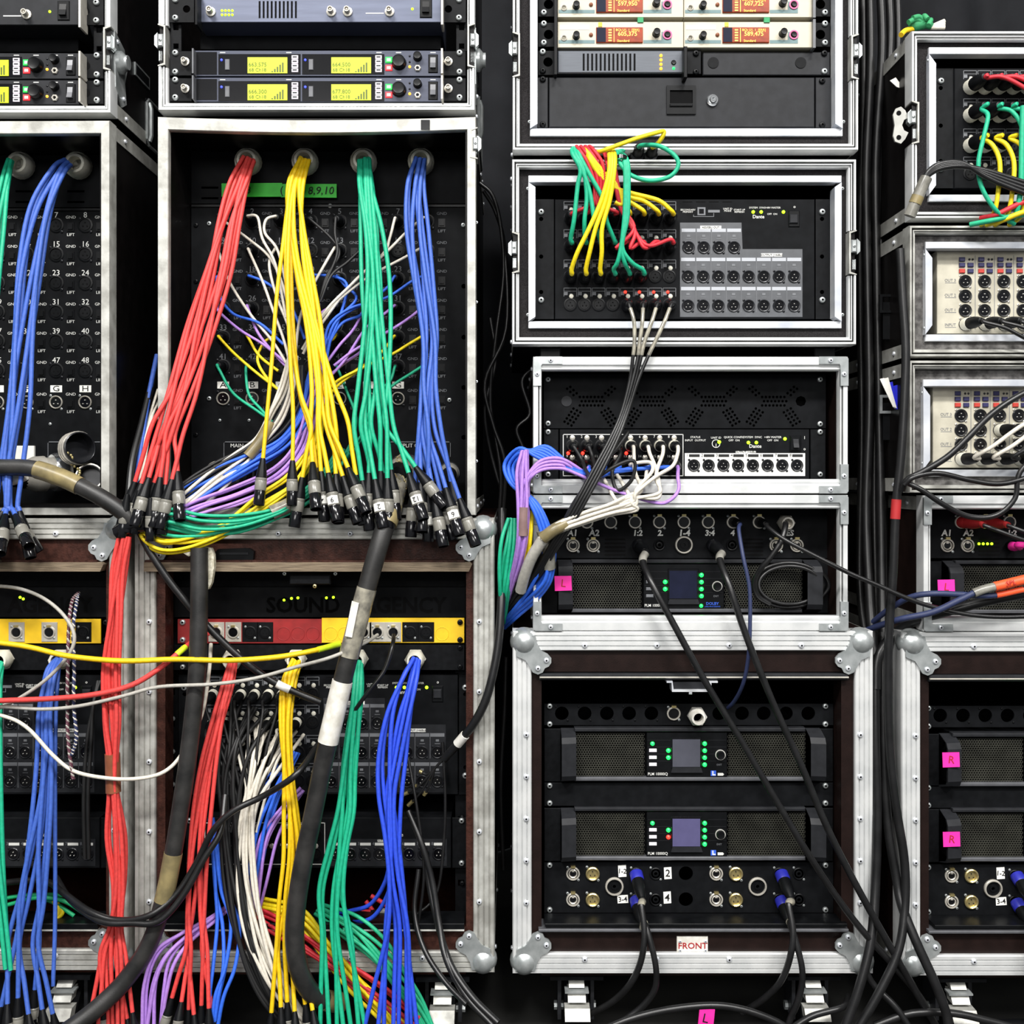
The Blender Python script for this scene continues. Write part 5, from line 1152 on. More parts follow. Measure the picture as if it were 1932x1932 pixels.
for h in (.006, .014, .022): obj('cap_rib', MB().lathe(p + ax * h, ax, [(30.5 * S, 0), (33 * S, 0), (33 * S, .003), (30.5 * S, .003), (30.5 * S, 0)], 24), 'steel', t)
t2 = thing('dust_cap', 'second dust cap lying below the open one by the case rail', 'cap', P(178, 915, .07)); p = P(172, 905, .08)
obj('cap_shell', MB().lathe(p, (.3, -1, .2), [(0, 0), (24 * S, 0), (25 * S, .03), (22 * S, .03), (21 * S, .004), (0, .004)], 24), 'dark_ring', t2)
obj('cap_rim', MB().lathe(p, (.3, -1, .2), [(23.5 * S, .027), (26 * S, .027), (26 * S, .031), (23.5 * S, .031), (23.5 * S, .027)], 24), 'steel', t2)
ch = thing('cap_chain', 'little brass bead chain holding the dust cap', 'chain', P(155, 900, .05))
for i in range(14):
    q = P(128 + i * 2.3 + 4 * math.sin(i), 855 + i * 4.2, .045); obj('chain_link', MB().lathe(q, (0, 0, 1), [(0, -.0028), (.002, -.002), (.0026, 0), (.002, .002), (0, .0028)], 8), 'brass', ch)
# ---- thick multicore trunks
cable('thick black multicore with a woven grip, hanging from the SPLIT C socket', 'black', 17.5,
      [(762, 872, 60), (752, 905, 20), (738, 960, -30), (718, 1020, -55), (692, 1110, -62), (664, 1215, -64), (640, 1310, -64), (612, 1430, -62), (592, 1530, -60), (568, 1650, -62), (556, 1750, -66), (562, 1820, -66), (582, 1866, -58), (612, 1886, -40), (644, 1892, -16)],
      mat_='cable_jacket', bands=((0, 2.2, 'clear_sleeve', 1.1, 'woven_grip'), (2.1, 2.45, 'heatshrink', 1.16, 'tape_band'), (4, 5.25, 'clear_sleeve', 1.06, 'clear_label_sleeve'), (5.8, 6.8, 'white_tape', 1.08, 'white_label_wrap'), (13.0, 14, 'heatshrink', 1.06, 'shrink_sleeve')), sides=16, n=8)
gp = crom([Q(p) for p in [(762, 872, 60), (752, 905, 20), (738, 960, -30), (733, 975, -36)]], 10)
wg = thing('wire_grip', 'silver woven wire grip around the top of the thick multicore', 'cable grip', gp[-1])
for s in (1, -1):
    for j in range(7):
        pts = []
        for i in range(len(gp)):
            tt = (gp[min(i + 1, len(gp) - 1)] - gp[max(0, i - 1)]).normalized(); u = Vector((0, 1, 0)); u = (u - tt * u.dot(tt)).normalized(); v = tt.cross(u)
            a = s * i * .42 + j * 2 * math.pi / 7; pts.append(gp[i] + (u * math.cos(a) + v * math.sin(a)) * (18.4 * S))
        obj('wire', MB().tube(pts, .0013, 5), 'brass', wg, 60)
pl = thing('paper_label', 'narrow paper label stuck to the thick multicore above the yellow strip', 'label', P(657, 1202, -.082)); obj('label_strip', MB().prism([(664, 1134), (677, 1138), (664, 1203), (651, 1200)], -.0825, -.0795), 'white_tape', pl)
cable('thick black multicore hanging left, its cut top packed with pale foam', 'black', 16,
      [(376, 1034, -42), (376, 1090, -46), (375, 1180, -50), (370, 1290, -54), (356, 1420, -58), (340, 1530, -60), (325, 1620, -62), (308, 1700, -62), (282, 1780, -64), (236, 1850, -72), (180, 1905, -90), (120, 1950, -110)],
      mat_='cable_jacket', bands=((5.85, 7.0, 'heatshrink', 1.07, 'shrink_sleeve'),), sides=16, n=8)
fm = thing('foam_wad', 'pale torn foam wad at the top of the left thick multicore', 'foam', P(385, 1110, -.03))
obj('foam_flap', MB().prism([(340, 1040), (352, 1034), (372, 1030), (398, 1034), (403, 1046), (404, 1068), (399, 1100), (393, 1112), (389, 1090), (391, 1050), (372, 1040), (356, 1050)], -.034, -.022), 'foam', fm)
cable('thick grey multicore entering from the left edge with a tan sleeve', 'black', 15.5, [(-300, 920, -20), (-120, 884, -30), (0, 882, -34), (60, 884, -38), (112, 900, -44), (150, 917, -50), (190, 938, -54), (230, 965, -52), (252, 988, -46)],
      mat_='cable_jacket', bands=((3.1, 5.0, 'heatshrink', 1.1, 'shrink_sleeve'),), sides=16)
cable('black cable with white tape that frays beside the white label wrap', 'black', 7, [(262, 1000, -40), (285, 1045, -40), (330, 1110, -36), (390, 1180, -30), (450, 1238, -24), (505, 1280, -18), (555, 1305, -14), (605, 1325, -12)], mat_='cable_rubber', bands=((5.3, 5.9, 'white_tape', 1.1, 'tape_band'), (6.5, 7, 'chrome', .8, 'bare_screen')))
cable('black cable hanging down the right rail of the brown case', 'black', 8, [(948, 960, 60), (947, 1060, 30), (945, 1150, 0), (938, 1230, -14), (920, 1310, -22), (896, 1362, -18), (868, 1398, 0), (838, 1432, 20)], mat_='cable_rubber', bands=((5.6, 6.1, 'white_tape', 1.15, 'tape_band'),))
for i, e in enumerate(((780, 1485), (800, 1500), (792, 1455), (770, 1520), (812, 1470), (760, 1500))):
    cable('thin stripped wire with pale ferrule fraying near the rail, %s one' % ORD[i], 'black', 2, [(838, 1432, 20), (822, 1448, 26), ((e[0] + 820) / 2, (e[1] + 1455) / 2 + 6, 34), (e[0], e[1], 40)], 'stripped wires by the right rail', bands=((2.6, 3, 'brass', 1.9, 'ferrule'),))
# ---- thin cables crossing the brown cases
cable('yellow cable strung across both brown cases', 'yellow', 5, [(-400, 1190, -40), (-160, 1196, -60), (0, 1213, -66), (60, 1222, -66), (130, 1238, -68), (230, 1247, -74), (330, 1244, -70), (430, 1246, -56), (520, 1240, -40), (590, 1228, -20), (640, 1215, 20)], bands=((9.2, 10, 'lime_tape', 1.15, 'tape_band'),))
cable('red cable strung across the left brown case', 'red', 5, [(-400, 1330, -30), (-160, 1328, -46), (0, 1322, -52), (100, 1318, -58), (180, 1310, -64), (250, 1292, -66), (305, 1258, -60), (345, 1225, -40), (370, 1206, 0), (392, 1196, 40)], bands=((6.6, 7.2, 'lime_tape', 1.15, 'tie'),))
cable('grey cable looping near the cord at the left edge', 'grey', 3.4, [(-250, 1130, 40), (-100, 1110, 26), (0, 1106, 10), (60, 1118, -10), (108, 1148, -30), (138, 1190, -44), (134, 1228, -46), (95, 1275, -44), (45, 1312, -40), (-10, 1340, -36), (-160, 1400, -20)])
cable('long grey cable crossing both brown cases to the yellow strip', 'grey', 3.4, [(-300, 1330, -20), (-120, 1332, -40), (0, 1333, -44), (80, 1338, -50), (150, 1332, -58), (230, 1314, -70), (300, 1296, -70), (400, 1291, -76), (480, 1280, -50), (560, 1258, -60), (625, 1240, -84), (690, 1212, -30), (712, 1198, 40)])
cable('off-white cable sagging in front of the red bundle', 'white', 3.6, [(-260, 1310, -10), (-110, 1324, -26), (0, 1349, -36), (50, 1372, -40), (100, 1425, -46), (140, 1455, -52), (200, 1468, -66), (260, 1469, -66), (310, 1456, -62), (345, 1420, -40), (380, 1350, -36), (394, 1270, -30), (398, 1215, 10)])
cable('black cable drooping from the yellow strip to the cut wires', 'black', 4, [(743, 1198, 30), (740, 1220, 0), (725, 1265, -10), (695, 1305, -16), (665, 1345, -10), (640, 1370, 0)], mat_='cable_rubber', plugspec=None)
# braided cords
def cord(label, c1, c2, pts):
    path = crom([Q(p) for p in pts], 20); t = thing('braided_cord', label, 'cord', path[-1])
    for s, m in ((0, c1), (math.pi * 2 / 3, c2), (math.pi * 4 / 3, c2)):
        q = [path[i] + Vector((math.cos(i * 1.7 + s), math.sin(i * 1.7 + s), 0)) * .0018 for i in range(len(path))]
        obj('strand', MB().tube(q, .0017, 6), m, t, 60)
cord('dark red and white braided cord hanging at the left edge', 'cable_grey', 'shrink_dark', [(148, 1118, 30), (136, 1135, 0), (130, 1180, -30), (128, 1260, -46), (127, 1330, -48), (129, 1400, -50), (138, 1470, -52)])
cord('blue and white braided cord hanging beside the dark red one', 'cable_white', 'cable_navy', [(148, 1118, 30), (144, 1140, 0), (138, 1190, -34), (140, 1260, -48), (139, 1330, -50), (144, 1390, -52), (135, 1425, -52)])
# ---- red bundle between the two brown cases
RB = [(236, 1012, -50, 22), (224, 1080, -50, 34), (217, 1170, -52, 36), (208, 1270, -52, 34), (209, 1360, -52, 26), (212, 1430, -50, 13), (214, 1490, -50, 13), (219, 1580, -48, 36), (224, 1670, -46, 34), (218, 1745, -46, 30), (210, 1800, -50, 50)]
bundle('red strand of the upright bundle between the brown cases', 'red', 9, 4, RB, [(172, 1905, -60), (185, 1938, -66), (194, 1895, -58), (204, 1950, -64), (213, 1935, -60), (222, 1950, -70), (232, 1936, -64), (240, 1922, -58), (250, 1910, -66)], True, 'red bundle between the brown cases', seed=13, es=.8, dj=8)
cable('brown shrink sleeve on the upright red bundle', 'red', 14.5, [(212, 1422, -50), (213, 1455, -50), (214, 1494, -50)], mat_='shrink_brown', name='shrink_sleeve', cat='sleeve')
# connectors taped at the top of the red bundle
for i, (x, y, dx_) in enumerate(((240, 965, -.2), (262, 958, -.15), (284, 972, 0))):
    t = thing('inline_connector', 'black connector taped at the head of the red bundle, %s from left' % ORD[i], 'connector', P(x, y + 40, -.055), 'connectors above the red bundle'); xlr_end(t, P(x, y - 30, -.055), (dx_ * .6, 0, -1), .95)
# ---- left brown case interior
bundle('blue strand hanging in the left brown case', 'blue', 8, 4.4, [(112, 1243, 30, 14), (98, 1275, 5, 24), (88, 1340, -10, 26), (86, 1430, -20, 26), (78, 1520, -30, 30), (66, 1610, -38, 40), (56, 1700, -44, 56), (50, 1780, -50, 74)],
       [(2, 1900, -60), (14, 1896, -66), (34, 1884, -60), (54, 1915, -66), (66, 1868, -50), (80, 1906, -62), (100, 1914, -60)], True, 'blue strands in the left brown case', seed=14, es=.95)
cable('single blue strand hanging straight beside the left blue bundle', 'blue', 4, [(112, 1245, 28), (106, 1330, 0), (104, 1450, -14), (104, 1600, -26), (104, 1740, -34), (100, 1860, -44)])
bundle('green strand at the lower left edge', 'green', 4, 4.2, [(2, 1250, 30, 8), (-6, 1300, 0, 12), (-10, 1450, -20, 20), (-4, 1620, -34, 22), (6, 1740, -44, 22), (14, 1830, -52, 20)], None, False, 'green strands at the lower left edge', seed=15)
for i, (pts, c) in enumerate((([(-30, 1720, 30), (20, 1706, 24), (70, 1694, 20), (120, 1700, 20), (160, 1724, 24)], 'dark_green'), ([(-20, 1700, 36), (40, 1690, 30), (90, 1688, 28), (130, 1692, 26), (150, 1714, 26)], 'dark_green'), ([(60, 1690, 34), (100, 1702, 30), (140, 1728, 26)], 'dark_green'), ([(100, 1700, 30), (112, 1716, 26), (106, 1734, 22)], 'bright_yellow'), ([(108, 1704, 30), (118, 1722, 26), (102, 1738, 20)], 'bright_yellow'))):
    cable('dark green coil on the left case floor, %s' % ORD[i] if c == 'dark_green' else 'short yellow end on the left case floor, %s' % ORD[i - 3], c, 4, pts, 'coils on the left case floor')
cable('black looped cable crossing the red bundle near the case floor', 'black', 6, [(-30, 1672, 20), (40, 1662, 10), (90, 1664, 0), (120, 1685, -20), (170, 1720, -60), (220, 1736, -72), (280, 1728, -80), (330, 1690, -66), (370, 1630, -56), (400, 1570, -60), (440, 1530, -56), (500, 1500, -50), (560, 1460, -70), (600, 1405, 0)], mat_='cable_rubber')
cable('second black looped cable crossing the red bundle near the case floor', 'black', 6, [(105, 1655, 10), (135, 1700, -30), (190, 1738, -70), (250, 1742, -80), (300, 1738, -84), (345, 1690, -74), (385, 1620, -62), (415, 1570, -50), (425, 1500, -20)], mat_='cable_rubber')
for i, x in enumerate((158, 166)): cable('black lead hanging in the left brown case, %s' % ORD[i], 'black', 4, [(185 + i * 4, 1285, 50), (176, 1330, 30), (x + 6, 1400, 20), (x, 1500, 15), (x + 2, 1620, 20)], 'black leads in the left brown case')
# ---- right brown case interior
bundle('red strand hanging in the right brown case', 'red', 7, 4.1, [(440, 1246, 30, 14), (428, 1290, 0, 24), (412, 1360, -15, 26), (396, 1440, -25, 28), (382, 1530, -32, 28), (372, 1620, -38, 30), (366, 1720, -44, 40), (364, 1790, -50, 56)],
       [(324, 1884, -60), (342, 1892, -66), (356, 1906, -58), (366, 1916, -66), (380, 1898, -58), (394, 1904, -66), (402, 1912, -58)], True, 'red strands in the right brown case', seed=16, es=.9)
bundle('yellow strand hanging in the right brown case', 'yellow', 7, 4.1, [(560, 1246, 30, 16), (546, 1285, 2, 26), (541, 1360, -12, 28), (544, 1450, -20, 28), (550, 1540, -28, 32), (554, 1620, -34, 32), (548, 1700, -40, 36), (544, 1780, -46, 50)],
       [(512, 1912, -58), (530, 1902, -64), (542, 1892, -58), (556, 1910, -66), (576, 1896, -58), (590, 1908, -66)], True, 'yellow strands in the right brown case', seed=17, es=.9)
bundle('green strand hanging in the right brown case', 'green', 8, 4.3, [(678, 1248, 30, 12), (675, 1300, 0, 18), (664, 1380, -12, 24), (654, 1460, -20, 26), (650, 1530, -28, 30), (640, 1600, -34, 34), (634, 1680, -40, 52), (640, 1760, -46, 66)],
       [(604, 1945, -60), (622, 1955, -66), (636, 1950, -60), (650, 1955, -66), (664, 1950, -60), (678, 1955, -66), (690, 1945, -60)], False, 'green strands in the right brown case', seed=18)
bundle('deep blue strand hanging in the right brown case', 'deep_blue', 9, 4.2, [(786, 1244, 30, 16), (772, 1280, 2, 30), (752, 1350, -12, 38), (740, 1430, -20, 40), (736, 1500, -28, 40), (740, 1580, -34, 38), (744, 1660, -40, 40), (748, 1750, -46, 56)],
       [(686, 1945, -60), (712, 1950, -66), (724, 1945, -58), (742, 1950, -66), (752, 1950, -60), (768, 1945, -66), (776, 1950, -58), (788, 1945, -66)], False, 'deep blue strands in the right brown case', seed=19)
cable('deep blue strand curling left into the case', 'deep_blue', 4, [(738, 1600, -30), (728, 1660, -20), (700, 1705, 0), (664, 1718, 20), (640, 1722, 40)]); cable('second deep blue strand curling left into the case', 'deep_blue', 4, [(744, 1610, -34), (734, 1680, -24), (706, 1728, -8), (670, 1740, 10), (640, 1730, 30)])
# small plugs and leads on the dark stage rack
for i, (c, r) in enumerate([(a, b) for b in range(3) for a in range(7)]):
    x = 403 + 26.7 * c * .98; yy = (1309, 1362, 1419)[r]
    ex = 470 + (c - 3) * 9 + random.uniform(-8, 8); col = 'white' if (r == 1 and c > 1) or (r == 2 and c in (3, 4)) else ('royal' if r == 2 and c > 4 else 'black')
    cable('%s lead plugged into row %s of the dark stage rack, %s' % ({'white': 'white', 'royal': 'bright blue', 'black': 'black'}[col], ORD[r], ORD[c]), col, 2.9,
          [(x, yy, 40), (x - 12, yy + 36, 20), ((x + ex) / 2 - 8, (yy + 1490) / 2 + 10, 4), (ex, 1500, -8), (ex - 18, 1570, -14)], 'leads on the dark stage rack', plugspec=(69, dict(L=28, r=9.5, lip='white_plastic' if r < 2 else 'dark_ring', m='black_plastic', d=(-.12, -1, -.25))))
strands('off-white strand of the loom under the dark stage rack', 'white', 9, 3.6, [(522, 1368, 66, 100), (500, 1430, 4, 60), (474, 1510, -14, 30), (466, 1590, -22, 34), (468, 1670, -28, 36), (482, 1750, -38, 34), (506, 1820, -44, 30), (532, 1875, -44, 26), (570, 1925, -36, 22), (620, 1960, -24, 20)], 'off-white lower loom strands', seed=20)
strands('black strand of the loom under the dark stage rack', 'black', 9, 3.8, [(470, 1330, 66, 110), (446, 1400, 8, 50), (432, 1470, -6, 40), (432, 1560, -14, 34), (438, 1650, -22, 32), (454, 1740, -34, 32), (480, 1820, -40, 32), (512, 1885, -40, 26), (560, 1935, -30, 24), (610, 1965, -20, 20)], 'black lower loom strands', seed=21)
strands('bright blue strand crossing the lower loom', 'royal', 4, 3.4, [(560, 1420, 20, 16), (530, 1480, 0, 24), (502, 1550, -10, 24), (486, 1620, -10, 20), (470, 1690, 0, 20)], 'bright blue lower strands', seed=22)
strands('purple strand crossing the lower loom', 'purple', 4, 3.2, [(570, 1490, 20, 12), (534, 1530, 4, 26), (506, 1580, -6, 30), (492, 1650, -6, 26), (482, 1720, 4, 16)], 'purple lower strands', seed=23)
strands('bright blue strand falling left of the black lower loom', 'royal', 5, 3.6, [(398, 1545, 6, 10), (406, 1600, -6, 14), (414, 1680, -16, 18), (430, 1740, -26, 36), (426, 1820, -44, 40), (412, 1880, -56, 36), (405, 1940, -60, 26)], 'bright blue falling strands', seed=24)
strands('purple strand arching over the case sill', 'purple', 7, 3.5, [(440, 1705, 20, 10), (400, 1735, -14, 20), (350, 1768, -40, 26), (312, 1806, -56, 34), (294, 1860, -60, 36), (286, 1940, -62, 36)], 'purple sill strands', seed=25)
strands('red strand of the rainbow loom spilling to the caster', 'dark_red', 7, 3.6, [(480, 1720, 20, 26), (540, 1752, -6, 36), (600, 1795, -16, 30), (660, 1840, -24, 32), (720, 1885, -30, 32), (780, 1935, -34, 30)], 'rainbow loom red strands', seed=26)
strands('yellow strand of the rainbow loom spilling to the caster', 'bright_yellow', 7, 3.6, [(490, 1705, 24, 22), (560, 1730, -6, 36), (615, 1790, -16, 32), (668, 1850, -24, 34), (720, 1900, -30, 32), (760, 1945, -34, 26)], 'rainbow loom yellow strands', seed=27)
strands('green strand of the rainbow loom spilling to the caster', 'sea_green', 8, 3.6, [(600, 1715, 30, 24), (660, 1750, -4, 40), (710, 1795, -16, 44), (752, 1850, -22, 40), (785, 1895, -26, 26), (810, 1940, -30, 20)], 'rainbow loom green strands', seed=28)
for i, (a, b) in enumerate((((690, 1700), (720, 1760)), ((640, 1740), (700, 1720)), ((700, 1690), (760, 1745)))): cable('red end lying on the floor of the right brown case, %s' % ORD[i], 'dark_red', 4.5, [(a[0], a[1], 60), ((a[0] + b[0]) / 2, (a[1] + b[1]) / 2 - 8, 55), (b[0], b[1], 50)], 'red ends on the case floor', end='xlr', endscale=.6)
# black meshed leads at the right of the brown case
for i, pts in enumerate(([(770, 1530, 30), (795, 1590, 10), (815, 1660, 0), (828, 1740, -20), (842, 1810, -50), (880, 1880, -80), (930, 1935, -110)], [(800, 1600, 20), (812, 1680, 5), (828, 1750, -20), (850, 1820, -54), (890, 1880, -84), (940, 1930, -112)],
                         [(790, 1640, 20), (782, 1720, 0), (800, 1790, -30), (838, 1850, -60), (880, 1895, -90)], [(835, 1400, 60), (840, 1500, 50), (838, 1580, 46), (830, 1660, 40), (815, 1700, 30), (780, 1730, 20)], [(770, 1430, 40), (786, 1520, 20), (800, 1640, 10), (790, 1740, 10)])):
    cable('black meshed lead falling past the blue strands, %s' % ORD[i], 'black', (6, 6.5, 5, 3, 3)[i], pts, 'black meshed leads', mat_='cable_rubber')
cable('dark cables bundle behind the left rail of the fan case', 'black', 7, [(292, 700, 120), (270, 790, 60), (250, 870, 10), (243, 940, -20), (240, 985, -36)], mat_='cable_rubber')
cable('blue cable rising behind the left rail of the fan case', 'blue', 5, [(296, 670, 130), (282, 740, 90), (268, 830, 40), (256, 920, 0), (250, 985, -30)])
for i in range(2): cable('white cable rising behind the left rail of the fan case, %s' % ORD[i], 'white', 3, [(298 + i * 2, 735 + i * 20, 110), (282 + i * 4, 790, 70), (270 + i * 5, 860, 20), (262 + i * 4, 930, -10), (256, 985, -34)], 'white cables behind the rail')
cable('white taped hose end lying under the thick grey multicore', 'white', 12, [(-50, 900, 10), (-10, 904, 4), (22, 904, 0), (46, 896, -4)], mat_='white_tape', name='hose_end', cat='hose')
o = obj('handle_dish', MB().prism([(404, 1046), (412, 1036), (470, 1034), (480, 1040), (478, 1060), (440, 1066), (408, 1060)], -.004, .009, ref=0), 'black_plastic', L1)
obj('handle_slot', MB().pbox(416, 1042, 470, 1046, -.006, -.003, ref=0), 'dark_grey', o)
# ---- plugs and cables on the input rack in the middle stack
PL = dict(L=40, r=11.5, m='black_plastic', lip='dark_ring', d=(0, -1, -.08))
def col_x(c): return 1076 + 26.7 * c
def iop(label, col, row, c, pts, i=0, r=4.2, L=40):
    yy = (412, 465, 522, 575)[row]
    cable(label, col, r, [(col_x(c), yy, 20)] + pts, label.split(',')[0], plugspec=(29, dict(PL, L=L)))
RWN = ('top', 'second', 'third', 'lowest')
for k_, c in enumerate((4, 5, 6, 7)):
    x = col_x(c); iop('yellow lead swung right to the top input row, %s' % ORD[k_], 'bright_yellow', 0, c, [(x + 2, 396, -24), (x - 22, 382 - k_ * 1.5, -26), (1190 - (3 - k_) * 5, 366 + (3 - k_) * 7 - 2, -28), (1164 - k_ * 2, 350 + k_, -30), (1136 - k_ * 3, 322 + k_, -36), (1112, 292 + k_ * 2, -40), (1104, 282, -26), (1112, 284, 0)])
for k_, c in enumerate((0, 1, 2)):
    x = col_x(c); iop('yellow lead falling steeply to the third input row, %s' % ORD[k_], 'bright_yellow', 2, c, [(x + 3, 506, -22), (x + 14 - 4 * k_, 475, -34), (1112 + k_ * 12, 430, -42), (1134 + k_ * 8, 380, -46), (1148 + k_ * 5, 330, -50), (1150 + k_ * 5, 296, -44), (1146 + k_ * 4, 282, -24), (1140, 284, 4)])
for k_, (c, mid) in enumerate(((0, (1090, 360)), (1, (1103, 380)), (3, (1132, 390)))):
    x = col_x(c); iop('green lead to the second input row, %s' % ORD[k_], 'green', 1, c, [(x + 1, 448, -22), ((x + mid[0]) / 2, 415, -34), (mid[0] + 4 * k_, mid[1] - 10, -38), (1095 + k_ * 6, 320, -42), (1080 + k_ * 6, 290, -38), (1082 + k_ * 4, 280, -14), (1096, 284, 8)])
for k_, c in enumerate((3, 4, 5)):
    x = col_x(c); iop('green lead of the straight strand to the third input row, %s' % ORD[k_], 'dark_green' if 0 else 'green', 2, c, [(x + 2, 508, -22), ((x + 1174) / 2, 495, -32), (1172 + k_, 465, -38), (1178 + k_ * 3, 410, -42), (1180 + k_ * 3, 350, -44), (1178 + k_ * 3, 305, -42), (1170, 288, -24), (1160, 286, 4)])
for k_, c in enumerate((4, 5, 6, 7)):
    x = col_x(c); iop('red lead looping to the second input row, %s' % ORD[k_], 'dark_red', 1, c, [(x, 452 + (0 if c == 7 else 4), -22), (x - 20 - (18 if c == 7 else 0), 458 + (6 if c == 7 else 10), -34), (1196 + k_ * 2, 432 + k_ * 4, -30), (1178 - k_ * 2, 395, -26), (1166 - k_ * 2, 350, -30), (1158 - k_ * 4, 310, -30), (1140, 288, -16), (1130, 286, 6)], r=3.8)
for k_, c in enumerate((0, 1, 2, 3)):
    x = col_x(c); iop('red lead to the left of the top input row, %s' % ORD[k_], 'dark_red', 0, c, [(x + 8, 400, -22), (1116 + k_ * 5, 384, -28), (1122 + k_ * 6, 350, -32), (1110 + k_ * 9, 310, -38), (1094 + k_ * 9, 284, -36), (1088 + k_ * 8, 276, -16), (1094 + k_ * 6, 282, 6)], r=3.6)
iop('green lead to the third socket of the second input row', 'green', 1, 2, [(1131, 448, -22), (1122, 420, -36), (1112, 360, -40), (1092, 305, -42), (1082, 286, -30), (1090, 284, 0)])
for k_, (x, col, pts) in enumerate(((1203, 'green', [(1203, 280, 0), (1212, 274, -24), (1245, 276, -44), (1274, 295, -48), (1279, 315, -48), (1262, 334, -46), (1225, 341, -44), (1190, 330, -42), (1170, 308, -40), (1166, 288, -20), (1176, 284, 4)]), (1228, 'bright_yellow', [(1228, 280, 0), (1238, 274, -24), (1250, 258, -34), (1252, 248, -36), (1240, 250, -40), (1205, 260, -46), (1160, 276, -46), (1132, 286, -36), (1120, 288, 0)]))):
    t = cable('%s lead with a loose black plug propped between the upper cases' % ('green looping' if k_ == 0 else 'yellow pointed'), col, 4.2, pts, end=None, bands=((0, .4, 'black_plastic', 1.6, 'plug_boot'),))
    p = P(x - 1, 292, .02); obj('plug_body', MB().lathe(p + Vector((0, .03, -.002)), (0.02, -1, .12), [(13 * S, 0), (13 * S, .03), (11 * S, .036), (10.5 * S, .05), (7 * S, .056), (3 * S, .056)], 18), 'black_plastic', t); obj('plug_collar', MB().lathe(p + Vector((0, .002, -.001)), (0.02, -1, .12), [(13.6 * S, 0), (13.6 * S, .006), (12.6 * S, .007)], 18), 'dark_ring', t)
tag(obj('cable_tie', MB().lathe(P(1172, 300, -.038), (0, .2, 1), [(11 * S, -.003), (11.8 * S, -.003), (11.8 * S, .003), (11 * S, .003), (11 * S, -.003)], 14), 'black_gloss'), 'black tie around the green leads on the input case', 'tie')
# four black cables with bright sleeves from the lowest row
B4E = []
for k_, c in enumerate((4, 5, 6, 7)):
    x = col_x(c)
    pts = [(x, 575, 20), (x + 4, 574, -14), ((1196, 1212, 1230, 1254)[k_], 606, -26), ((1197, 1207, 1216, 1236)[k_], 645, -30), ((1194, 1203, 1209, 1221)[k_], 676, -30), (1188 + k_ * 5, 720, -28 - 4 * (k_ % 2)), (1172 + k_ * 4, 780, -34), (1150 + k_ * 5, 830, -44), (1120 + k_ * 6, 885, -54), (1090 + k_ * 6, 940, -58), (1062 + k_ * 6, 990, -52), (1032 + k_ * 5, 1040, -36), (1004 + k_ * 4, 1090, -10), (972 + k_ * 3, 1130, 30)]
    cable('black cable with a bright clear sleeve from the lowest input row, %s' % ORD[k_], 'black', 3.5, pts, 'black cables with clear sleeves', plugspec=(29, dict(PL, L=30, d=(0, -1, -.15))), bands=((1.4, 3.9, 'clear_sleeve', 1.06, 'clear_sleeve'),), mat_='cable_rubber')
# leads on the small stage rack
def rp(label, col, row, c, pts, r=3.6, m='black_plastic', lip='dark_ring', band=()):
    x = 1080 + 27.4 * c; yy = (841, 878)[row]
    cable(label, col, r, [(x, yy, 20)] + pts, label.split(',')[0], plugspec=(44, dict(L=32, r=10.5, m=m, lip=lip, d=(.02, -1, -.1))), bands=band)
WH = [(1150, 962, -48), (1100, 978, -54), (1050, 998, -56), (1022, 1022, -50), (1000, 1062, -34), (984, 1110, -6)]
for k_, (c, row, pre) in enumerate(((4, 0, [(1196, 860, 0), (1198, 890, -16), (1210, 925, -34)]), (5, 0, [(1226, 856, 0), (1236, 880, -14), (1244, 915, -34), (1240, 940, -40)]), (6, 0, [(1250, 858, 0), (1240, 885, -18), (1238, 905, -30), (1244, 930, -40)]), (7, 0, [(1278, 858, 0), (1268, 880, -18), (1236, 900, -36), (1200, 930, -48)]),
                                      (3, 1, [(1160, 888, 0), (1170, 905, -16), (1185, 930, -34), (1190, 945, -40)]), (4, 1, [(1190, 876, 0), (1225, 872, -10), (1230, 890, -26), (1200, 925, -42)]), (2, 1, [(1132, 890, 0), (1146, 915, -20), (1158, 938, -36), (1170, 950, -42)]), (5, 1, [(1220, 890, 0), (1215, 915, -30), (1190, 945, -46)]))):
    j = k_ - 3.5
    rp('white lead of the small stage rack swept down left, %s' % ORD[k_], 'white', row, c, pre + [(1195 + j * 2, 948 + j * 4, -46 + abs(j))] + [(x + j * .8, y + j * (2.6 if i < 2 else 2), d + (k_ % 3) * 5) for i, (x, y, d) in enumerate(WH)], lip='white_plastic')
cable('tan shrink sleeve on the white leads above the A1 socket', 'white', 11.5, [(1068, 988, -50), (1045, 1000, -54), (1024, 1016, -50)], mat_='heatshrink', name='shrink_sleeve', cat='sleeve')
cable('grey braid sleeve on the white leads left of the amplifier case', 'white', 10.5, [(1024, 1018, -48), (1004, 1050, -38), (990, 1085, -22), (982, 1115, -4)], mat_='cable_grey', name='braid_sleeve', cat='sleeve')
BK = [(1110, 905, -50), (1082, 950, -54), (1056, 998, -46), (1026, 1046, -26), (998, 1095, 0), (966, 1138, 36)]
for k_, (c, row, pre) in enumerate(((0, 0, [(1098, 868, 0), (1104, 885, -30)]), (1, 0, [(1118, 862, 0), (1122, 885, -34)]), (2, 0, [(1150, 852, -10), (1185, 815, -20), (1160, 850, -36), (1130, 880, -46)]), (3, 0, [(1170, 858, -4), (1155, 890, -20), (1165, 925, -30), (1192, 905, -40), (1196, 870, -44), (1160, 880, -46)]), (0, 1, [(1098, 895, -10), (1108, 900, -30)]))):
    rp('black lead of the small stage rack swept down left, %s' % ORD[k_], 'black', row, c, pre + [(x + k_ * 2.5, y + k_ * 2, d + k_ * 3) for x, y, d in BK], 3.6)
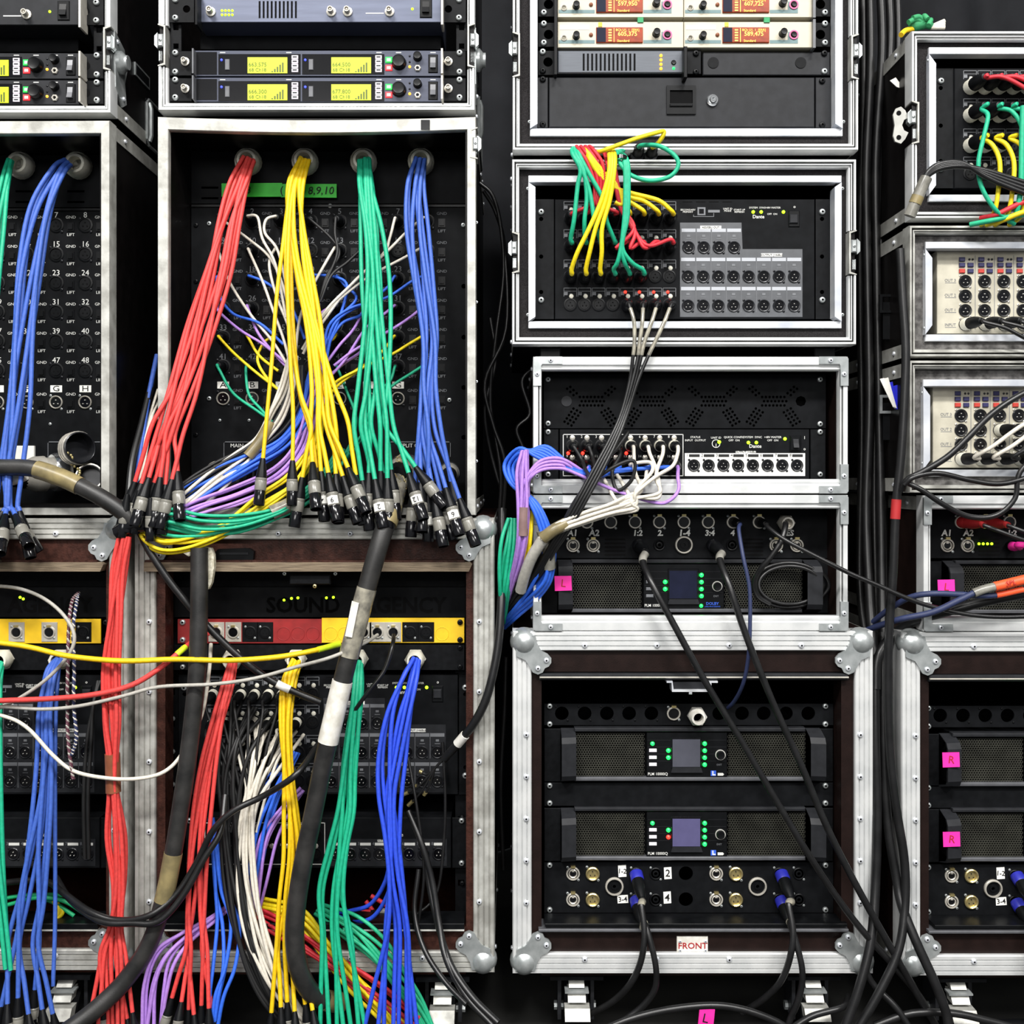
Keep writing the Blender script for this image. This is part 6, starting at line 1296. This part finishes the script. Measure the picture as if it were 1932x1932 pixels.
BL = [(962, 880, 0), (972, 915, -16), (1004, 946, -30), (1024, 985, -34), (1036, 1035, -28), (1028, 1075, -14), (998, 1120, 16), (960, 1160, 60)]
for k_ in range(6):
    j = k_ - 2.5
    rp('bright blue lead arching over the case corner, %s' % ORD[k_], 'royal', 1, (3, 4, 5, 1, 2, 6)[k_], [(1130 - k_ * 8, 898 - k_ * 2, -20), (1060, 884 - k_ * 4, -30), (1020 + j * 3, 862 - k_ * 4, -26), (985 + j * 2, 846 + k_ * 3, -14)] + [(x + j * 4, y + j * 2, d + (k_ % 2) * 10) for x, y, d in BL], 3.8)
PU = [(992, 920, -36), (987, 965, -36), (985, 1015, -34), (978, 1060, -20), (966, 1110, 12), (950, 1160, 50)]
for k_ in range(5):
    j = k_ - 2; c = (0, 1, 6, 7, 7)[k_]
    if k_ < 4: rp('purple lead gathered left of the small rack, %s' % ORD[k_], 'purple', 1, c, ([(1279, 900, -20), (1280, 925, -30), (1262, 945, -36), (1235, 948, -36), (1160, 925, -30), (1090, 895, -30)] if k_ == 3 else [(1100 - k_ * 6, 890, -20)]) + [(1060, 866 + k_ * 6, -34), (1024, 868 + k_ * 6, -36), (1002, 888 + k_ * 4, -36)] + [(x + j * 3.6, y, d + (k_ % 2) * 8) for x, y, d in PU], 3.4)
bundle('purple strand hanging straight under the mauve sleeve', 'purple', 6, 3.4, [(990, 850, -30, 12), (986, 890, -34, 18), (987, 950, -38, 16), (985, 1010, -36, 16), (977, 1060, -20, 20), (962, 1115, 14, 18), (946, 1165, 50, 14)], None, False, 'purple strands beside the cases', seed=30)
cable('mauve shrink sleeve on the purple strands', 'purple', 10, [(988, 957, -38), (987, 985, -38), (986, 1010, -36)], mat_='shrink_mauve', name='shrink_sleeve', cat='sleeve')
cable('clear grey sleeve on the bright blue leads', 'royal', 12.5, [(1024, 1000, -30), (1034, 1035, -26), (1036, 1072, -16)], mat_='heatshrink_grey', name='clear_sleeve', cat='sleeve')
bundle('bright blue strand leaving the clear grey sleeve', 'royal', 7, 3.8, [(1036, 1066, -16, 18), (1026, 1095, -8, 24), (1004, 1128, 10, 26), (974, 1158, 40, 24), (950, 1180, 80, 20)], None, False, 'bright blue strands in the gap', seed=33)
bundle('black strand below the grey braid sleeve', 'black', 6, 3.8, [(1040, 1030, -20, 14), (1018, 1065, -12, 22), (994, 1102, 4, 26), (966, 1140, 34, 24), (946, 1170, 80, 18)], None, False, 'black strands in the gap', seed=34)
bundle('green strand hanging in the gap beside the amplifier case', 'green', 6, 3.8, [(966, 978, 10, 14), (960, 1020, -6, 22), (955, 1070, -4, 24), (951, 1125, 10, 20), (948, 1175, 60, 12)], None, False, 'green strands in the gap', seed=31)
bundle('yellow strand hanging in the gap beside the amplifier case', 'bright_yellow', 3, 3.6, [(1002, 965, -10, 8), (1000, 1000, -20, 10), (994, 1045, -16, 10), (984, 1095, 10, 10)], None, False, 'yellow strands in the gap', seed=32)
# ---- speaker leads from the amplifier panel
SPK = dict(L=46, r=12, m='black_plastic', lip='plug_blue')
cable('left one of two heavy speaker leads slanting across the FRONT rack', 'black', 6.6, [(1205, 1028, 40), (1213, 1060, 10), (1232, 1105, -26), (1275, 1185, -34), (1330, 1285, -36), (1400, 1400, -36), (1470, 1520, -36), (1540, 1635, -36), (1610, 1735, -36), (1680, 1815, -34), (1735, 1880, -30), (1770, 1945, -20)], plugspec=(74, dict(SPK, lip='dark_ring', d=(.12, -1, -.2))), mat_='cable_rubber', bands=((.1, 1.0, 'heatshrink_grey', 1.2, 'grey_sleeve'),))
cable('right one of two heavy speaker leads slanting across the FRONT rack', 'black', 6.6, [(1345, 1028, 40), (1358, 1056, 10), (1376, 1105, -26), (1408, 1200, -34), (1458, 1325, -38), (1510, 1440, -40), (1560, 1560, -42), (1610, 1660, -44), (1662, 1755, -44), (1705, 1830, -40), (1745, 1900, -34), (1775, 1950, -24)], plugspec=(74, dict(SPK, lip='dark_ring', d=(.14, -1, -.2))), mat_='cable_rubber', bands=((.1, 1.0, 'heatshrink_grey', 1.2, 'grey_sleeve'),))
cable('navy network lead dropping from the connector panel into the FRONT rack', 'navy', 3.8, [(1383, 985, 40), (1394, 1000, 10), (1402, 1050, -16), (1414, 1110, -22), (1415, 1180, -24), (1412, 1240, -22), (1402, 1290, -6), (1384, 1325, 30), (1366, 1340, 60)], plugspec=(74, dict(L=34, r=9, m='black_plastic', lip='dark_ring', d=(.1, -1, -.05))))
cable('thin black lead running from the connector panel across to the right case', 'black', 4.2, [(1432, 985, 40), (1448, 994, 6), (1480, 1018, -20), (1540, 1050, -32), (1600, 1080, -36), (1660, 1106, -38), (1710, 1128, -38), (1760, 1145, -36), (1830, 1160, -34), (1900, 1164, -34), (1990, 1160, -34)], plugspec=(74, dict(L=34, r=9, m='black_plastic', lip='dark_ring', d=(.1, -1, -.05))), mat_='cable_rubber')
cable('black mains lead leaving the steel gland beside AES', 'black', 5.5, [(1481, 986, 50), (1482, 992, 20), (1474, 1020, 6), (1455, 1050, 6), (1434, 1075, 14), (1424, 1100, 26), (1430, 1125, 34), (1452, 1140, 38)], mat_='cable_rubber')
for k_, (rx, ry, d) in enumerate(((66, 42, 50), (58, 36, 46), (72, 38, 54))):
    pts = [(1488 + rx * math.cos(a) + k_ * 2, 1104 + ry * math.sin(a), d + 4 * math.sin(2 * a)) for a in [2 * math.pi * i / 12 + .3 * k_ for i in range(12)]]
    cable('black coiled lead tucked under the right amplifier handle, %s turn' % ORD[k_], 'black', 3.8, pts + [pts[0]], 'coiled lead turns', mat_='cable_rubber')
# ---- speaker plugs low in the FRONT rack and in the right rack
def spk(label, x, y, yp, pts): cable(label, 'black', 6, [(x, y, 20)] + pts, 'speaker leads on the tagged sockets', plugspec=(yp, dict(L=52, r=12, m='black_plastic', lip='collar_blue', d=(.1, -1, -.55))), mat_='cable_rubber', bands=((.2, 1.0, 'clear_sleeve', 1.15, 'clear_sleeve'),))
spk('black speaker lead from the 1-2 socket under the left tag', 1200, 1648, 47, [(1210, 1708, -14), (1216, 1760, -30), (1210, 1810, -36), (1190, 1855, -30), (1155, 1890, -10), (1110, 1915, 20)])
spk('black speaker lead from the 3-4 socket under the left tag', 1200, 1697, 47, [(1216, 1742, -20), (1228, 1780, -34), (1238, 1830, -40), (1234, 1870, -36), (1205, 1905, -30), (1160, 1935, -30)])
spk('black speaker lead from the upper right speaker socket', 1474, 1648, 47, [(1488, 1706, -14), (1496, 1755, -30), (1492, 1800, -36), (1474, 1850, -30), (1440, 1885, -10), (1400, 1910, 20)])
spk('black speaker lead from the lower right speaker socket', 1474, 1697, 47, [(1490, 1740, -20), (1504, 1785, -34), (1514, 1835, -40), (1508, 1880, -36), (1490, 1925, -30), (1478, 1960, -30)])
spk('black speaker lead from the 1-2 socket at the right edge', 1918, 1652, 47, [(1950, 1720, -14), (1956, 1800, -30), (1950, 1900, -30)])
spk('black speaker lead from the 3-4 socket at the right edge', 1918, 1702, 47, [(1952, 1760, -14), (1966, 1830, -30), (1966, 1930, -30)])
# ---- black cables hanging between the stacks
for k_, (r, pts) in enumerate(((9, [(1640, -40, 120), (1642, 120, 120), (1634, 320, 120), (1636, 520, 120), (1640, 760, 110), (1634, 960, 100), (1640, 1120, 70), (1650, 1260, 30), (1652, 1400, 10), (1655, 1540, 0), (1652, 1660, -10), (1644, 1770, -34), (1622, 1860, -50), (1590, 1950, -60)]),
                               (9, [(1660, -40, 140), (1664, 100, 140), (1652, 300, 140), (1654, 520, 140), (1658, 760, 130), (1662, 960, 110), (1664, 1120, 80), (1666, 1260, 40), (1668, 1420, 14), (1676, 1560, 0), (1692, 1660, -10), (1702, 1710, -24), (1730, 1780, -46), (1762, 1850, -60), (1786, 1915, -66), (1790, 1960, -70)]),
                               (8.5, [(1676, -40, 150), (1680, 80, 150), (1668, 260, 150), (1662, 440, 160), (1660, 640, 160), (1650, 860, 150), (1652, 1100, 120), (1660, 1300, 90)]), (8, [(1692, -40, 170), (1694, 90, 170), (1682, 220, 170), (1676, 420, 180), (1672, 640, 180), (1668, 900, 170), (1672, 1180, 130)]),
                               (8, [(1628, -40, 170), (1628, 200, 170), (1622, 480, 180), (1626, 800, 170), (1622, 1100, 140), (1640, 1240, 100)]),
                               (8.5, [(1698, 470, -8), (1703, 560, -12), (1709, 660, -16), (1706, 760, -16), (1700, 860, -16), (1690, 960, -14), (1685, 1080, -14), (1678, 1180, -12), (1675, 1300, -10), (1680, 1430, -10), (1692, 1530, -14), (1706, 1620, -18), (1708, 1700, -26), (1696, 1790, -44), (1660, 1870, -54), (1610, 1955, -60)]))):
    cable('thick black cable hanging between middle and right stacks, %s' % ('leftmost of the front pair', 'right of the front pair', 'middle of the rear three', 'right of the rear three', 'left of the rear three', 'nearest one with red tape')[k_], 'black', r, pts, mat_='cable_rubber', bands=((4.9, 5.2, 'ink_red', 1.08, 'red_tape'),) if k_ == 5 else ())
for k_, pts in enumerate(([(905, 345, 130), (930, 370, 130), (945, 430, 140), (950, 520, 150), (935, 640, 150), (925, 760, 160), (945, 900, 160), (935, 1050, 170)], [(912, 360, 140), (935, 400, 150), (952, 470, 150), (955, 620, 150), (915, 720, 150), (930, 800, 150), (952, 870, 150), (950, 960, 160)], [(925, 600, 160), (935, 680, 160), (915, 770, 160), (925, 850, 170), (950, 940, 170)], [(1010, 690, 160), (985, 720, 160), (1000, 780, 160), (975, 810, 160), (990, 860, 160), (960, 890, 160)], [(955, 1240, 90), (952, 1340, 90), (945, 1480, 100), (950, 1640, 120)])):
    cable('thin black cable in the gap left of the middle stack, %s' % ORD[k_], 'black', 4, pts, 'thin cables in the left gap', mat_='cable_rubber')
# ---- right edge
W3 = dict(L=46, r=13.5, m='black_plastic', lip='white_plastic', d=(.12, -1, .02))
for row, (col, yy) in enumerate((('dark_red', 165), ('green', 218), ('bright_yellow', 275))):
    for c in range(5):
        x = 1830 + 26.7 * c
        if row == 0: pts = [(x + 30, yy - 18, -16), (x + 60, yy - 20, -26), (x + 95, yy - 4, -30), (x + 130, yy + 20, -30)]
        elif row == 1 and c: pts = [(x + 26, yy - 14, -14), (x + 52, yy - 8, -26), (x + 72, yy + 24, -32), (x + 76, yy + 80, -34), (x + 70, yy + 150, -34)]
        elif row == 1: pts = [(x + 22, yy - 12, -14), (x + 34, yy, -26), (x + 26, yy + 40, -34), (x + 16, yy + 90, -36), (x + 22, yy + 135, -36), (x + 50, yy + 180, -34), (x + 84, yy + 205, -20)]
        else: pts = [(x + 22, yy - 14, -14), (x + 42, yy - 2, -26), (x + 56, yy + 30, -32), (x + 54, yy + 80, -34), (x + 44, yy + 130, -24), (x + 20, yy + 150, 0)]
        if row == 1 and c == 4 or row == 2 and c > 2: continue
        cable('%s lead in the %s plugged row at the right edge, %s' % (('red', 'green', 'yellow')[row], ('upper', 'middle', 'lower')[row], ORD[c]), col, 4.2, [(x, yy, 20)] + pts, '%s leads at the right edge' % ('red', 'green', 'yellow')[row], plugspec=(29, W3))
for k_, (c, pts) in enumerate((('sea_green', [(1830, 424, -6), (1870, 416, -26), (1910, 408, -30), (1960, 400, -30)]), ('bright_yellow', [(1860, 424, -6), (1890, 416, -26), (1920, 404, -34), (1960, 390, -36)]), ('dark_red', [(1850, 412, -8), (1880, 405, -30), (1915, 388, -34), (1960, 370, -34)]), ('green', [(1905, 419, -6), (1918, 400, -30), (1926, 350, -36), (1928, 260, -36), (1930, 200, -36)]))):
    cable('%s cable lying between the two right cases' % ('sea green', 'yellow', 'red', 'tall green')[k_], c, 5, pts)
for k_ in range(4):
    cable('black cable of the snake arching across the right case, %s' % ORD[k_], 'black', 5, [(1741, 352, -40), (1750, 332 - k_ * 2, -44), (1775, 318 - k_ * 3, -46), (1815, 314 - k_ * 2, -46), (1860, 322 + k_ * 4, -46), (1900, 334 + k_ * 6, -44), (1990, 362 + k_ * 8, -40)], 'black snake strands', mat_='cable_rubber')
cable('grey end sleeve of the black snake drooping over the case rail', 'black', 11, [(1748, 335, -42), (1740, 352, -41), (1728, 380, -38), (1716, 408, -34)], mat_='heatshrink_grey', name='end_sleeve', cat='sleeve', bands=((1.7, 2.2, 'heatshrink', 1.06, 'tape_band'),))
DP = dict(L=42, r=11.5, m='black_plastic', lip='white_plastic', d=(.22, -1, .0))
for k_ in range(4): cable('black lead on the lowest row of the upper splitter, %s' % ORD[k_], 'black', 3.6, [(1821 + 36.3 * k_, 612, 20), (1858 + 36 * k_, 608, -16), (1895 + 36 * k_, 618, -26), (1930 + 36 * k_, 636, -30), (1975 + 36 * k_, 660, -30)], 'leads of the upper splitter', plugspec=(35, DP), mat_='cable_rubber')
for k_ in range(4):
    x = 1813 + 36.3 * k_; cable('%s lead on the lowest row of the lower splitter, %s' % (('white', 'white', 'black', 'black')[k_], ORD[k_]), ('white', 'white', 'black', 'black')[k_], 4, [(x, 866, 20), (x + 26, 862, -16), (x + 60, 842, -28), (x + 110, 806, -32), (x + 170, 770, -32)], 'leads of the lower splitter', plugspec=(35, DP))
cable('plug in the second row of the lower splitter', 'black', 3.6, [(1885.6, 812, 20), (1915, 808, -14), (1950, 816, -24), (1990, 830, -26)], plugspec=(35, DP), mat_='cable_rubber')
cable('black cable slanting up across the lower splitter', 'black', 6, [(1702, 925, -30), (1712, 905, -40), (1745, 888, -46), (1790, 860, -50), (1830, 822, -52), (1870, 782, -52), (1920, 748, -50), (1990, 715, -46)], mat_='cable_rubber')
cable('black cable waving along the sill of the lower splitter', 'black', 5, [(1706, 915, -40), (1725, 900, -46), (1770, 893, -46), (1830, 906, -44), (1880, 913, -44), (1925, 905, -42), (1990, 880, -40)], mat_='cable_rubber')
cable('black cable sagging below the lower splitter case', 'black', 5, [(1710, 910, -36), (1740, 925, -42), (1780, 952, -42), (1830, 975, -36), (1880, 972, -36), (1915, 940, -40), (1925, 890, -42), (1980, 840, -44)], mat_='cable_rubber')
for k_, x in enumerate((1813, 1858)): cable('dark lead with a red plug on the connector panel, %s' % ORD[k_], 'black', 4, [(x, 985, 30), (x + 40, 990, 0), (x + 72, 1002, -14), (x + 110, 1016, -20), (x + 150, 1028, -20)], 'red plug leads', plugspec=(74, dict(L=46, r=10.5, m='ink_red', lip='ink_red', d=(.35, -1, -.06))), bands=((.2, 1.2, 'red_paint', 1.5, 'red_boot'),), mat_='cable_rubber')
cable('pink wrapped plug on the right connector panel', 'black', 6, [(1905, 1030, 30), (1920, 1028, 10), (1950, 1030, 0)], mat_='pink_tape', plugspec=(74, dict(L=30, r=9, m='pink_tape', lip='black_plastic')))
nv = cable('navy cable with grey sleeve and orange tape at the right edge', 'navy', 6, [(1628, 1192, 60), (1660, 1180, 20), (1700, 1168, -20), (1760, 1155, -40), (1810, 1132, -48), (1850, 1114, -50), (1890, 1104, -50), (1940, 1092, -50), (2000, 1080, -50)], bands=((4.6, 5.6, 'heatshrink_grey', 1.35, 'grey_sleeve'), (5.6, 8, 'orange_tape', 1.5, 'orange_tape')))
text('SPL', 1908, 1100, 10, -.0585, 'ink_red', nv, roll=-12)
cable('navy cable passing behind the pink L tape', 'navy', 5.5, [(1640, 1180, 60), (1670, 1155, 20), (1715, 1128, -20), (1760, 1120, -40), (1820, 1122, -42), (1870, 1124, -44), (1930, 1112, -44), (2000, 1098, -44)], bands=((5.2, 6.0, 'orange_tape', 1.1, 'orange_tape'),))
cable('dark cable curving behind the ball corners between the racks', 'black', 10, [(1652, 1300, 20), (1656, 1240, 30), (1690, 1195, 40), (1730, 1170, 20), (1800, 1150, -10), (1880, 1130, -20), (1990, 1110, -24)], mat_='cable_rubber')
# ---- floor
cable('black cable arching over the floor under the FRONT rack', 'black', 6.5, [(1120, 1950, -60), (1190, 1922, -60), (1260, 1905, -60), (1340, 1897, -60), (1400, 1904, -60), (1460, 1925, -60), (1500, 1950, -60)], mat_='cable_rubber')
cable('black cable lying on the floor between the right casters', 'black', 6, [(1480, 1950, -60), (1530, 1918, -40), (1590, 1900, -30), (1600, 1880, 10)], mat_='cable_rubber')
cable('black cable lying under the right rack', 'black', 7, [(1650, 1935, -40), (1720, 1912, -40), (1800, 1912, -40), (1880, 1930, -40), (1960, 1950, -40)], mat_='cable_rubber')
cable('black cable dropping to the floor left of the gap', 'black', 6, [(1632, 1830, -20), (1650, 1860, -26), (1690, 1900, -40), (1720, 1945, -50)], mat_='cable_rubber')
for k_, (x, y) in enumerate(((1300, 1925), (1345, 1930), (1385, 1925))):
    t = thing('speaker_connector', 'black speaker connector lying on the floor, %s from the left' % ORD[k_], 'connector', P(x, y + 20, .03), 'connectors on the floor'); xlr_end(t, P(x - 15, y + 14, .04), (.5, -.2, -.25), 1.3, 'black_plastic')
t = thing('tape_tag', 'pink tape marked L on a connector on the floor', 'tape', P(1332, 1932, 0)); obj('tape_strip', MB().prism([(1320, 1905), (1349, 1905), (1345, 1945), (1316, 1945)], -.004, -.001), 'pink_tape', t); text('L', 1331, 1922, 18, -.004, 'ink_black', t, roll=12)
t = thing('speaker_connector', 'large ribbed connector on the floor at the lower right corner', 'connector', P(1905, 1945, .02)); xlr_end(t, P(1870, 1935, .0), (.9, -.1, -.1), 2.2, 'black_plastic')
# glove on the right case
g = thing('work_glove', 'green and yellow work glove on top of the right flight case', 'glove', P(1740, 58, .06))
obj('glove_palm', MB().tube(crom([P(1716, 52, .05), P(1730, 46, .05), P(1746, 44, .05), P(1758, 50, .05)], 5), [x * S for x in (5, 9, 11, 12, 12, 12, 12, 12, 12, 12, 11, 10, 9, 8, 7, 6)], 12), 'glove_green', g, 60)
for k_, (a, b, c) in enumerate((((1740, 44), (1728, 36), (1714, 42)), ((1744, 42), (1734, 32), (1722, 34)), ((1748, 40), (1744, 30), (1750, 36)), ((1750, 46), (1756, 38), (1752, 48)))): obj('glove_finger', MB().tube(crom([P(*a, .045), P(*b, .04), P(*c, .035)], 5), 5 * S, 10), 'glove_green', g, 60)
obj('glove_thumb', MB().tube(crom([P(1724, 54, .05), P(1708, 58, .04), P(1700, 66, .03)], 5), 5 * S, 10), 'yellow_paint', g, 60)
for k_ in range(3): obj('glove_cuff', MB().tube(crom([P(1756, 52, .05), P(1768, 46 + k_ * 3, .05), P(1782, 40 + k_ * 6, .05)], 5), 4.5 * S, 10), 'cable_white', g, 60)
# open latch plate and scraps hanging on the side of the right case
pts = [(1690, 205), (1700, 201), (1708, 208), (1714, 222), (1706, 226), (1702, 236), (1706, 246), (1714, 250), (1708, 262), (1700, 271), (1689, 267), (1685, 256), (1688, 236), (1685, 216)]
o = obj('latch_plate', MB().prism(pts, .006, .010), 'grey_alu', C1)
for yy in (213, 259): obj('latch_hole', MB().cyl(1696, yy, 4.5, .0052, .008), 'void', o)
t = thing('torn_paper', 'scrap of white paper stuck behind the right case latch', 'paper', P(1690, 170, .1)); obj('paper_sheet', MB().prism([(1679, 152), (1690, 146), (1706, 168), (1692, 164)], .06, .062), 'paper', t)
t = thing('cloth_strip', 'blue and white cloth strips caught beside the lower splitter case', 'cloth', P(1690, 780, .08))
for k_, (c, a, b) in enumerate((('paper', (1664, 715), (1688, 768)), ('paper', (1672, 714), (1690, 770)), ('plug_blue', (1680, 722), (1692, 772)), ('plug_blue', (1690, 728), (1694, 772)))): obj('strip', MB().prism([(a[0] - 4, a[1]), (a[0] + 4, a[1] - 2), (b[0] + 2, b[1]), (b[0] - 3, b[1])], .05 + k_ * .003, .0515 + k_ * .003), c, t)
for dy_ in (600, 790): # buckles on the side of the right cases
    o = thing('strap_buckle', 'grey strap buckle hanging beside the %s splitter' % ('upper' if dy_ == 600 else 'lower'), 'buckle', P(1672, dy_, .1)); obj('buckle_frame', holes_panel(1660, dy_ - 45, 1686, dy_ - 10, .09, .006, [], polys=[rect(1665, dy_ - 40, 1681, dy_ - 15)]), 'zinc' if dy_ > 700 else 'black_plastic', o); obj('strap', MB().pbox(1666, dy_ - 30, 1682, dy_ + 40, .095, .098), 'black_plastic', o)
